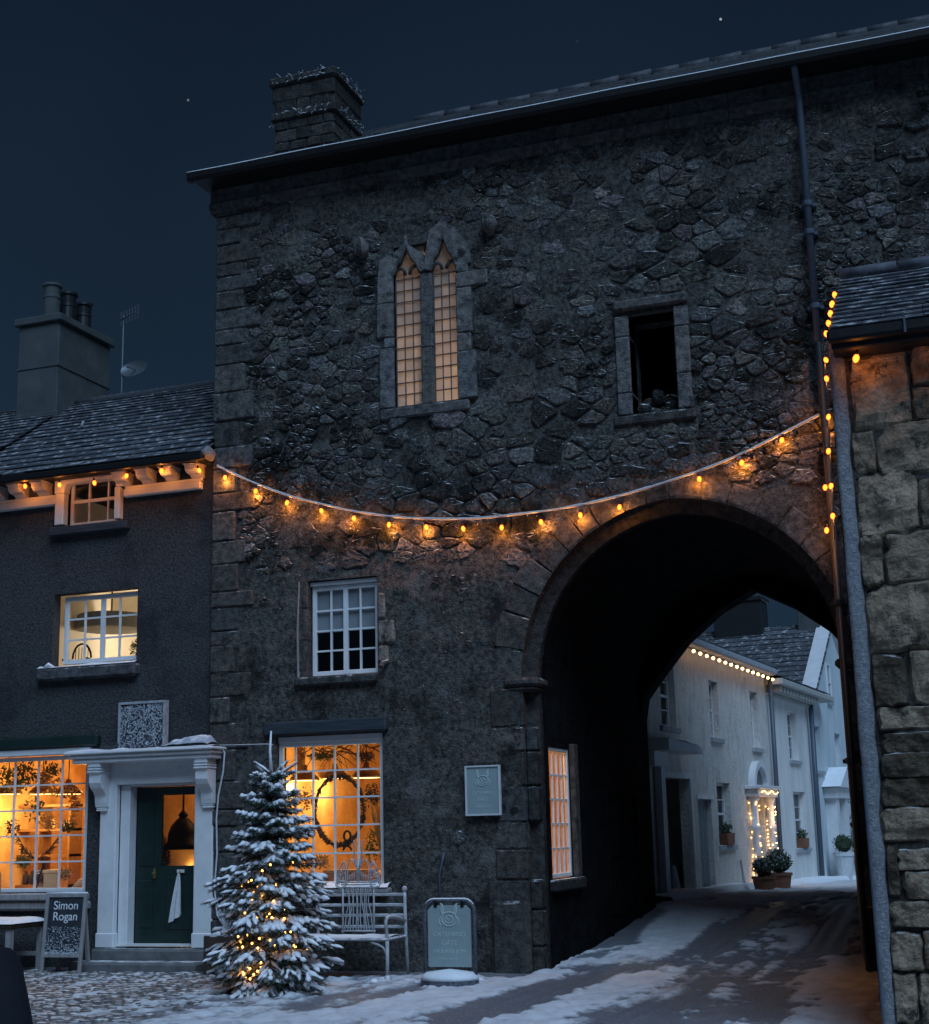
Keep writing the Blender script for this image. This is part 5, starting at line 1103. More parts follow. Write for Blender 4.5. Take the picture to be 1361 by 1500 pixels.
# lit doorcase with fanlight
q = MB(); q.box(6.50, -.14, .3, 7.60, -.10, 2.35, fr=HFR); dd = q.build('front_door', 'cream_door', hA)
for (a, b, c, d) in ((6.62, 6.98, .5, 1.15), (7.12, 7.48, .5, 1.15), (6.62, 6.98, 1.3, 2.2), (7.12, 7.48, 1.3, 2.2)): q = MB(); q.box(a, -.102, c, b, -.085, d, fr=HFR, b=.008); q.build('door_panel', 'cream_door', dd)
for x in (6.30, 7.72):
    q = MB(); p = HFR(x, .12, 0); q.lathe([(.10, .28), (.11, .32), (.10, .36), (.075, .40), (.07, 1.45), (.10, 1.5), (.10, 1.56), (.07, 1.6), (.07, 2.0), (.11, 2.08), (.12, 2.14)], p[0], p[1], 0, 12); q.build('porch_column', 'white_paint', dd, smooth=True)
q = MB(); q.box(6.14, 0, 2.14, 7.90, .26, 2.28, fr=HFR, b=.01); q.box(6.06, 0, 2.285, 7.98, .32, 2.36, fr=HFR, b=.012)
arc = [(7.0+.05+.62*math.cos(t), 2.36+.52*math.sin(t)) for t in np.linspace(0, math.pi, 16)]; arc2 = [(7.05+.48*math.cos(t), 2.36+.39*math.sin(t)) for t in np.linspace(math.pi, 0, 16)]
q.prism(arc+arc2, 0, .14, HFR); q.build('door_hood', 'white_paint', dd)
q = MB(); q.prism([(7.05+.48*math.cos(t), 2.362+.39*math.sin(t)) for t in np.linspace(0, math.pi, 16)], .005, .03, HFR); q.build('fanlight', 'steel_grey', dd)
# eave, roof
q = MB(); q.box(-1.6, 0, 4.76, 8.45, .30, 4.90, fr=HFR, b=.03); q.build('eave_gutter', 'grey_trim', hA)
def strip_roof(parent, fr, u0, u1, w0, z0, w1, z1, n, m, seed):
    r = random.Random(seed); q = MB(); q.add([fr(u0, w0, z0), fr(u1, w0, z0), fr(u1, w1, z1), fr(u0, w1, z1)], [(0, 1, 2, 3)]); o = q.build('roof', m, parent); st = MB()
    for k in range(n):
        a, b = k/n, (k+1.2)/n; b = min(b, 1); u = u0
        while u < u1-.05:
            v = min(u+r.uniform(.3, .8), u1); s = r.uniform(.8, 1.25); h = r.uniform(.02, .035)
            P = lambda uu, t, o_: fr(uu, w0+(w1-w0)*t, z0+(z1-z0)*t+o_)
            st.add([P(u, a, h), P(v, a, h), P(v, b, .006), P(u, b, .006), P(u, a, 0), P(v, a, 0)], [(0, 1, 2, 3), (4, 5, 1, 0)], (s, s, s)); u = v
    st.build('slates', m, o, kind='stuff'); return o
rA = strip_roof(hA, HFR, -1.6, 8.45, .28, 4.90, -3.2, 6.0, 14, 'slate_snowy', 1)
q = MB(); q.box(8.35, -3.2, 4.9, 8.5, .2, 4.96, fr=HFR); q.tube([HFR(8.42, .3, 4.93), HFR(8.42, -3.2, 6.08)], .07, 6); q.build('verge', 'slate', rA)
def chimstack(parent, u0, u1, w0, w1, z0, z1, m='chimney_render'):
    q = MB(); q.box(u0, w0, z0, u1, w1, z1, fr=HFR, b=.02); q.box(u0-.05, w0-.05, z1, u1+.05, w1+.05, z1+.12, fr=HFR, b=.02); q.build('chimney', m, parent)
# second house with the dentilled cornice
hB, hBw = house('smooth_white_house', 'smooth white house with dentilled eave cornice and terracotta window box', 8.45, 12.68, 4.62, [(10.50, 11.45, 3.02, 4.14), (10.55, 11.85, 1.03, 2.30)], 'white_wall_smooth')
sash(hB, 'sash_window', 10.50, 11.45, 3.02, 4.14); sash(hB, 'sash_window', 10.55, 11.85, 1.03, 2.30)
q = MB(); q.box(8.46, 0, 4.34, 12.66, .10, 4.40, fr=HFR); q.box(8.46, 0, 4.56, 14.3, .40, 4.70, fr=HFR, b=.02); q.build('cornice', 'stone_trim', hB)
for k in range(13): q = MB(); u = 8.6+k*.33; q.box(u, 0, 4.41, u+.17, .32, 4.555, fr=HFR, b=.015); q.build('dentil', 'stone_trim', hB)
rB = strip_roof(hB, HFR, 8.5, 14.0, .38, 4.72, -2.6, 5.75, 12, 'slate', 2)
# third house: gable to the street
AP, APZ = 16.6, 6.75
hC, hCw = house('blue_gabled_house', 'pale blue gabled house at the far end of the street', 12.70, 20.5, 4.62, [(13.45, 14.20, 2.86, 3.96), (16.1, 16.9, 2.75, 3.9), (14.6, 15.45, .1, 2.15), (16.6, 17.6, .9, 2.2), (19.0, 19.8, 2.8, 3.9)], 'blue_wall')
sash(hC, 'sash_window', 13.45, 14.20, 2.86, 3.96); sash(hC, 'sash_window', 16.1, 16.9, 2.75, 3.9); sash(hC, 'sash_window', 16.6, 17.6, .9, 2.2); sash(hC, 'sash_window', 19.0, 19.8, 2.8, 3.9)
q = MB(); q.prism([(13.6, 4.62), (20.0, 4.62), (AP, APZ)], -.35, .0, HFR); q.build('gable', 'blue_wall', hC)
sash(hC, 'gable_window', 15.5, 16.0, 4.7, 5.7, 1, 2, rec=.05)
q = MB(); q.prism([(13.45, 4.62), (AP, APZ+.12), (20.15, 4.62), (20.15, 4.70), (AP, APZ+.22), (13.45, 4.70)], -.3, .08, HFR); q.build('barge_board', 'white_paint', hC)
# its roof: the near slope rises from the valley behind the second house to the ridge running back from the apex
def gable_roof(parent, ue, ze, ur, zr, w0, w1, n, m, seed):
    r = random.Random(seed); q = MB(); q.add([HFR(ue, w0, ze), HFR(ue, w1, ze), HFR(ur, w1, zr), HFR(ur, w0, zr)], [(0, 1, 2, 3)]); o = q.build('roof', m, parent); st = MB()
    for k in range(n):
        a, b = k/n, min((k+1.2)/n, 1); w_ = w1
        while w_ < w0-.05:
            v = min(w_+r.uniform(.3, .7), w0); s = r.uniform(.75, 1.3); h = r.uniform(.025, .04); P = lambda ww, t, o_: HFR(ue+(ur-ue)*t-o_*.6, ww, ze+(zr-ze)*t+o_)
            st.add([P(w_, a, h), P(v, a, h), P(v, b, .006), P(w_, b, .006), P(w_, a, 0), P(v, a, 0)], [(0, 1, 2, 3), (4, 5, 1, 0)], (s, s, s)); w_ = v
    st.build('slates', m, o, kind='stuff'); return o
rC = gable_roof(hC, 13.3, 4.55, AP, APZ+.15, .12, -8.5, 16, 'slate_snowy', 5); gable_roof(hC, 20.2, 4.6, AP, APZ+.15, .12, -8.5, 4, 'slate_snowy', 6)
def ridge_w(px): 
    best = min(np.arange(-12, .1, .05), key=lambda w_: abs(prjx(HFR(AP, w_, APZ+.15))-px)); return float(best)
def prjx(P): q_ = np.array(P)-EYE; return CX+FPX*(q_@_r)/(q_@_fw)
wA, wB, wC_, wD = ridge_w(1052), ridge_w(1122), ridge_w(1172), ridge_w(1203)
chimstack(hC, 16.2, 17.0, wA, wB, 6.2, 7.62, 'pipe_dark'); chimstack(hC, 16.3, 17.0, wC_, wD, 6.4, 7.5, 'chimney_render')
p = HFR(16.5, wB-.6, 7.68); q = MB(); q.tube([(p[0], p[1], 7.6), (p[0]+.1, p[1], 7.85), (p[0]+.3, p[1], 7.9)], .07, 6); q.build('chimney_cowl', 'pipe_dark', hC)
# portico of the third house
q = MB(); q.box(14.25, 0, .1, 14.6, .28, 2.18, fr=HFR); q.box(15.45, 0, .1, 15.8, .28, 2.18, fr=HFR); q.box(14.1, 0, 2.18, 15.95, .34, 2.44, fr=HFR, b=.01); q.prism([(13.95, 2.445), (16.1, 2.445), (15.02, 2.95)], 0, .45, HFR); pc = q.build('portico', 'white_paint', hC)
q = MB(); q.box(14.6, -.15, .1, 15.45, -.1, 2.12, fr=HFR); q.build('front_door', 'grey_door', pc)
q = MB()
for s in (-1, 1): q.add([HFR(15.02, .47, 2.97), HFR(15.02+s*1.1, .47, 2.46), HFR(15.02+s*1.1, 0, 2.46), HFR(15.02, 0, 2.97)], [(0, 1, 2, 3)])
q.build('portico_snow', 'snow', pc)
# downpipes between the houses
q = MB(); q.tube([HFR(8.47, .12, 4.75), HFR(8.47, .10, .2)], .05, 8); q.build('downpipe', 'pipe_blue_grey', hA, smooth=True)
q = MB(); q.tube([HFR(12.69, .12, 4.45), HFR(12.69, .10, .1)], .06, 8); q.build('downpipe', 'pipe_blue_grey', hC, smooth=True)
# things along the foot of the houses
def shrub_ball(name, label, u, w_, zb, r, pot, ph, pr, seed, frost=True, taper=.8):
    p = HFR(u, w_, zb); t = thing(name, label, 'potted shrub', p)
    q = MB(); q.lathe([(pr*taper, 0), (pr, ph*.86), (pr*1.1, ph*.87), (pr*1.1, ph), (pr*.9, ph), (pr*.85, ph-.05)], p[0], p[1], zb, 14); q.build('pot', pot, t)
    q = MB(); leafball(q, (p[0], p[1], zb+ph+r*.8), (r, r, r*.95), 420, .035, seed, ((1, 1, 1), (.7, .7, .7), (1.4, 1.4, 1.4))); q.blob((p[0], p[1], zb+ph+r*.8), r*.8, 8, 6, .2, seed); q.build('foliage', 'box_leaf', t, kind='stuff')
    if frost: q = MB(); leafball(q, (p[0], p[1], zb+ph+r*.95), (r*1.04, r*1.04, r*.9), 420, .028, seed+1); q.build('frost', 'box_leaf_frost', t, kind='stuff')
    return t
zf = lambda u: float(gz(0, HFR(u, 0, 0)[1]))
shrub_ball('potted_shrub', 'frosted round shrub in a dark terracotta pot left of the lit doorway pair', onH(1119, 1290, .9)[0], .9, zf(5.6), .20, 'terracotta', .30, .20, 31, True)
shrub_ball('potted_shrub', 'larger frosted round shrub in an orange pot right of the lit doorway', onH(1142, 1290, .9)[0], .9, zf(6.4), .26, 'terracotta', .34, .23, 32, True)
shrub_ball('potted_shrub', 'clipped box ball in a tall tapered white planter before the portico', 13.75, .45, zf(13.7), .26, 'pale_planter', .68, .24, 33, False, .62)
shrub_ball('potted_shrub', 'clipped box ball in a white planter at the far end by the arch edge', 16.25, .45, zf(16.2), .26, 'pale_planter', .66, .24, 34, False, .75)
for nm, lab, u, z, sd in (('window_box', 'small terracotta window box on the roughcast house ground floor sill', 4.42, 1.22, 41), ('window_box', 'terracotta window box with frosted plants on the smooth white house', 11.2, 1.03, 42)):
    t = thing(nm, lab, 'window box', HFR(u, .0, z)); q = MB(); q.prism([(u-.24, z), (u+.24, z), (u+.30, z+.22), (u-.30, z+.22)], -.10, .10, HFR); q.build('box', 'terracotta', t)
    q = MB(); leafball(q, HFR(u, .0, z+.30), (.12, .32, .14), 200, .035, sd, ((1, 1, 1), (1.5, 1.4, 1.2))); q.build('plants', 'box_leaf', t)
p = HFR(1.75, -.25, zf(1.7)); cn = thing('traffic_cone', 'grey traffic cone standing in the dark doorway beyond the arch', 'traffic cone', p); q = MB(); q.lathe([(.12, .03), (.11, .06), (.05, .38), (.03, .48)], p[0], p[1], p[2], 12); q.build('cone', 'grey_trim', cn, smooth=True); q = MB(); q.box(p[0]-.15, p[1]-.15, p[2]-.02, p[0]+.15, p[1]+.15, p[2]+.03, b=.01); q.build('base', 'grey_trim', cn)
q = MB(); a = HFR(5.55, .03, zf(5.5)); b = HFR(5.35, .02, zf(5.5)+.55); q.tube([a, b], .018, 6); o = q.build('leaning_stick', 'grey_trim', None); tag(o, 'thin stick leaning on the roughcast house wall', 'stick')
p = HFR(17.3, .25, 1.55); hb = thing('hanging_basket', 'dark hanging basket on the wall at the far arch edge', 'hanging basket', p); q = MB(); q.lathe([(.05, -.2), (.2, -.12), (.26, 0), (.24, .02)], p[0], p[1], p[2], 12); q.build('basket', 'dark_wood', hb, smooth=True); q = MB(); leafball(q, (p[0], p[1], p[2]+.1), (.28, .28, .16), 160, .04, 77); q.build('plants', 'box_leaf', hb); q = MB(); q.tube([HFR(17.3, 0, 2.1), HFR(17.3, .25, 2.12), p], .012, 5); q.build('bracket', 'pipe_dark', hb)
# kerb with snow in front of the houses
q = MB(); n = 40; G = np.zeros((n, 5, 3))
for i in range(n):
    u = -1.0+19*i/(n-1); z = zf(u)
    for j, (w_, h) in enumerate(((.0, .10), (.3, .115), (.50, .11), (.55, .05), (.58, -.05))): G[i, j] = HFR(u, w_, z+h*(.7+.5*float(vnoise(np.array([i*.5, j*1., 8.])))))
q.grid(G); o = q.build('pavement', 'snow', None, smooth=True); o['kind'] = 'structure'; o['label'] = 'snowy pavement along the foot of the white houses'

# ------------------------------------------------------------------ string lights
bq = MB(); bq.lathe([(.003, -.056), (.014, -.050), (.023, -.034), (.025, -.017), (.018, 0), (.011, .010)], 0, 0, 0, 8); BULB = bq.mesh('bulb', 'bulb_warm', True)
bq = MB(); bq.lathe([(.013, .008), (.014, .012), (.012, .045), (.006, .05)], 0, 0, 0, 7); SOCK = bq.mesh('socket', 'cable_dark', True)
bq = MB(); bq.blob((0, 0, 0), .03, 6, 4); FBULB = bq.mesh('bulb', 'bulb_far', True)
def smooth_path(pts, n=8):
    pts = [np.array(p, float) for p in pts]; o = []
    for i in range(len(pts)-1):
        p0, p1, p2, p3 = pts[max(i-1, 0)], pts[i], pts[i+1], pts[min(i+2, len(pts)-1)]
        for k in range(n): t = k/n; o.append(.5*((2*p1)+(-p0+p2)*t+(2*p0-5*p1+4*p2-p3)*t*t+(-p0+3*p1-3*p2+p3)*t**3))
    return o+[pts[-1]]
def string_lights(label, cable, bulbs, r=.014, frost=True, me=None, sock=True, pw=0.0, scl=1.0, off=(0, -.012, -.068)):
    t = thing('string_lights', label, 'string lights', tuple(cable[0])); q = MB(); P = smooth_path(cable); q.tube(P, [r*(.75+.6*float(vnoise(np.array([i*.9, 3., 1.])))) for i in range(len(P))] if frost else r, 6); q.build('cable', 'frost_cable' if frost else 'cable_dark', t, smooth=True)
    for b in bulbs:
        tilt = (rnd.uniform(-.25, .25), rnd.uniform(-.35, .35), 0); inst('bulb', me or BULB, b, t, tilt, (scl,)*3)
        if pw: light('bulb_light', np.array(b)+np.array(off), pw*rnd.uniform(.8, 1.2), (1, .33, .045), .012, t)
        if sock: inst('socket', SOCK, b, t, tilt)
    return t
SY = F-.085
cab = [onY(x, y, F-.09) for x, y in ((318, 682), (365, 704), (420, 725), (470, 738), (520, 749), (580, 757), (640, 760), (700, 759), (760, 753), (820, 745), (880, 733), (940, 717), (1000, 698), (1050, 680), (1100, 658), (1150, 633), (1207, 604))]
string_lights('frosty rope of warm bulbs swagged across the gatehouse front', cab, [onY(x, y+2, SY) for x, y in ((330, 695), (375, 715), (421, 732), (470, 744), (518, 755), (570, 764), (624, 768), (678, 770), (735, 768), (792, 760), (850, 750), (908, 738), (1024, 697), (1087, 673), (1146, 640), (1211, 608))], .015, pw=5.0)
def cY(x): return CF-.30
cab = [onY(x, y, CF-.30) for x, y in ((-60, 712), (0, 706), (40, 700), (90, 699), (138, 696), (186, 686), (236, 679), (290, 678), (318, 682))]
string_lights('warm bulbs strung under the eave of the grey cottage', cab, [onY(x, y, CF-.28) for x, y in ((37, 710), (87, 708), (138, 705), (186, 695), (237, 687), (291, 687))], .006, False, pw=1.6)
rv = [np.array([rx0-.02, ReY+(RrY-ReY)*t, ReZ+(RrZ-ReZ)*t-.04]) for t in (.04, .22, .40, .58, .76)]
string_lights('five close-set bulbs up the verge of the right stone house roof', rv, [p+np.array([-.015, 0, .03]) for p in rv], .008, False, sock=False, scl=.85, pw=.25, off=(-.05, 0, 0))
vb = [onY(x, y, F-.30) for x, y in ((1209, 525), (1210, 552), (1214, 608), (1214, 658), (1218, 709), (1209, 711), (1220, 753), (1211, 774))]
string_lights('vertical line of bulbs down the gatehouse drainpipe right of the arch', [onY(x, y, F-.28) for x, y in ((1206, 500), (1210, 552), (1214, 608), (1216, 658), (1219, 709), (1221, 753), (1222, 790))], vb, .007, False, pw=1.5)
string_lights('two bulbs under the front eave of the right stone house', [RFR(-.95, .16, 5.24), RFR(-.86, .18, 5.235), RFR(-.5, .16, 5.20), RFR(-.2, .16, 5.22), RFR(.5, .16, 5.22), RFR(2.0, .16, 5.25)], [onY(1255, 521, RB-.17), onY(1395, 500, RB-.17)], .006, False, pw=1.1, off=(.02, -.02, -.06))
fl = [HFR(2.1+6.2*i/14, .22, 4.66) for i in range(15)]
string_lights('row of small bulbs along the eave of the white roughcast house', [HFR(-1, .24, 4.70), HFR(2, .24, 4.69), HFR(5, .24, 4.69), HFR(8.4, .24, 4.69)], fl, .008, False, FBULB, False)
# fairy lights wound round the doorcase columns beyond the arch
q = MB(); q.blob((0, 0, 0), .010, 5, 4); DB = q.mesh('bulb', 'bulb_far', True); r = random.Random(4); pts = []
for x in (6.30, 7.72):
    for k in range(64): a = r.uniform(0, 6.28); pts.append(HFR(x+.10*math.cos(a), .12+.10*math.sin(a), .35+1.75*r.random()**1.2))
for k in range(14): pts.append(HFR(6.3+1.4*k/13, .3, 2.22+.03*math.sin(k)))
string_lights('fairy lights wound round the columns of the far doorway', sorted(pts[:64:4], key=lambda p: p[2]), [p for p in pts], .004, False, DB, False)

for u in (6.45, 7.55): light('doorway_fill_light', HFR(u, .32, 1.75), 4, (1, .55, .2), .15, hA)  # added point lights without lamps, strengthening the glow around the fairy-lit columns

# ------------------------------------------------------------------ Christmas tree
TX, TY = onZ(397, 1462, 0)[0], onZ(397, 1462, 0)[1]; TY += .35; TX = onY(396, 1440, TY)[0]
tree = thing('christmas_tree', 'snow-laden christmas tree with fairy lights before the shop window', 'christmas tree', (TX, TY, 0))
tr = random.Random(19); H = 2.68
q = MB(); q.tube([(TX, TY, -.05), (TX+.01, TY, .8), (TX-.01, TY, 1.7), (TX, TY, H-.35)], [.05, .04, .025, .014], 8); q.build('trunk', 'bark', tree, smooth=True)
br, nd, nf, sn = MB(), MB(), MB(), MB(); lights_ = []
def spray(p, d, L, snow_k, depth=0):
    """a twig with needles; snow lies along its upper side"""
    d = d/np.linalg.norm(d); e = p+d*L+np.array([0, 0, -.14*L if snow_k else 0]); side = np.cross(d, np.array([0, 0, 1.])); side /= (np.linalg.norm(side)+1e-6); upv = np.cross(side, d)
    br.tube([p, (p+e)/2, e], [.007, .005, .003], 4)
    n = int(105*L/.3)+12
    for k in range(n):
        t = (k+tr.random())/n; a = tr.uniform(0, 2*math.pi); o = (side*math.cos(a)+upv*math.sin(a)); b0 = p+(e-p)*t; b1 = b0+(o*.85+d*.55)*tr.uniform(.035, .058); w_ = np.cross(o, d)*.004
        s = tr.uniform(.5, 1.5); (nf if (tr.random() < .62 and math.sin(a) > -.35) else nd).add([b0-w_, b0+w_, b1], [(0, 1, 2)], (s, s, s))
    if snow_k > 0:
        m = 7; P = []; Rr = []; t0 = tr.uniform(0, .2); ph = tr.uniform(0, 6.28)
        for k in range(m):
            t = t0+(1.02-t0)*k/(m-1); P.append(p+(e-p)*t+np.array([0, 0, .016])); Rr.append(snow_k*.0235*(.75+.35*math.sin(ph+k*1.3)+.25*tr.random())*(.5 if k in (0, m-1) else 1))
        k0 = len(sn.v); sn.tube(P, Rr, 8)
        for i in range(k0, len(sn.v)):
            c_ = P[(i-k0)//8]; v = sn.v[i]; dz = v[2]-c_[2]; sn.v[i] = (v[0]+tr.uniform(-.004, .004), v[1]+tr.uniform(-.004, .004), c_[2]+(dz*.85 if dz > 0 else dz*.45)+tr.uniform(-.004, .003))
    return e
z = .16; lev = 0
while z < H-.42:
    f = z/H; Rm = float(np.interp(f, [0, .12, .3, .5, .68, .85, 1], [.46, .60, .60, .49, .36, .20, .10])); nb_n = int(14-5*f); a0 = tr.uniform(0, 6.28)
    for k in range(nb_n):
        a = a0+2*math.pi*k/nb_n+tr.uniform(-.25, .25); L = Rm*tr.uniform(.72, 1.15); droop = .42*(1-f)-.10*f+tr.uniform(-.14, .14)
        d = np.array([math.cos(a), math.sin(a), -droop*.75+.14]); p0 = np.array([TX, TY, z+tr.uniform(-.06, .06)]); nseg = 5; pts = [p0]; dd_ = d/np.linalg.norm(d)
        for i in range(nseg): dd_ = dd_+np.array([0, 0, .05 if i > 2 else -.05]); pts.append(pts[-1]+dd_/np.linalg.norm(dd_)*L/nseg)
        br.tube(pts, [.012-.0018*i for i in range(nseg+1)], 5)
        sk = tr.uniform(.7, 1.35)*(1.0 if f < .8 else .8)*(0 if tr.random() < .08 else 1)
        for i in range(1, nseg+1):
            b = pts[i]; ax_ = pts[i]-pts[i-1]; ax_ /= np.linalg.norm(ax_); sd = np.cross(ax_, np.array([0, 0, 1.])); sd /= np.linalg.norm(sd)
            if i < nseg:
                for s in (-1, 1):
                    spray(b, ax_*.85+sd*s*.62+np.array([0, 0, -.22]), L*(.46-.055*i)*tr.uniform(.75, 1.2), (sk*(1 if i >= 2 else 0) if tr.random() < .80 else 0))
                if tr.random() < .5: spray(b, ax_*.6+np.array([0, 0, -.7]), L*.24, 0)
            else: spray(pts[-2], ax_, L*.34, sk*1.15)
            if i in (2, 3) and tr.random() < .16*(1.4-f) and math.sin(a) < .4 and z < 1.45: lights_.append(b+np.array([tr.uniform(-.05, .05), tr.uniform(-.05, .05), -.075]))
    z += .105+.06*f; lev += 1
# leader and top shoots
top = [(TX, TY, H-.40), (TX-.01, TY, H-.15), (TX, TY, H)]; br.tube(top, [.012, .009, .006], 5); sn.tube([(TX, TY, H-.42), (TX-.012, TY-.01, H-.2), (TX, TY-.01, H+.01)], [.020, .015, .009], 7)
for a, l, zz in ((2.6, .34, H-.52), (3.2, .26, H-.45), (.4, .36, H-.52), (5.5, .30, H-.55), (1.2, .3, H-.5), (.1, .26, H-.66), (3.0, .30, H-.62)):
    spray(np.array([TX, TY, zz]), np.array([math.cos(a)*.75, math.sin(a)*.5, .62]), l, .72)
br.build('branches', 'bark', tree); nd.build('needles', 'needles', tree, kind='stuff'); nf.build('frosted_needles', 'needles_frost', tree, kind='stuff')
so_ = sn.build('snow', 'snow', tree, smooth=True)
lt_ = thing('fairy_lights', 'tiny warm fairy lights wound through the snowy christmas tree', 'fairy lights', (TX, TY, .1))
q = MB(); q.blob((0, 0, 0), .0105, 8, 6); FB = q.mesh('bulb', 'bulb_fairy', True)
for p in lights_: inst('bulb', FB, p, lt_)
for _ in range(60):
    a = tr.uniform(-2.9, -.25); z = .18+1.1*tr.random()**1.4; rad = .56*(1-z/H)**.6*tr.uniform(.45, .85); inst('bulb', FB, (TX+rad*math.cos(a), TY+rad*math.sin(a), z), lt_)
q = MB(); n = 60; q.tube([(TX+(.5*(1-i/n))*math.cos(i*.62), TY+(.5*(1-i/n))*math.sin(i*.62), .2+1.9*i/n) for i in range(n)], .004, 4); q.build('wire', 'cable_dark', lt_)
q = MB(); q.lathe([(.17, 0), (.19, .02), (.20, .24), (.18, .25)], TX, TY, .0, 14); q.build('tub', 'black_plastic', tree)

# ------------------------------------------------------------------ bench
be = thing('garden_bench', 'frosted metal garden bench with an ornate tree-like back below the window', 'bench', (-7.1, 15.65, 0))
BX0, BX1, BB, BFr = -7.70, -6.60, 15.92, 15.40
for x in (BX0, BX1):
    q = MB(); q.tube([(x, BB+.08, .0), (x, BB+.02, .45), (x, BB, .93)], .020, 8); q.build('rear_leg', 'frosty_metal', be, smooth=True); q = MB(); q.blob((x, BB, .965), .034, 10, 8); q.build('finial', 'frosty_metal', be, smooth=True)
    q = MB(); q.tube([(x, BFr, .02), (x, BFr, .44)], .022, 8); q.lathe([(.07, 0), (.05, .03), (.022, .07)], x, BFr, .0, 10); q.build('front_leg', 'frosty_metal', be, smooth=True)
    q = MB(); q.tube(smooth_path([(x, BB, .62), (x, BB-.2, .66), (x, BFr+.04, .68), (x, BFr-.03, .63), (x, BFr-.01, .53), (x, BFr, .44)], 5), .020, 8); q.build('armrest', 'frosty_metal', be, smooth=True)
    q = MB(); s = 1 if x == BX0 else -1; q.tube(smooth_path([(x, BFr, .25), (x+s*.05, BFr, .36), (x+s*.2, BFr, .42)], 5), .013, 6); q.build('brace', 'frosty_metal', be, smooth=True)
q = MB(); q.box(BX0-.02, BFr-.03, .43, BX1+.02, BB+.0, .462, b=.012); q.build('seat', 'frosty_metal', be)
q = MB(); G = np.zeros((26, 6, 3))
for i in range(26):
    for j in range(6): G[i, j] = (BX0-.01+1.12*i/25, BFr-.02+.5*j/5, .464+.022*math.sin(math.pi*(j+.15)/5.3)*(.6+.7*float(vnoise(np.array([i*.4, j*.6, 4.])))))
q.grid(G); q.build('seat_snow', 'snow', be, smooth=True)
for z in (.55, .675, .79, .905):
    q = MB(); q.box(BX0+.015, BB-.012, z-.017, BX1-.015, BB+.012, z+.017, b=.006); q.build('back_slat', 'frosty_metal', be)
PX0_, PX1_ = -7.36, -6.97; pc_ = (PX0_+PX1_)/2
q = MB()
for k in range(11):
    t = k/10; u = PX0_+.02+(PX1_-PX0_-.04)*t; v = pc_+(u-pc_)*1.0; uu = pc_+(u-pc_)*.72
    q.tube(smooth_path([(u, BB-.03, .50), (u*.5+uu*.5+.012*math.sin(k*2), BB-.035, .68), (uu+.01*math.cos(k*3), BB-.035, .85), (pc_+(u-pc_)*.9, BB-.035, .985)], 4), .0065, 5)
for x in (PX0_, PX1_): q.tube([(x, BB-.03, .48), (x, BB-.03, .99)], .011, 6)
for z in (.505, .99, 1.02, 1.045): q.tube([(PX0_-.02, BB-.03, z), (PX1_+.02, BB-.03, z)], .010, 6)
q.build('back_panel', 'frosty_metal', be, smooth=True)
for s in (-1, 1):      # scroll ends
    q = MB(); cxx = pc_+s*.215
    q.tube([(cxx+.075*math.cos(t)*(1-t/26), BB-.035, 1.02+.05*math.sin(t)*(1-t/26)) for t in np.linspace(0, 12, 40)], .007, 5); q.build('scroll', 'frosty_metal', be, smooth=True)
q = MB()               # the crest: trunk branching into pointed arches with leaf lobes at the sides
for u in (-.022, -.008, .008, .022): q.tube([(pc_+u, BB-.03, 1.04), (pc_+u*.8, BB-.03, 1.20), (pc_+u*3.0, BB-.03, 1.30)], .006, 5)
for s in (-1, 1):
    q.tube(smooth_path([(pc_+s*.01, BB-.03, 1.18), (pc_+s*.05, BB-.03, 1.27), (pc_+s*.10, BB-.03, 1.30), (pc_+s*.13, BB-.03, 1.22), (pc_+s*.135, BB-.03, 1.05)], 5), .008, 5)
    q.tube(smooth_path([(pc_+s*.02, BB-.03, 1.22), (pc_+s*.05, BB-.03, 1.34), (pc_+s*.045, BB-.03, 1.44), (pc_+s*.055, BB-.03, 1.52)], 5), [.009]*15+[.004], 5)
    lobe = [(pc_+s*.16, 1.05), (pc_+s*.165, 1.26), (pc_+s*.20, 1.26), (pc_+s*.25, 1.17), (pc_+s*.27, 1.05)]
    q.tube(smooth_path([(a, BB-.03, b) for a, b in lobe], 5), .009, 5)
    for _ in range(46):
        a = tr.uniform(.165, .26); b = 1.05+tr.random()*(.21*(1-max(0, (a-.19))/.08)); u = pc_+s*a; L = .03; th = tr.uniform(0, 6.28)
        q.tube([(u, BB-.03, b), (u+L*math.cos(th)*.6, BB-.032, b+L*math.sin(th))], .006, 4)
    for k in range(5): q.tube([(pc_+s*(.05+.02*k), BB-.03, 1.05), (pc_+s*(.045+.022*k), BB-.03, 1.16-.01*k)], .005, 4)
q.build('crest', 'frosty_metal', be, smooth=True)

# ------------------------------------------------------------------ signs
def emblem(fr, mb, u, z, s, w_, r):
    C = lambda a, b: fr(u+a*s, w_, z+b*s)
    mb.tube([C(.34*math.cos(t), .30*math.sin(t)-.05) for t in np.linspace(0, 2*math.pi, 26)], r, 5)
    mb.tube([C(.20*math.cos(t), .16*math.sin(t)-.07) for t in np.linspace(0, 2*math.pi, 18)], r*.8, 5)
    mb.tube([C(a, b) for a, b in ((-.12, .02), (-.02, -.12), (.02, -.03), (.12, .05))], r*.8, 5)
    for q_ in (-1, 1):
        mb.tube([C(q_*a, b) for a, b in ((.30, .14), (.36, .30), (.34, .55), (.40, .62))], r*1.2, 5); mb.tube([C(q_*a, b) for a, b in ((.26, .20), (.28, .45), (.33, .60))], r, 5)
        mb.tube([C(q_*a, b) for a, b in ((.34, .05), (.45, -.05), (.46, -.2), (.40, -.32))], r, 5)
    mb.tube([C(a, .19+.04*math.cos(a*5)) for a in np.linspace(-.28, .28, 8)], r, 5)
wsn = thing('wall_sign', 'small sage green board with pale rim fixed to the gatehouse wall', 'sign', (-5.73, F, 2.05))
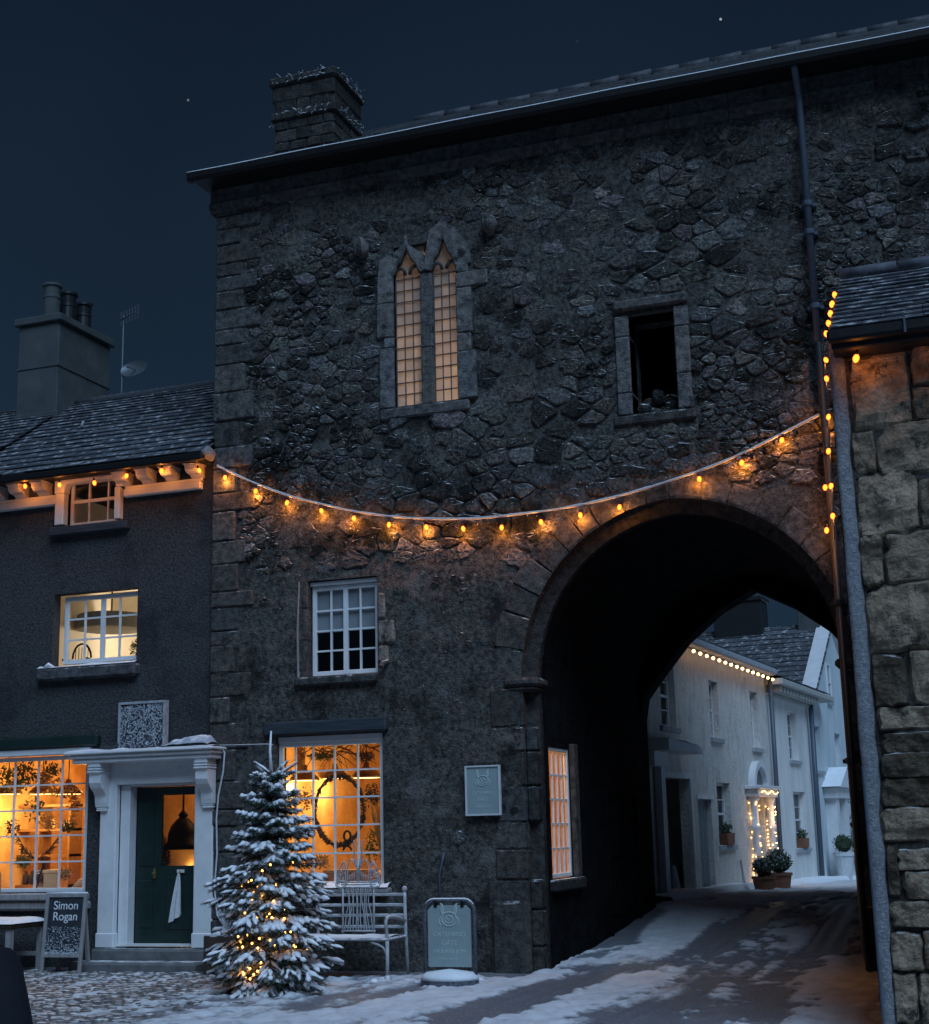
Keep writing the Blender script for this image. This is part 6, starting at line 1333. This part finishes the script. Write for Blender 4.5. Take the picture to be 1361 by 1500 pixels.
q = MB(); q.box(-5.935, F-.10, 1.78, -5.525, F-.075, 2.32); q.box(-5.9, F-.075, 1.82, -5.56, F+.02, 2.28); bp_ = q.build('panel', 'sage_panel', wsn)
q = MB()
for (a, b, c, d) in ((-5.945, -5.925, 1.765, 2.335), (-5.535, -5.515, 1.765, 2.335)): q.box(a, F-.115, c, b, F-.07, d)
q.box(-5.925, F-.115, 1.765, -5.535, F-.07, 1.783); q.box(-5.925, F-.115, 2.317, -5.535, F-.07, 2.335); q.build('rim', 'pale_planter', wsn)
q = MB(); emblem(FR, q, -5.73, 2.17, .19, .102, .006); q.build('emblem', 'sage_emblem', wsn)
for t, z, s in (('CATEHIRSO', 2.02, .052), ('GATE', 1.945, .055), ('HIULAEB', 1.865, .046)): text('lettering', t, 'sage_emblem', wsn, FR, -5.73, .1015, z, s)
SBY = 15.02; SFR = Fr((0, SBY, 0), (1, 0, 0), (0, -1, 0))
ss = thing('pavement_sign', 'rounded swing sign with sage green panel standing in the snow', 'pavement sign', (-5.70, SBY, 0))
sx0, sx1 = onY(623, 1390, SBY)[0], onY(696, 1390, SBY)[0]; scx = (sx0+sx1)/2; zt = onY(660, 1319, SBY)[2]
q = MB(); cr_ = .11; pth = [(sx0, SBY, .05), (sx0, SBY, zt-cr_)] + [(sx0+cr_-cr_*math.cos(t), SBY, zt-cr_+cr_*math.sin(t)) for t in np.linspace(.2, math.pi/2, 5)] + [(sx1-cr_+cr_*math.sin(t), SBY, zt-cr_+cr_*math.cos(t)) for t in np.linspace(0, math.pi/2-.2, 5)] + [(sx1, SBY, zt-cr_), (sx1, SBY, .05)]
q.tube(pth, .022, 8); q.build('frame', 'dark_frosty_metal', ss, smooth=True)
q = MB(); q.tube([(x, y-.004, z+.016) for x, y, z in pth[1:-1]], .012, 6); q.build('frame_snow', 'snow', ss, smooth=True)
px0, px1, pz0, pz1 = sx0+.04, sx1-.04, .20, zt-.05
q = MB(); rc = .05; poly = [(px0, pz0), (px1, pz0), (px1, pz1-rc), (px1-rc, pz1), (px0+rc, pz1), (px0, pz1-rc)]; q.prism(poly, -.012, .012, SFR); q.build('panel', 'sage_panel', ss)
for x in (px0+.09, px1-.09): q = MB(); q.box(x-.018, SBY-.02, pz1-.02, x+.018, SBY+.02, pz1+.045); q.build('hinge', 'black_plastic', ss)
q = MB(); emblem(SFR, q, scx, pz0+.50, .24, .013, .007); q.build('emblem', 'sage_emblem', ss)
for t, z, s in (('CATEHIRSO', .37, .068), ('GATE', .285, .072), ('HIULAEB JOM', .195, .062), ('Hisban Iqontant', .125, .036)): text('lettering', t, 'sage_emblem', ss, SFR, scx, .0135, pz0-.04+z, s)
q = MB(); q.lathe([(.29, 0), (.315, .03), (.31, .09), (.27, .12)], 0, 0, 0, 28); q.v = [(scx+x, SBY-.02+y*.75, z+.0) for x, y, z in q.v]; q.build('base', 'dark_frosty_metal', ss)
q = MB(); q.lathe([(.316, .075), (.312, .11), (.26, .15), (.02, .18)], 0, 0, 0, 28); q.v = [(scx+x, SBY-.02+y*.75, z) for x, y, z in q.v]; q.build('base_snow', 'snow', ss, smooth=True)
# chalkboard A-board
ab = thing('chalkboard', 'wooden framed chalkboard easel by the cottage shop window', 'chalkboard', (-11.0, 15.7, 0))
A0, A1 = onZ(58, 1427, 0.0), onZ(117, 1424, 0.0); AY = 15.72; ax0, ax1 = onY(59, 1400, AY)[0], onY(119, 1400, AY)[0]
lean = .10; AFR = Fr((0, AY, 0), (1, 0, 0), (0, -1, 0))
class LeanFr(Fr):
    def __call__(s, u, w_, z): return (u, AY-w_+lean*z, z)
LF = LeanFr((0, AY, 0), (1, 0, 0), (0, -1, 0)); LF.zv = Vector((0, lean, 1)).normalized(); LF.n = np.array(Vector((0, -1, lean)).normalized())
ah = onY(88, 1309, AY+.1)[2]
for x in (ax0, ax1-.045): q = MB(); q.box(x, -.015, .0, x+.045, .02, ah, fr=LF, b=.004); q.build('stile', 'weathered_wood', ab)
for z in (.20, ah-.045): q = MB(); q.box(ax0+.045, -.012, z, ax1-.045, .018, z+.045, fr=LF, b=.004); q.build('rail', 'weathered_wood', ab)
q = MB(); q.box(ax0+.045, -.012, .245, ax1-.045, .0, ah-.045, fr=LF); q.build('board', 'chalkboard', ab)
for x in (ax0+.05, ax1-.095): q = MB(); q.add([(x-.0, AY+.26, 0), (x+.04, AY+.26, 0), (x+.04, AY+.30, 0), (x, AY+.30, 0), (x, AY+.11, ah-.03), (x+.04, AY+.11, ah-.03), (x+.04, AY+.15, ah-.03), (x, AY+.15, ah-.03)], [(3, 2, 1, 0), (4, 5, 6, 7), (0, 1, 5, 4), (1, 2, 6, 5), (2, 3, 7, 6), (3, 0, 4, 7)]); q.build('rear_leg', 'weathered_wood', ab)
acx = (ax0+ax1)/2
text('lettering', 'Simon', 'chalk_white', ab, LF, acx, .003, ah-.145, .145); text('lettering', 'Rogan', 'chalk_white', ab, LF, acx, .003, ah-.275, .145); text('lettering', '(Blind  Crown)', 'chalk_faint', ab, LF, acx+.01, .003, ah-.41, .062)
q = MB()
for _ in range(520):
    u = tr.uniform(ax0+.05, ax1-.05); z = .25+.30*tr.random()**2; L = tr.uniform(.008, .03); th = tr.uniform(0, 6.28); a = LF(u, .003, z); b = LF(u+L*math.cos(th), .009, z+L*math.sin(th)*.6); q.tube([a, b], .0028, 3)
q.build('frost', 'needles_frost', ab, kind='stuff')
q = MB(); q.tube([LF(ax0, .002, ah+.006), LF((ax0+ax1)/2, .002, ah+.010), LF(ax1, .002, ah+.006)], .012, 6); q.build('snow_cap', 'snow', ab, smooth=True)
# snow-topped low table at the left edge
tb_ = thing('low_table', 'low wooden table topped with snow beside the chalkboard', 'table', (-12.3, 15.8, 0))
t0, t1 = onY(-60, 1350, 15.9)[0], onY(56, 1350, 15.9)[0]; tz = onY(30, 1350, 15.9)[2]
q = MB(); q.box(t0, 15.35, tz-.06, t1, 16.1, tz, b=.01); q.build('top', 'dark_wood', tb_)
q = MB(); G = np.zeros((24, 8, 3))
for i in range(24):
    for j in range(8): e = min(1, i/2, (23-i)/2, j/1.5, (7-j)/1.5); G[i, j] = (t0-.01+(t1-t0+.02)*i/23, 15.34+.77*j/7, tz+.002+.06*e**.5*(.7+.5*float(vnoise(np.array([i*.3, j*.4, 6.])))))
q.grid(G); q.build('table_snow', 'snow', tb_, smooth=True)
for x in (t0+.02, t1-.09):
    for y in (15.38, 16.0): q = MB(); q.box(x, y, 0, x+.07, y+.07, tz-.06); q.build('leg', 'weathered_wood', tb_)
q = MB(); q.box(t0+.09, 16.0, .2, t1-.09, 16.03, .25); q.build('stretcher', 'weathered_wood', tb_)
# square planter by the porch
pb = thing('square_planter', 'dark brown square planter with snowy top right of the porch', 'planter', (-9.2, 15.9, 0))
x0 = onY(297, 1400, 15.75)[0]; q = MB(); q.box(x0, 15.75, 0, x0+.42, 16.15, .46, b=.015); q.build('box', 'brown_planter', pb)
q = MB(); q.blob((x0+.21, 15.95, .46), (.2, .19, .05), 14, 6, .2, 4); q.build('planter_snow', 'snow', pb, smooth=True)
q = MB(); n_ = MB()
for _ in range(16):
    a = tr.uniform(0, 6.28); L = tr.uniform(.2, .5); e = np.array([x0+.22+math.cos(a)*L*.5, 15.9+math.sin(a)*L*.4, .5+L]); s0 = np.array([x0+.21, 15.93, .45]); q.tube([s0, (s0+e)/2+np.array([0, 0, .05]), e], [.010, .008, .006], 5)
q.build('frosted_twigs', 'frost_cable', pb, smooth=True)
# lumps of fallen snow at the wall foot
for k, (x, y) in enumerate(((548, 1441), (563, 1438), (601, 1440), (612, 1442), (701, 1439), (1118, 1300), (1292, 1478))):
    p = gpt(x, y); q = MB(); z = float(gz(*p)); q.blob((p[0], p[1], z+.02), (.05+.02*(k % 3), .05, .03), 9, 6, .3, k); o = q.build('snow_clod', 'snow', road, smooth=True)

# ------------------------------------------------------------------ inside the shops
pm = MB(); pm.lathe([(.02, .20), (.035, .19), (.04, .13), (.10, .11), (.19, .03), (.20, .0), (.195, -.005), (.18, .02), (.09, .095), (.03, .11)], 0, 0, 0, 20); PSH = pm.mesh('shade', 'lamp_shade_metal', True)
pm = MB(); pm.lathe([(.17, .0), (.172, .012), (.03, .05)], 0, 0, 0, 16); PGL = pm.mesh('glowing_disc', 'lamp_glow', True)
def pendant(label, x, y, z, ceil, power=14, shade=None, glow=True):
    t = thing('pendant_lamp', label, 'pendant lamp', (x, y, z)); inst('shade', shade or PSH, (x, y, z), t)
    if glow: inst('glowing_disc', PGL, (x, y, z-.005), t)
    q = MB(); q.tube([(x, y, z+.18), (x, y, ceil)], .007, 5); q.build('cord', 'cable_dark', t)
    if power: light('lamp', (x, y, z-.12), power*.85, (1, .60, .21), .22, t)
    return t
def atwin(px, py, Y): return onY(px, py, Y)
for (px, py, Y, lab, pw_) in ((446, 1143, F+1.1, 'left dome pendant lamp glowing in the gatehouse shop window', 46), (491, 1140, F+2.2, 'middle dome pendant lamp further back in the gatehouse shop', 26), (537, 1139, F+1.1, 'right dome pendant lamp glowing in the gatehouse shop window', 46)):
    p = atwin(px, py, Y); pendant(lab, p[0], p[1], p[2], SR[5], pw_)
light('passage_side_lamp', (-5.9, F+1.6, 2.4), 62, (1, .70, .25), .2, gate)
p = atwin(420, 1160, F+.55); lp = thing('table_lamp', 'bright glowing lamp at the left of the gatehouse shop window', 'lamp', tuple(p)); q = MB(); q.lathe([(.10, -.09), (.085, .10), (.08, .11)], p[0], p[1], p[2], 14); q.build('shade', 'lamp_glow', lp, smooth=True); q = MB(); q.tube([(p[0], p[1], p[2]-.1), (p[0], p[1], .9)], .015, 6); q.lathe([(.09, 0), (.03, .03)], p[0], p[1], .88, 10); q.build('stand', 'brass', lp)
# big twig wreath hanging in the window
wc = atwin(497, 1187, F+.36); wr = thing('twig_wreath', 'large twig wreath with a bow hanging in the gatehouse shop window', 'wreath', tuple(wc)); q = MB(); wr_r = random.Random(7); WRX, WRZ = .325, .42
for _ in range(130):
    a = wr_r.uniform(0, 6.28); da = wr_r.uniform(.3, .9); ro_ = wr_r.uniform(-.05, .05); pts = []
    for k in range(6): t = a+da*k/5; s = 1+ro_*math.sin(k)+wr_r.uniform(-.03, .03); pts.append((wc[0]+WRX*s*math.cos(t), wc[1]+wr_r.uniform(-.03, .03), wc[2]+WRZ*s*math.sin(t)))
    q.tube(pts, wr_r.uniform(.003, .007), 4)
q.build('twigs', 'twig', wr)
q = MB()
for t0_, t1_, n in ((3.5, 5.4, 260), (1.1, 2.1, 150), (5.9, 6.9, 120)):
    for _ in range(n): t = wr_r.uniform(t0_, t1_); leafball(q, (wc[0]+WRX*math.cos(t), wc[1], wc[2]+WRZ*math.sin(t)), (.04, .04, .04), 1, .03, wr_r.randint(0, 99999))
q.build('dry_leaves', 'twig', wr)
q = MB(); bc = (wc[0]+.12, wc[1]-.03, wc[2]-.40)
for s in (-1, 1): q.tube([(bc[0]+s*.045*math.sin(t), bc[1], bc[2]+.07-.06*math.cos(t)+.02) for t in np.linspace(0, 2*math.pi, 12)], .014, 5); q.tube([bc, (bc[0]+s*.06, bc[1], bc[2]-.08)], .012, 4)
q.build('bow', 'dark_wood', wr, smooth=True)
# bare branches hung below the ceiling
gb = thing('branch_garland', 'bare branches hung across the top of the gatehouse shop window', 'branches', (-7.7, F+.5, 2.6)); q = MB()
for _ in range(26):
    x = wr_r.uniform(-8.4, -7.2); y = F+wr_r.uniform(.4, 1.2); z = wr_r.uniform(2.62, 2.95); d = np.array([wr_r.choice((-1, 1))*wr_r.uniform(.5, 1), wr_r.uniform(-.2, .2), wr_r.uniform(-.25, .12)]); pts = [np.array([x, y, z])]
    for k in range(6): d = d+np.array([0, 0, wr_r.uniform(-.25, .2)]); pts.append(pts[-1]+d*.12)
    q.tube(pts, [.012-.0015*k for k in range(7)], 5)
    for k in range(3): e = pts[wr_r.randint(1, 5)]; q.tube([e, e+np.array([wr_r.uniform(-.2, .2), 0, wr_r.uniform(-.25, .05)])], .004, 4)
q.build('branches', 'twig', gb)
# dried fan of stems at the right and left of the window
for k, (x0_, lab) in enumerate(((-7.20, 'sheaf of reddish dried stems at the right of the gatehouse shop window'), (-8.38, 'small sheaf of dried stems at the upper left of the gatehouse shop window'))):
    o_ = MB(); z0_ = (1.0, 2.35)[k]
    for _ in range((150, 60)[k]): a = wr_r.uniform(-.5, .5); L = wr_r.uniform(.4, 1.2 if k == 0 else .4); o_.tube([(x0_+a*.1, F+.5, z0_), (x0_+a*.25*L, F+.5+wr_r.uniform(-.08, .08), z0_+L*.6), (x0_+a*.5*L, F+.5, z0_+L)], .0035, 3)
    ob = o_.build('dried_sheaf', 'dry_leaf', None); tag(ob, lab, 'dried stems')
# pictures, counters, shelves
def picture(label, x, y, z, w_, h, fr_='dark_wood', b=.025):
    t = thing('framed_picture', label, 'picture', (x, y, z)); q = MB(); q.box(x-w_/2, y-.012, z-h/2, x+w_/2, y-.004, z+h/2); q.build('mount', 'picture_mount', t); q = MB(); q.box(x-w_*.28, y-.016, z-h*.30, x+w_*.28, y-.0125, z+h*.30); q.build('print', 'picture_paper', t)
    q = MB()
    for (a, c, d, e) in ((-1, 0, 0, 0), (1, 0, 0, 0)): q.box(x+a*w_/2-b/2, y-.03, z-h/2-b/2, x+a*w_/2+b/2, y-.002, z+h/2+b/2)
    for a in (-1, 1): q.box(x-w_/2+b/2, y-.029, z+a*h/2-b/2, x+w_/2-b/2, y-.003, z+a*h/2+b/2)
    q.build('frame', fr_, t)
BK = SR[3]
p = atwin(492, 1176, BK-.01); picture('pale framed picture on the back wall of the gatehouse shop', p[0], BK-.002, p[2], .40, .34, 'furniture_pale'); p = atwin(492, 1199, BK-.01); picture('tiny framed picture low on the back wall of the gatehouse shop', p[0], BK-.002, p[2], .14, .14, 'furniture_pale')
p = atwin(459, 1190, BK-.01); picture('narrow dark framed picture left on the back wall of the gatehouse shop', p[0]-.05, BK-.002, p[2], .16, .36)
def table(label, x0, x1, y0, y1, z0, z1, m='furniture_pale'):
    t = thing('shop_table', label, 'table', ((x0+x1)/2, (y0+y1)/2, z0)); q = MB(); q.box(x0, y0, z1-.05, x1, y1, z1, b=.008); q.build('top', m, t)
    for x in (x0+.03, x1-.09):
        for y in (y0+.03, y1-.09): q = MB(); q.box(x, y, z0, x+.06, y+.06, z1-.05); q.build('leg', m, t)
table('pale wooden display table inside the gatehouse shop', -8.3, -7.0, F+1.5, F+2.3, .25, 1.12)
def crate(name, label, x0, x1, y0, y1, z0, z1, m): q = MB(); q.box(x0, y0, z0, x1, y1, z1, b=.008); q.box(x0-.01, y0-.01, z1-.04, x1+.01, y1+.01, z1+.002, b=.004); o = q.build(name, m, None); tag(o, label, 'box')
crate('display_box', 'stacked wicker-coloured box on the display table in the gatehouse shop', -7.95, -7.65, F+1.6, F+1.9, 1.12, 1.42, 'furniture_wood'); crate('display_box', 'low dark wooden chest below the window in the gatehouse shop', -8.05, -7.5, F+.5, F+.85, .25, 1.16, 'furniture_wood')
def foliage_thing(name, label, c, rad, n, sz, sd, m='dry_leaf', m2=None): 
    q = MB(); leafball(q, c, rad, n, sz, sd); o = q.build(name, m, None); tag(o, label, 'dried foliage')
# left shop
for i, (px, py, Y) in enumerate(((12, 1163, CF+1.0), (62, 1163, CF+1.3), (100, 1163, CF+1.0))):
    p = atwin(px, py, Y); pendant(('left', 'middle', 'right')[i]+' dome pendant lamp glowing in the cottage shop window', p[0], p[1], p[2], LR[5], 40)
for i, (px, py, rx_, rz_) in enumerate(((36, 1135, .22, .20), (66, 1140, .16, .22), (8, 1140, .15, .2), (90, 1155, .2, .14), (52, 1185, .2, .2), (108, 1180, .10, .25))):
    p = atwin(px, py, CF+.5+.1*(i % 3)); foliage_thing('hanging_foliage', ('thick bunch of dried leaves at the top centre of the cottage shop window', 'bunch of dried leaves right of centre in the cottage shop window', 'bunch of dried leaves at the left edge of the cottage shop window', 'wispy dried leaves under the lamps of the cottage shop', 'sparse dried leaves above the shelf in the cottage shop', 'tall dried leaves at the right of the cottage shop window')[i], tuple(p), (rx_, .08, rz_), (260, 200, 160, 110, 90, 130)[i], .035, 50+i, ('green_leaf', 'dry_leaf')[i % 2])
st = thing('display_shelf', 'wooden shelf unit with compartments at the back of the cottage shop', 'shelf', (-12.0, CF+1.8, .3))
p0 = atwin(48, 1190, CF+1.8); 
for z in (0, .42, .78, 1.12): q = MB(); q.box(p0[0]-.35, CF+1.65, .95+z, p0[0]+.75, CF+1.95, .985+z); q.build('shelf_board', 'furniture_wood', st)
for x in (-.35, .2, .72): q = MB(); q.box(p0[0]+x, CF+1.652, .3, p0[0]+x+.03, CF+1.948, 2.1); q.build('upright', 'furniture_wood', st)
for k in range(9):
    x = p0[0]-.28+.11*k; lvl = wr_r.choice((0, .42, .78)); q = MB(); h = wr_r.uniform(.10, .24); q.lathe([(.035, 0), (.045, .02), (.042, h*.7), (.02, h*.8), (.02, h)], x, CF+1.78, .987+lvl, 10); o = q.build('jar', wr_r.choice(('lamp_shade_metal', 'furniture_pale', 'dark_wood')), None, smooth=True); tag(o, ('first', 'second', 'third', 'fourth', 'fifth', 'sixth', 'seventh', 'eighth', 'ninth')[k]+' small jar from the left on the cottage shop shelves', 'jar', 'jars on the cottage shop shelf')
gx_, gy_, gz_ = atwin(55, 1245, CF+.45); wb = thing('antler_garland', 'dark drooping leafy swag low in the cottage shop window', 'garland', (gx_, gy_, gz_)); q = MB()
for _ in range(90):
    s = wr_r.choice((-1, 1)); a = wr_r.uniform(0, 1); b = (gx_+s*a*.33, gy_, gz_-.12+.30*a**1.5); d = wr_r.uniform(.04, .12); q.tube([b, (b[0]+s*d*.8, b[1]+wr_r.uniform(-.04, .04), b[2]+wr_r.uniform(-.3, 1)*d)], .006, 4)
q.build('twigs', 'twig', wb)
crate('display_box', 'orange cardboard box at the bottom of the cottage shop window', -12.05, -11.85, CF+.3, CF+.55, .92, 1.22, 'furniture_pale'); crate('display_box', 'dark open box on the back shelf of the cottage shop', -11.75, -11.35, CF+1.2, CF+1.5, 1.42, 1.60, 'dark_wood')
q = MB(); q.box(-12.5, CF+.3, .6, -11.2, CF+.7, .92); q.box(-11.75, CF+1.2, .3, -11.3, CF+1.5, 1.41); o = q.build('display_counter', 'furniture_pale', None); tag(o, 'pale wooden display counter behind the cottage shop window', 'counter')
es = thing('small_easel', 'small dark easel with a pale card in the cottage shop window', 'easel', (-12.2, CF+.4, .92)); q = MB(); q.tube([(-12.26, CF+.42, .92), (-12.16, CF+.46, 1.32)], .012, 5); q.tube([(-12.1, CF+.42, .92), (-12.16, CF+.46, 1.30)], .012, 5); q.tube([(-12.28, CF+.40, 1.1), (-12.05, CF+.40, 1.1)], .014, 5); q.build('legs', 'dark_wood', es); q = MB(); q.add([(-12.30, CF+.42, .95), (-12.06, CF+.42, .95), (-12.06, CF+.47, 1.22), (-12.30, CF+.47, 1.22)], [(0, 1, 2, 3)]); q.build('card', 'picture_mount', es)
q = MB(); q.tube([(-11.62, CF+.35, .95), (-11.50, CF+.36, 1.05), (-11.40, CF+.37, 1.13), (-11.32, CF+.37, 1.20)], [.05, .055, .02, .015], 8); o = q.build('lying_bottle', 'furniture_pale', None, smooth=True); tag(o, 'pale bottle lying tilted in the corner of the cottage shop window', 'bottle')
light('shop_fill_lamp', (-12.2, CF+2.4, 2.6), 34, (1, .60, .21), .1, cot)
# more dried flowers and leaves in both windows
SPOTS = [(24, 1150, CF+.55, .12, .14, 'bunch of mixed dried leaves between the left lamps of the cottage shop'), (78, 1128, CF+.45, .14, .10, 'high bunch of dried leaves near the right lamp of the cottage shop'), (18, 1215, CF+.5, .12, .16, 'trailing dried leaves at the left of the cottage shop window'),
         (70, 1205, CF+.6, .14, .12, 'dried leaves in front of the shelf of the cottage shop'), (100, 1210, CF+.5, .12, .10, 'small dried bunch right of the shelf in the cottage shop'), (62, 1285, CF+.4, .16, .08, 'dried leaves lying along the sill of the cottage shop'), (96, 1280, CF+.4, .10, .08, 'low dried bunch in the right corner of the cottage shop window'), (34, 1262, CF+.5, .12, .10, 'dried leaves below the swag in the cottage shop window'),
         (545, 1165, F+.5, .12, .16, 'dried leaves below the right lamp of the gatehouse shop'), (448, 1170, F+.5, .14, .16, 'dried leaves below the left lamp of the gatehouse shop'), (470, 1108, F+.5, .20, .06, 'dried leaves along the top left of the gatehouse shop window'), (535, 1108, F+.5, .14, .07, 'dried leaves along the top right of the gatehouse shop window'),
         (470, 1262, F+.5, .14, .10, 'low dried bunch at the left of the gatehouse shop window'), (545, 1240, F+.45, .09, .22, 'tall reddish dried bunch at the right of the gatehouse shop window')]
for i, (px, py, Y, rx_, rz_, lab) in enumerate(SPOTS):
    p = atwin(px, py, Y); foliage_thing('dried_bunch', lab, tuple(p), (rx_, .08, rz_), 190, .026, 150+i, ('dry_leaf', 'green_leaf', 'twig')[i % 3])
st2 = thing('wall_shelf', 'tall shelf unit at the back right of the gatehouse shop', 'shelf', (-6.4, BK-.2, .25))
for z in (.9, 1.3, 1.7, 2.1): q = MB(); q.box(-8.2, BK-.3, z, -6.6, BK-.02, z+.03); q.build('shelf_board', 'furniture_wood', st2)
for x in (-8.2, -7.4, -6.63): q = MB(); q.box(x, BK-.298, .25, x+.03, BK-.022, 2.2); q.build('upright', 'furniture_wood', st2)
# hall behind the glazed door
p = atwin(268, 1228, CF+1.5); hx, hz_ = p[0], p[2]
hl = thing('bell_pendant_lamp', 'large black bell-shaped pendant seen through the glazed door', 'pendant lamp', (hx, CF+1.5, hz_))
q = MB(); q.lathe([(.24, -.10), (.26, -.08), (.255, -.03), (.21, .0), (.20, .12), (.16, .22), (.09, .30), (.05, .33), (.07, .36), (.04, .40), (.02, .42)], hx, CF+1.5, hz_-.05, 20); q.build('shade', 'lamp_shade_black', hl, smooth=True); q = MB(); q.tube([(hx, CF+1.5, hz_+.35), (hx, CF+1.5, DRm[5])], .014, 6); q.build('rod', 'lamp_shade_black', hl)
light('hall_lamp', (hx-.3, CF+2.2, 1.15), 26, (1, .62, .22), .08, cot); light('hall_ceiling_lamp', (-9.9, CF+2.2, 2.6), 16, (1, .52, .18), .08, cot)
p = atwin(241, 1200, DRm[3]-.02); picture('black framed print on the orange hall wall behind the glazed door', p[0], DRm[3]-.002, p[2], .26, .62)
p = atwin(240, 1258, CF+1.2); foliage_thing('hall_plant', 'leafy plant low in the glazed door of the cottage', (p[0], p[1], p[2]), (.10, .08, .16), 120, .04, 91, 'green_leaf')
table('low hall table seen through the glazed door', p[0]-.2, p[0]+.9, CF+1.0, CF+1.5, .25, p[2]-.1, 'furniture_wood')

# ------------------------------------------------------------------ person at the lower left edge
pd_ = 3.1; 
SHX = onY(20, 1500, pd_)
perx, pery = onY(46, 1445, pd_)[0]-.235, pd_
per = thing('person', 'person in a dark navy coat seen from behind at the lower left edge', 'person', (perx, pery, 0))
def person(px, py, s):
    me = bpy.data.meshes.new('body'); V = []; E_ = []; Rd = []
    def vtx(x, y, z, r): V.append((px+x*s, py+y*s, z*s)); Rd.append(r*s); return len(V)-1
    pel = vtx(0, 0, .95, .17); wai = vtx(0, .01, 1.12, .155); che = vtx(0, .0, 1.32, .175); nk0 = vtx(0, 0, 1.47, .10); nk = vtx(0, .01, 1.52, .055); hd = vtx(0, .02, 1.58, .06)
    for a, b in ((pel, wai), (wai, che), (che, nk0), (nk0, nk), (nk, hd)): E_.append((a, b))
    for q_ in (-1, 1):
        sh0 = vtx(q_*.15, 0, 1.42, .095); el = vtx(q_*.24, -.02, 1.13, .062); wr0 = vtx(q_*.22, .12, .92, .045); E_ += [(che, sh0), (sh0, el), (el, wr0)]
        hp = vtx(q_*.10, 0, .86, .115); kn = vtx(q_*.11, .01, .50, .075); an_ = vtx(q_*.11, -.01, .10, .052); to = vtx(q_*.12, .15, .05, .045); E_ += [(pel, hp), (hp, kn), (kn, an_), (an_, to)]
    me.from_pydata(V, E_, []); o = bpy.data.objects.new('body', me); col.objects.link(o); m = o.modifiers.new('skin', 'SKIN'); m.use_smooth_shade = True
    for i, sv in enumerate(me.skin_vertices[0].data): sv.radius = (Rd[i], Rd[i]); sv.use_root = (i == 0)
    o.modifiers.new('sub', 'SUBSURF').levels = 2; o.modifiers['sub'].render_levels = 2; me.materials.append(MATS['coat_navy']); return o
PSC = .905
bo = person(perx, pery, PSC); put(bo, per)
q = MB(); q.blob((perx, pery+.01, 1.62*PSC+.02), (.095, .115, .135), 16, 12, .04, 2); q.blob((perx, pery+.125, 1.60*PSC+.02), (.02, .03, .03), 8, 6)
for s in (-1, 1): q.blob((perx+s*.094, pery, 1.60*PSC+.02), (.015, .028, .035), 8, 6)
q.build('head', 'skin', per, smooth=True)
q = MB(); q.blob((perx, pery-.02, 1.645*PSC+.02), (.108, .118, .135), 16, 12, .08, 5); q.build('knitted_hat', 'coat_navy', per, smooth=True)
for s in (-1, 1):
    q = MB(); hx0, hy0, hz0 = perx+s*.22*PSC, pery+.125*PSC, .92*PSC; q.blob((hx0, hy0+.02, hz0-.05), (.022, .035, .05), 8, 6)
    for k in range(4): q.tube([(hx0, hy0+.0+.018*k, hz0-.08), (hx0+.004, hy0+.0+.02*k, hz0-.12-.008*(1.5-abs(k-1.5))), (hx0-s*.012, hy0+.02*k, hz0-.145)], [.009, .009, .007], 6)
    q.tube([(hx0, hy0+.05, hz0-.04), (hx0-s*.01, hy0+.075, hz0-.075), (hx0-s*.012, hy0+.078, hz0-.10)], [.010, .010, .008], 6); q.build('hand', 'skin', per, smooth=True)
